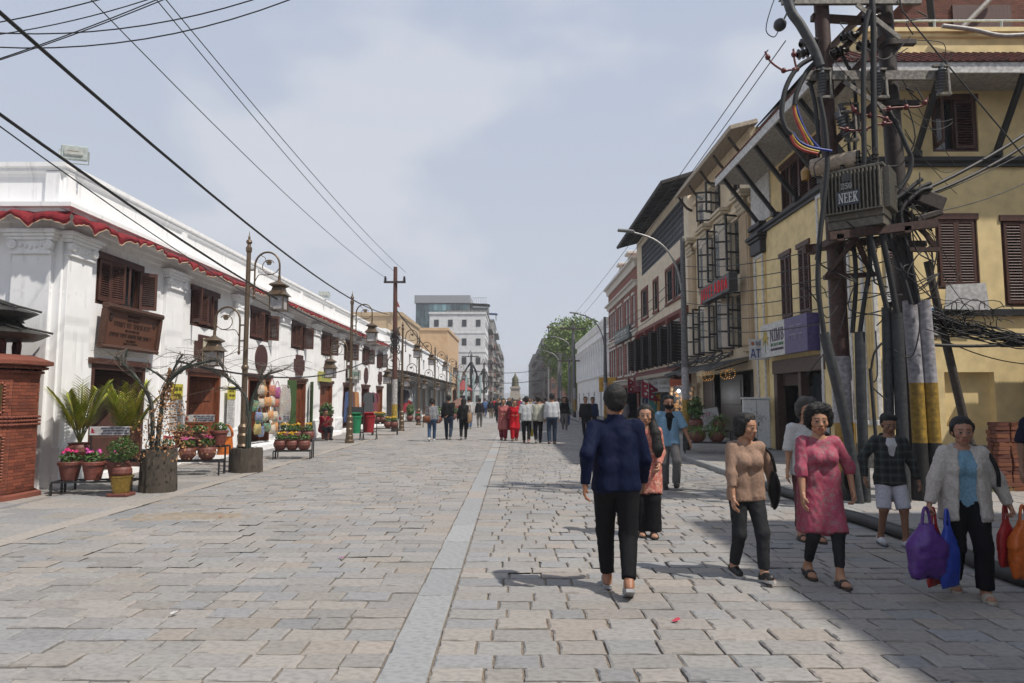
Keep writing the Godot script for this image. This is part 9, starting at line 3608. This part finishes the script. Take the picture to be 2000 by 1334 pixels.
	# grey-haired person hidden behind her
	person("grey-haired person in white top mostly hidden behind the pink kurta", V(3.36, 0, 7.95), -0.1, {"h": 1.56, "w": 1.0, "male": true, "skin": tan_skin, "hair": "curly", "grey": true, "cell": 1.5,
		"fl": W(-0.10, 0.08, 0.0), "fr": W(0.10, 0.08, 0.06), "top": {"mat": cloth("white_shirt", 0.58, 0.58, 0.57), "fit": 0.03, "hem": 0.80, "sleeve": 1.0}, "bottom": {"mat": cloth("maroon_plaid_trousers", 0.12, 0.045, 0.05), "fit": 0.02, "end": 0.16, "cuff": 0.05}, "shoes": {"kind": "sandal", "col": Color(0.06, 0.035, 0.025), "sole": Color(0.05, 0.03, 0.02)}})
	# boy in plaid shirt and white shorts
	person("boy in dark plaid hooded shirt and white shorts looking down", V(4.14, 0, 7.65), -0.15, {"h": 1.41, "w": 0.90, "skin": Color(0.20, 0.10, 0.06), "hair": "quiff", "pitch": 0.28, "hs": 1.02, "sh": 0.17,
		"fl": W(-0.13, 0.10, -0.04), "flp": 0.1, "fr": W(0.14, 0.08, 0.08), "hl": W(-0.33, 0.90, 0.06), "hr": W(0.33, 0.86, 0.06), "el_hint": W(-1, 0, -0.4), "er_hint": W(1, 0, -0.4), "under": cloth("white_tee", 0.55, 0.55, 0.57),
		"top": {"mat": plaid(), "fit": 0.034, "hem": 0.80, "sleeve": 1.95, "hood": true, "open": 0.085, "vee": 0.35, "folds": 0.006}, "bottom": {"mat": cloth("white_shorts", 0.52, 0.52, 0.58), "fit": 0.02, "short": true, "upto": 0.98}, "shoes": {"kind": "shoe", "col": Color(0.60, 0.61, 0.63), "sole": Color(0.08, 0.1, 0.13)}})
	# woman in open white jacket carrying bags
	person("woman in open off-white jacket and blue tee carrying plastic bags", V(3.72, 0, 5.75), -0.28, {"h": 1.42, "w": 1.06, "male": false, "bust": 0.072, "skin": Color(0.28, 0.14, 0.09), "hair": "tied", "yaw": -0.1, "pitch": 0.06, "hs": 1.04,
		"fl": W(-0.09, 0.13, -0.16), "flp": 0.4, "fr": W(0.10, 0.08, 0.12), "hl": W(-0.34, 0.88, 0.12), "hr": W(0.38, 0.88, 0.02), "el_hint": W(-1, 0, -0.4), "er_hint": W(1, 0, -0.4), "cl": 1.25, "cr": 1.25,
		"under": cloth("blue_tee", 0.17, 0.31, 0.42), "top": {"mat": cloth("off_white_jacket", 0.46, 0.43, 0.40, 0.7), "fit": 0.05, "hem": 0.74, "sleeve": 1.92, "open": 0.085, "full": true, "hood": true, "folds": 0.012, "cuff": 0.7}, "bottom": {"mat": cloth("black_wide_trousers", 0.008, 0.008, 0.01), "fit": 0.026, "end": 0.1, "cuff": 0.05}, "shoes": {"kind": "slide", "col": Color(0.42, 0.37, 0.30), "sole": Color(0.46, 0.41, 0.33)}})
	# person cut by the right edge
	person("person in dark navy tee at the right edge of the view", V(5.66, 0, 7.35), -0.3, {"h": 1.66, "w": 1.1, "skin": Color(0.2, 0.1, 0.06), "hair": "short", "cell": 1.5,
		"hl": W(-0.27, 0.86, 0.08), "top": {"mat": cloth("navy_tee", 0.014, 0.016, 0.03), "fit": 0.03, "sleeve": 0.8, "hem": 0.84}, "bottom": {"mat": black}})
	carried_things()
	mid_people()
	far_people()

func carried_things() -> void:
	var blk := cloth("black_leather", 0.012, 0.012, 0.013, 0.45)
	var b := cloth_bag("shoulder_bag", "black shoulder bag at the side of the woman in beige", "bag", V(2.38, 0.95, 6.36), 0.26, 0.34, 0.11, blk, 3, "", 0.0, 1.2)
	var m := mk()
	m.tube(curved([W(-0.13, 0.0, 0.02), W(-0.14, 0.16, -0.02), W(-0.08, 0.285, -0.145), W(0.02, 0.30, -0.165), W(0.1, 0.24, -0.15), W(0.12, 0.0, 0.0)], 5), 0.013, -1, 6)
	put(m, "strap", blk, b)
	b = cloth_bag("shoulder_bag", "black leather handbag under the arm of the woman in pink", "bag", V(3.02, 1.02, 6.27), 0.22, 0.28, 0.1, blk, 4, "", 0.0, 1.3)
	m = mk()
	m.tube(curved([W(-0.1, 0.0, 0.0), W(-0.12, 0.12, -0.03), W(-0.07, 0.25, -0.15), W(0.02, 0.27, -0.17), W(0.09, 0.2, -0.14), W(0.1, 0.0, 0.0)], 5), 0.013, -1, 6)
	put(m, "strap", blk, b)
	var pur := M("purple_plastic", L(0.10, 0.030, 0.24), 0.35, fine(), W(3, 3, 3), 0.3)
	var red := M("red_plastic", L(0.42, 0.02, 0.025), 0.4, fine(), W(3, 3, 3), 0.3)
	var blu := M("blue_plastic", L(0.02, 0.06, 0.42), 0.4, fine(), W(3, 3, 3), 0.3)
	var org := M("orange_plastic_bag", L(0.62, 0.13, 0.015), 0.4, fine(), W(3, 3, 3), 0.3)
	cloth_bag("plastic_bag", "full purple plastic bag in the hand of the white-jacket woman", "bag", V(3.32, 0.60, 5.62), 0.34, 0.42, 0.18, pur, 5, "carried plastic bags", 0.13, 0.2, true)
	cloth_bag("plastic_bag", "red plastic bag hanging behind the purple one", "bag", V(3.44, 0.58, 5.72), 0.26, 0.48, 0.06, red, 6, "carried plastic bags", 0.13, 0.5, true)
	cloth_bag("plastic_bag", "blue plastic bag hanging right of the purple one", "bag", V(3.50, 0.58, 5.64), 0.22, 0.48, 0.08, blu, 7, "carried plastic bags", 0.13, 0.4, true)
	cloth_bag("plastic_bag", "orange plastic bag in the other hand of the white-jacket woman", "bag", V(4.13, 0.62, 5.66), 0.32, 0.46, 0.12, org, 8, "carried plastic bags", 0.12, 0.3, true)
	cloth_bag("plastic_bag", "small red plastic bag behind the orange one", "bag", V(4.03, 0.62, 5.72), 0.2, 0.38, 0.06, red, 9, "carried plastic bags", 0.12, 0.3, true)
	# backpack strap of the woman in the white jacket
	m = mk()
	m.tube(curved([V(3.85, 1.21, 5.78), V(3.87, 1.17, 5.66), V(3.89, 1.03, 5.58), V(3.90, 0.9, 5.59)], 5), 0.016, -1, 6)
	tag(put(m, "bag_strap", blk), "black bag strap over the shoulder of the off-white jacket", "strap")

func mid_people() -> void:
	var bl := cloth("mid_black", 0.014, 0.014, 0.016)
	var jean := cloth("blue_jeans", 0.045, 0.085, 0.16)
	var djean := cloth("dark_jeans", 0.03, 0.045, 0.075)
	var white_shoe := {"kind": "shoe", "col": Color(0.6, 0.6, 0.6), "sole": Color(0.6, 0.6, 0.58)}
	var stepA := {"fl": W(-0.08, 0.08, 0.15), "fr": W(0.08, 0.13, -0.18), "frp": 0.45}
	var stepB := {"fl": W(-0.08, 0.12, -0.16), "flp": 0.4, "fr": W(0.08, 0.08, 0.14)}
	var list := [
		["woman in grey sweater and jeans walking away with brown bag", -3.17, 26.3, PI, 1.6, false, "bun", cloth("grey_sweater", 0.24, 0.25, 0.27), jean, 0.88, 2.0, stepA, white_shoe, 0.03],
		["man in black hoodie and dark jeans walking away, hand behind his back", -2.62, 27.2, PI, 1.74, true, "short", bl, djean, 0.92, 2.0, stepB, {"kind": "shoe", "col": Color(0.03, 0.03, 0.03), "sole": Color(0.5, 0.5, 0.5)}, 0.04],
		["woman in black with long hair and beige bag walking away", -2.03, 27.3, PI, 1.62, false, "long", bl, bl, 0.88, 2.0, stepA, {"kind": "shoe", "col": Color(0.05, 0.05, 0.05), "sole": Color(0.5, 0.5, 0.5)}, 0.02],
		["woman in dusty red patterned salwar suit walking towards the viewer", -0.44, 27.0, 0.0, 1.6, false, "tied", spotted("dusty_red", L(0.32, 0.075, 0.075), [L(0.42, 0.2, 0.17), L(0.2, 0.04, 0.05)], 15, 300), cloth("maroon_salwar", 0.22, 0.02, 0.035), 0.45, 1.5, stepB, {"kind": "sandal", "col": Color(0.2, 0.05, 0.04), "sole": Color(0.1, 0.05, 0.04)}, 0.04],
		["woman in bright red salwar suit with dark red shawl", 0.0, 26.7, 0.0, 1.56, false, "tied", cloth("bright_red_suit", 0.48, 0.012, 0.022), cloth("bright_red_salwar", 0.46, 0.012, 0.022), 0.5, 1.5, stepA, {"kind": "sandal", "col": Color(0.1, 0.04, 0.03), "sole": Color(0.1, 0.05, 0.04)}, 0.04],
		["man in pale grey shirt and black trousers, left of three walking away", 0.43, 25.1, PI, 1.68, true, "short", cloth("pale_shirt", 0.46, 0.48, 0.50), bl, 0.84, 1.0, stepB, {"kind": "shoe", "col": Color(0.25, 0.08, 0.06), "sole": Color(0.55, 0.5, 0.48)}, 0.03],
		["man in pale olive hooded jacket, middle of three walking away", 0.86, 25.1, PI, 1.70, true, "short", cloth("pale_olive_jacket", 0.40, 0.40, 0.34), bl, 0.84, 2.0, stepA, {"kind": "shoe", "col": Color(0.06, 0.06, 0.06), "sole": Color(0.5, 0.5, 0.48)}, 0.045],
		["man in white shirt and dark jeans, right of three walking away", 1.35, 24.8, PI, 1.78, true, "quiff", cloth("white_dress_shirt", 0.52, 0.54, 0.57), djean, 0.90, 2.0, {"fl": W(-0.09, 0.08, 0.05), "fr": W(0.1, 0.08, -0.04)}, {"kind": "shoe", "col": Color(0.1, 0.05, 0.035), "sole": Color(0.05, 0.04, 0.03)}, 0.03]]
	var n := 0
	for q in list:
		var o: Dictionary = {"h": q[4], "male": q[5], "hair": q[6], "cell": 1.9, "w": 1.05, "top": {"mat": q[7], "hem": q[9], "sleeve": q[10], "fit": q[13], "flare": 1.15 if q[9] < 0.6 else 1.0}, "bottom": {"mat": q[8], "fit": 0.016 if q[9] > 0.6 else 0.04, "end": 0.09}, "shoes": q[12]}
		o.merge(q[11])
		if n == 1:
			o["hl"] = W(0.02, 0.95, -0.17)
			o["el_hint"] = W(-1, 0, -0.5)
		if n == 3 or n == 4:
			o["hl"] = W(-0.06, 1.06, 0.2)
			o["hr"] = W(0.08, 1.06, 0.2)
		person(q[0], V(q[1], 0, q[2]), q[3], o, "people walking in the middle distance")
		n += 1
	cloth_bag("shoulder_bag", "brown leather bag of the woman in grey sweater", "bag", V(-3.35, 0.98, 26.15), 0.3, 0.26, 0.12, cloth("brown_leather", 0.16, 0.06, 0.03, 0.5), 21, "", 0.35, 0.3)
	cloth_bag("shoulder_bag", "beige cloth bag of the woman in black", "bag", V(-1.78, 1.08, 27.2), 0.26, 0.42, 0.12, cloth("beige_cloth", 0.3, 0.2, 0.12), 22, "", 0.3, 1.0)
	cloth_bag("plastic_bag", "small yellow plastic bag held among the walking men", "bag", V(0.62, 0.55, 25.3), 0.16, 0.3, 0.08, M("yellow_plastic", L(0.6, 0.5, 0.03), 0.4), 23, "", 0.1, 0.0, true)
	var shawl := thing("shawl", "dark red shawl draped on the shoulders of the woman in bright red", "shawl", V(0.0, 0, 26.7))
	var sm := net([[W(-0.2, 1.16, 0.0), W(-0.24, 0.85, 0.03), 0.09, 0.07], [W(0.2, 1.16, 0.0), W(0.24, 0.85, 0.03), 0.09, 0.07], [W(-0.17, 1.22, -0.02), W(0.17, 1.22, -0.02), 0.09, 0.09], [W(-0.1, 1.15, -0.08), W(0.1, 0.85, -0.08), 0.1, 0.1], [W(-0.22, 0.85, 0.02), W(-0.2, 0.45, 0.0), 0.06, 0.05]], 0.025, 0.04, 0.01)
	put(sm, "cloth", cloth("dark_red_shawl", 0.13, 0.008, 0.018), shawl)
	# man sitting on the step of the fifth door
	person("man in dark red shirt sitting on a doorstep reading", V(-7.55, 0.0, 27.0), 0.9, {"h": 1.66, "cell": 1.9, "hair": "short", "pitch": 0.35, "sit": true, "sit_y": 0.42, "lean": 0.08, "fl": W(-0.12, 0.08, 0.42), "fr": W(0.12, 0.08, 0.38), "hl": W(-0.06, 0.75, 0.38), "hr": W(0.1, 0.75, 0.38),
		"top": {"mat": cloth("dark_red_shirt", 0.24, 0.015, 0.03), "hem": 0.86, "sleeve": 1.0}, "bottom": {"mat": cloth("mid_charcoal", 0.05, 0.05, 0.055)}})

func far_people() -> void:
	var g := RandomNumberGenerator.new()
	g.seed = 33
	var tops := [["dark jacket", 0.02, 0.02, 0.024], ["white shirt", 0.5, 0.5, 0.5], ["blue checked shirt", 0.09, 0.16, 0.33], ["maroon top", 0.2, 0.02, 0.04], ["black vest", 0.014, 0.014, 0.016], ["grey shirt", 0.2, 0.2, 0.2], ["pale green top", 0.28, 0.4, 0.34], ["red top", 0.42, 0.03, 0.04], ["navy shirt", 0.02, 0.03, 0.09], ["beige top", 0.36, 0.28, 0.2]]
	var bots := [["black trousers", 0.014, 0.014, 0.016], ["blue jeans", 0.05, 0.1, 0.22], ["grey trousers", 0.17, 0.165, 0.16], ["khaki trousers", 0.25, 0.19, 0.12]]
	# [x, d, facing away, top, bottom]
	var named := [[-2.0, 39.2, 1, 0, 2], [-2.45, 37.0, 1, 1, 1], [-2.75, 37.6, 1, 7, 0], [2.62, 36.0, 0, 4, 2], [3.05, 29.5, 0, 0, 0], [3.5, 30.8, 0, 8, 0], [3.1, 44.0, 0, 6, 0], [-1.1, 46.0, 0, 0, 0], [-2.0, 58.0, 1, 0, 3], [-2.6, 60.0, 1, 2, 1], [0.7, 52.0, 1, 2, 0], [4.7, 30.2, 0, 5, 1], [5.6, 39.0, 1, 3, 0], [6.6, 41.0, 0, 5, 0]]
	var crowd := []
	for i in 56:
		var right := i >= 40
		crowd.append([g.randf_range(1.7, 4.4) if right else g.randf_range(-2.6, 4.6), g.randf_range(40.0, 62.0) if right else g.randf_range(48.0, 96.0), g.randi() % 2, g.randi() % tops.size(), g.randi() % bots.size()])
	crowd.sort_custom(func(a, b): return a[1] < b[1])
	named.append_array(crowd)
	var total := {}
	for q in named:
		var kd := "%d %d %d" % [q[2], q[3], q[4]]
		total[kd] = total.get(kd, 0) + 1
	var used := {}
	var n := 0
	for q in named:
		var tp: Array = tops[q[3]]
		var bt: Array = bots[q[4]]
		var male := n % 3 != 0
		var key := "far_%d_%d" % [n % 4, 1 if male else 0] if n >= 7 else ""
		var o := {"h": g.randf_range(1.55, 1.72), "male": male, "hair": ["short", "quiff", "tied", "long"][n % 4] if not male else ["short", "quiff"][n % 2], "cell": 2.7 if n < 7 else 3.2, "w": 1.05, "key": key,
			"top": {"mat": cloth("far_top_%d" % q[3], tp[1], tp[2], tp[3]), "fit": 0.035}, "bottom": {"mat": cloth("far_bot_%d" % q[4], bt[1], bt[2], bt[3]), "fit": 0.02}}
		if n % 2 == 0:
			o.merge({"fl": W(-0.08, 0.08, 0.14), "fr": W(0.08, 0.12, -0.16), "frp": 0.4})
		else:
			o.merge({"fl": W(-0.08, 0.12, -0.14), "flp": 0.4, "fr": W(0.08, 0.08, 0.12)})
		var kd := "%d %d %d" % [q[2], q[3], q[4]]
		var at: int = used.get(kd, 0)
		used[kd] = at + 1
		var lab: String = "person in %s and %s %s in far crowd" % [tp[0], bt[0], "walking away" if q[2] else "coming nearer"]
		if total[kd] > 1:
			lab += ", " + (["nearest", "second nearest", "third nearest", "fourth nearest", "fifth nearest"][at] if at < 5 else "farthest")
		var grp := "people in the far crowd"
		person(lab, V(q[0], 0, q[1]), PI if q[2] else 0.0, o, grp)
		n += 1
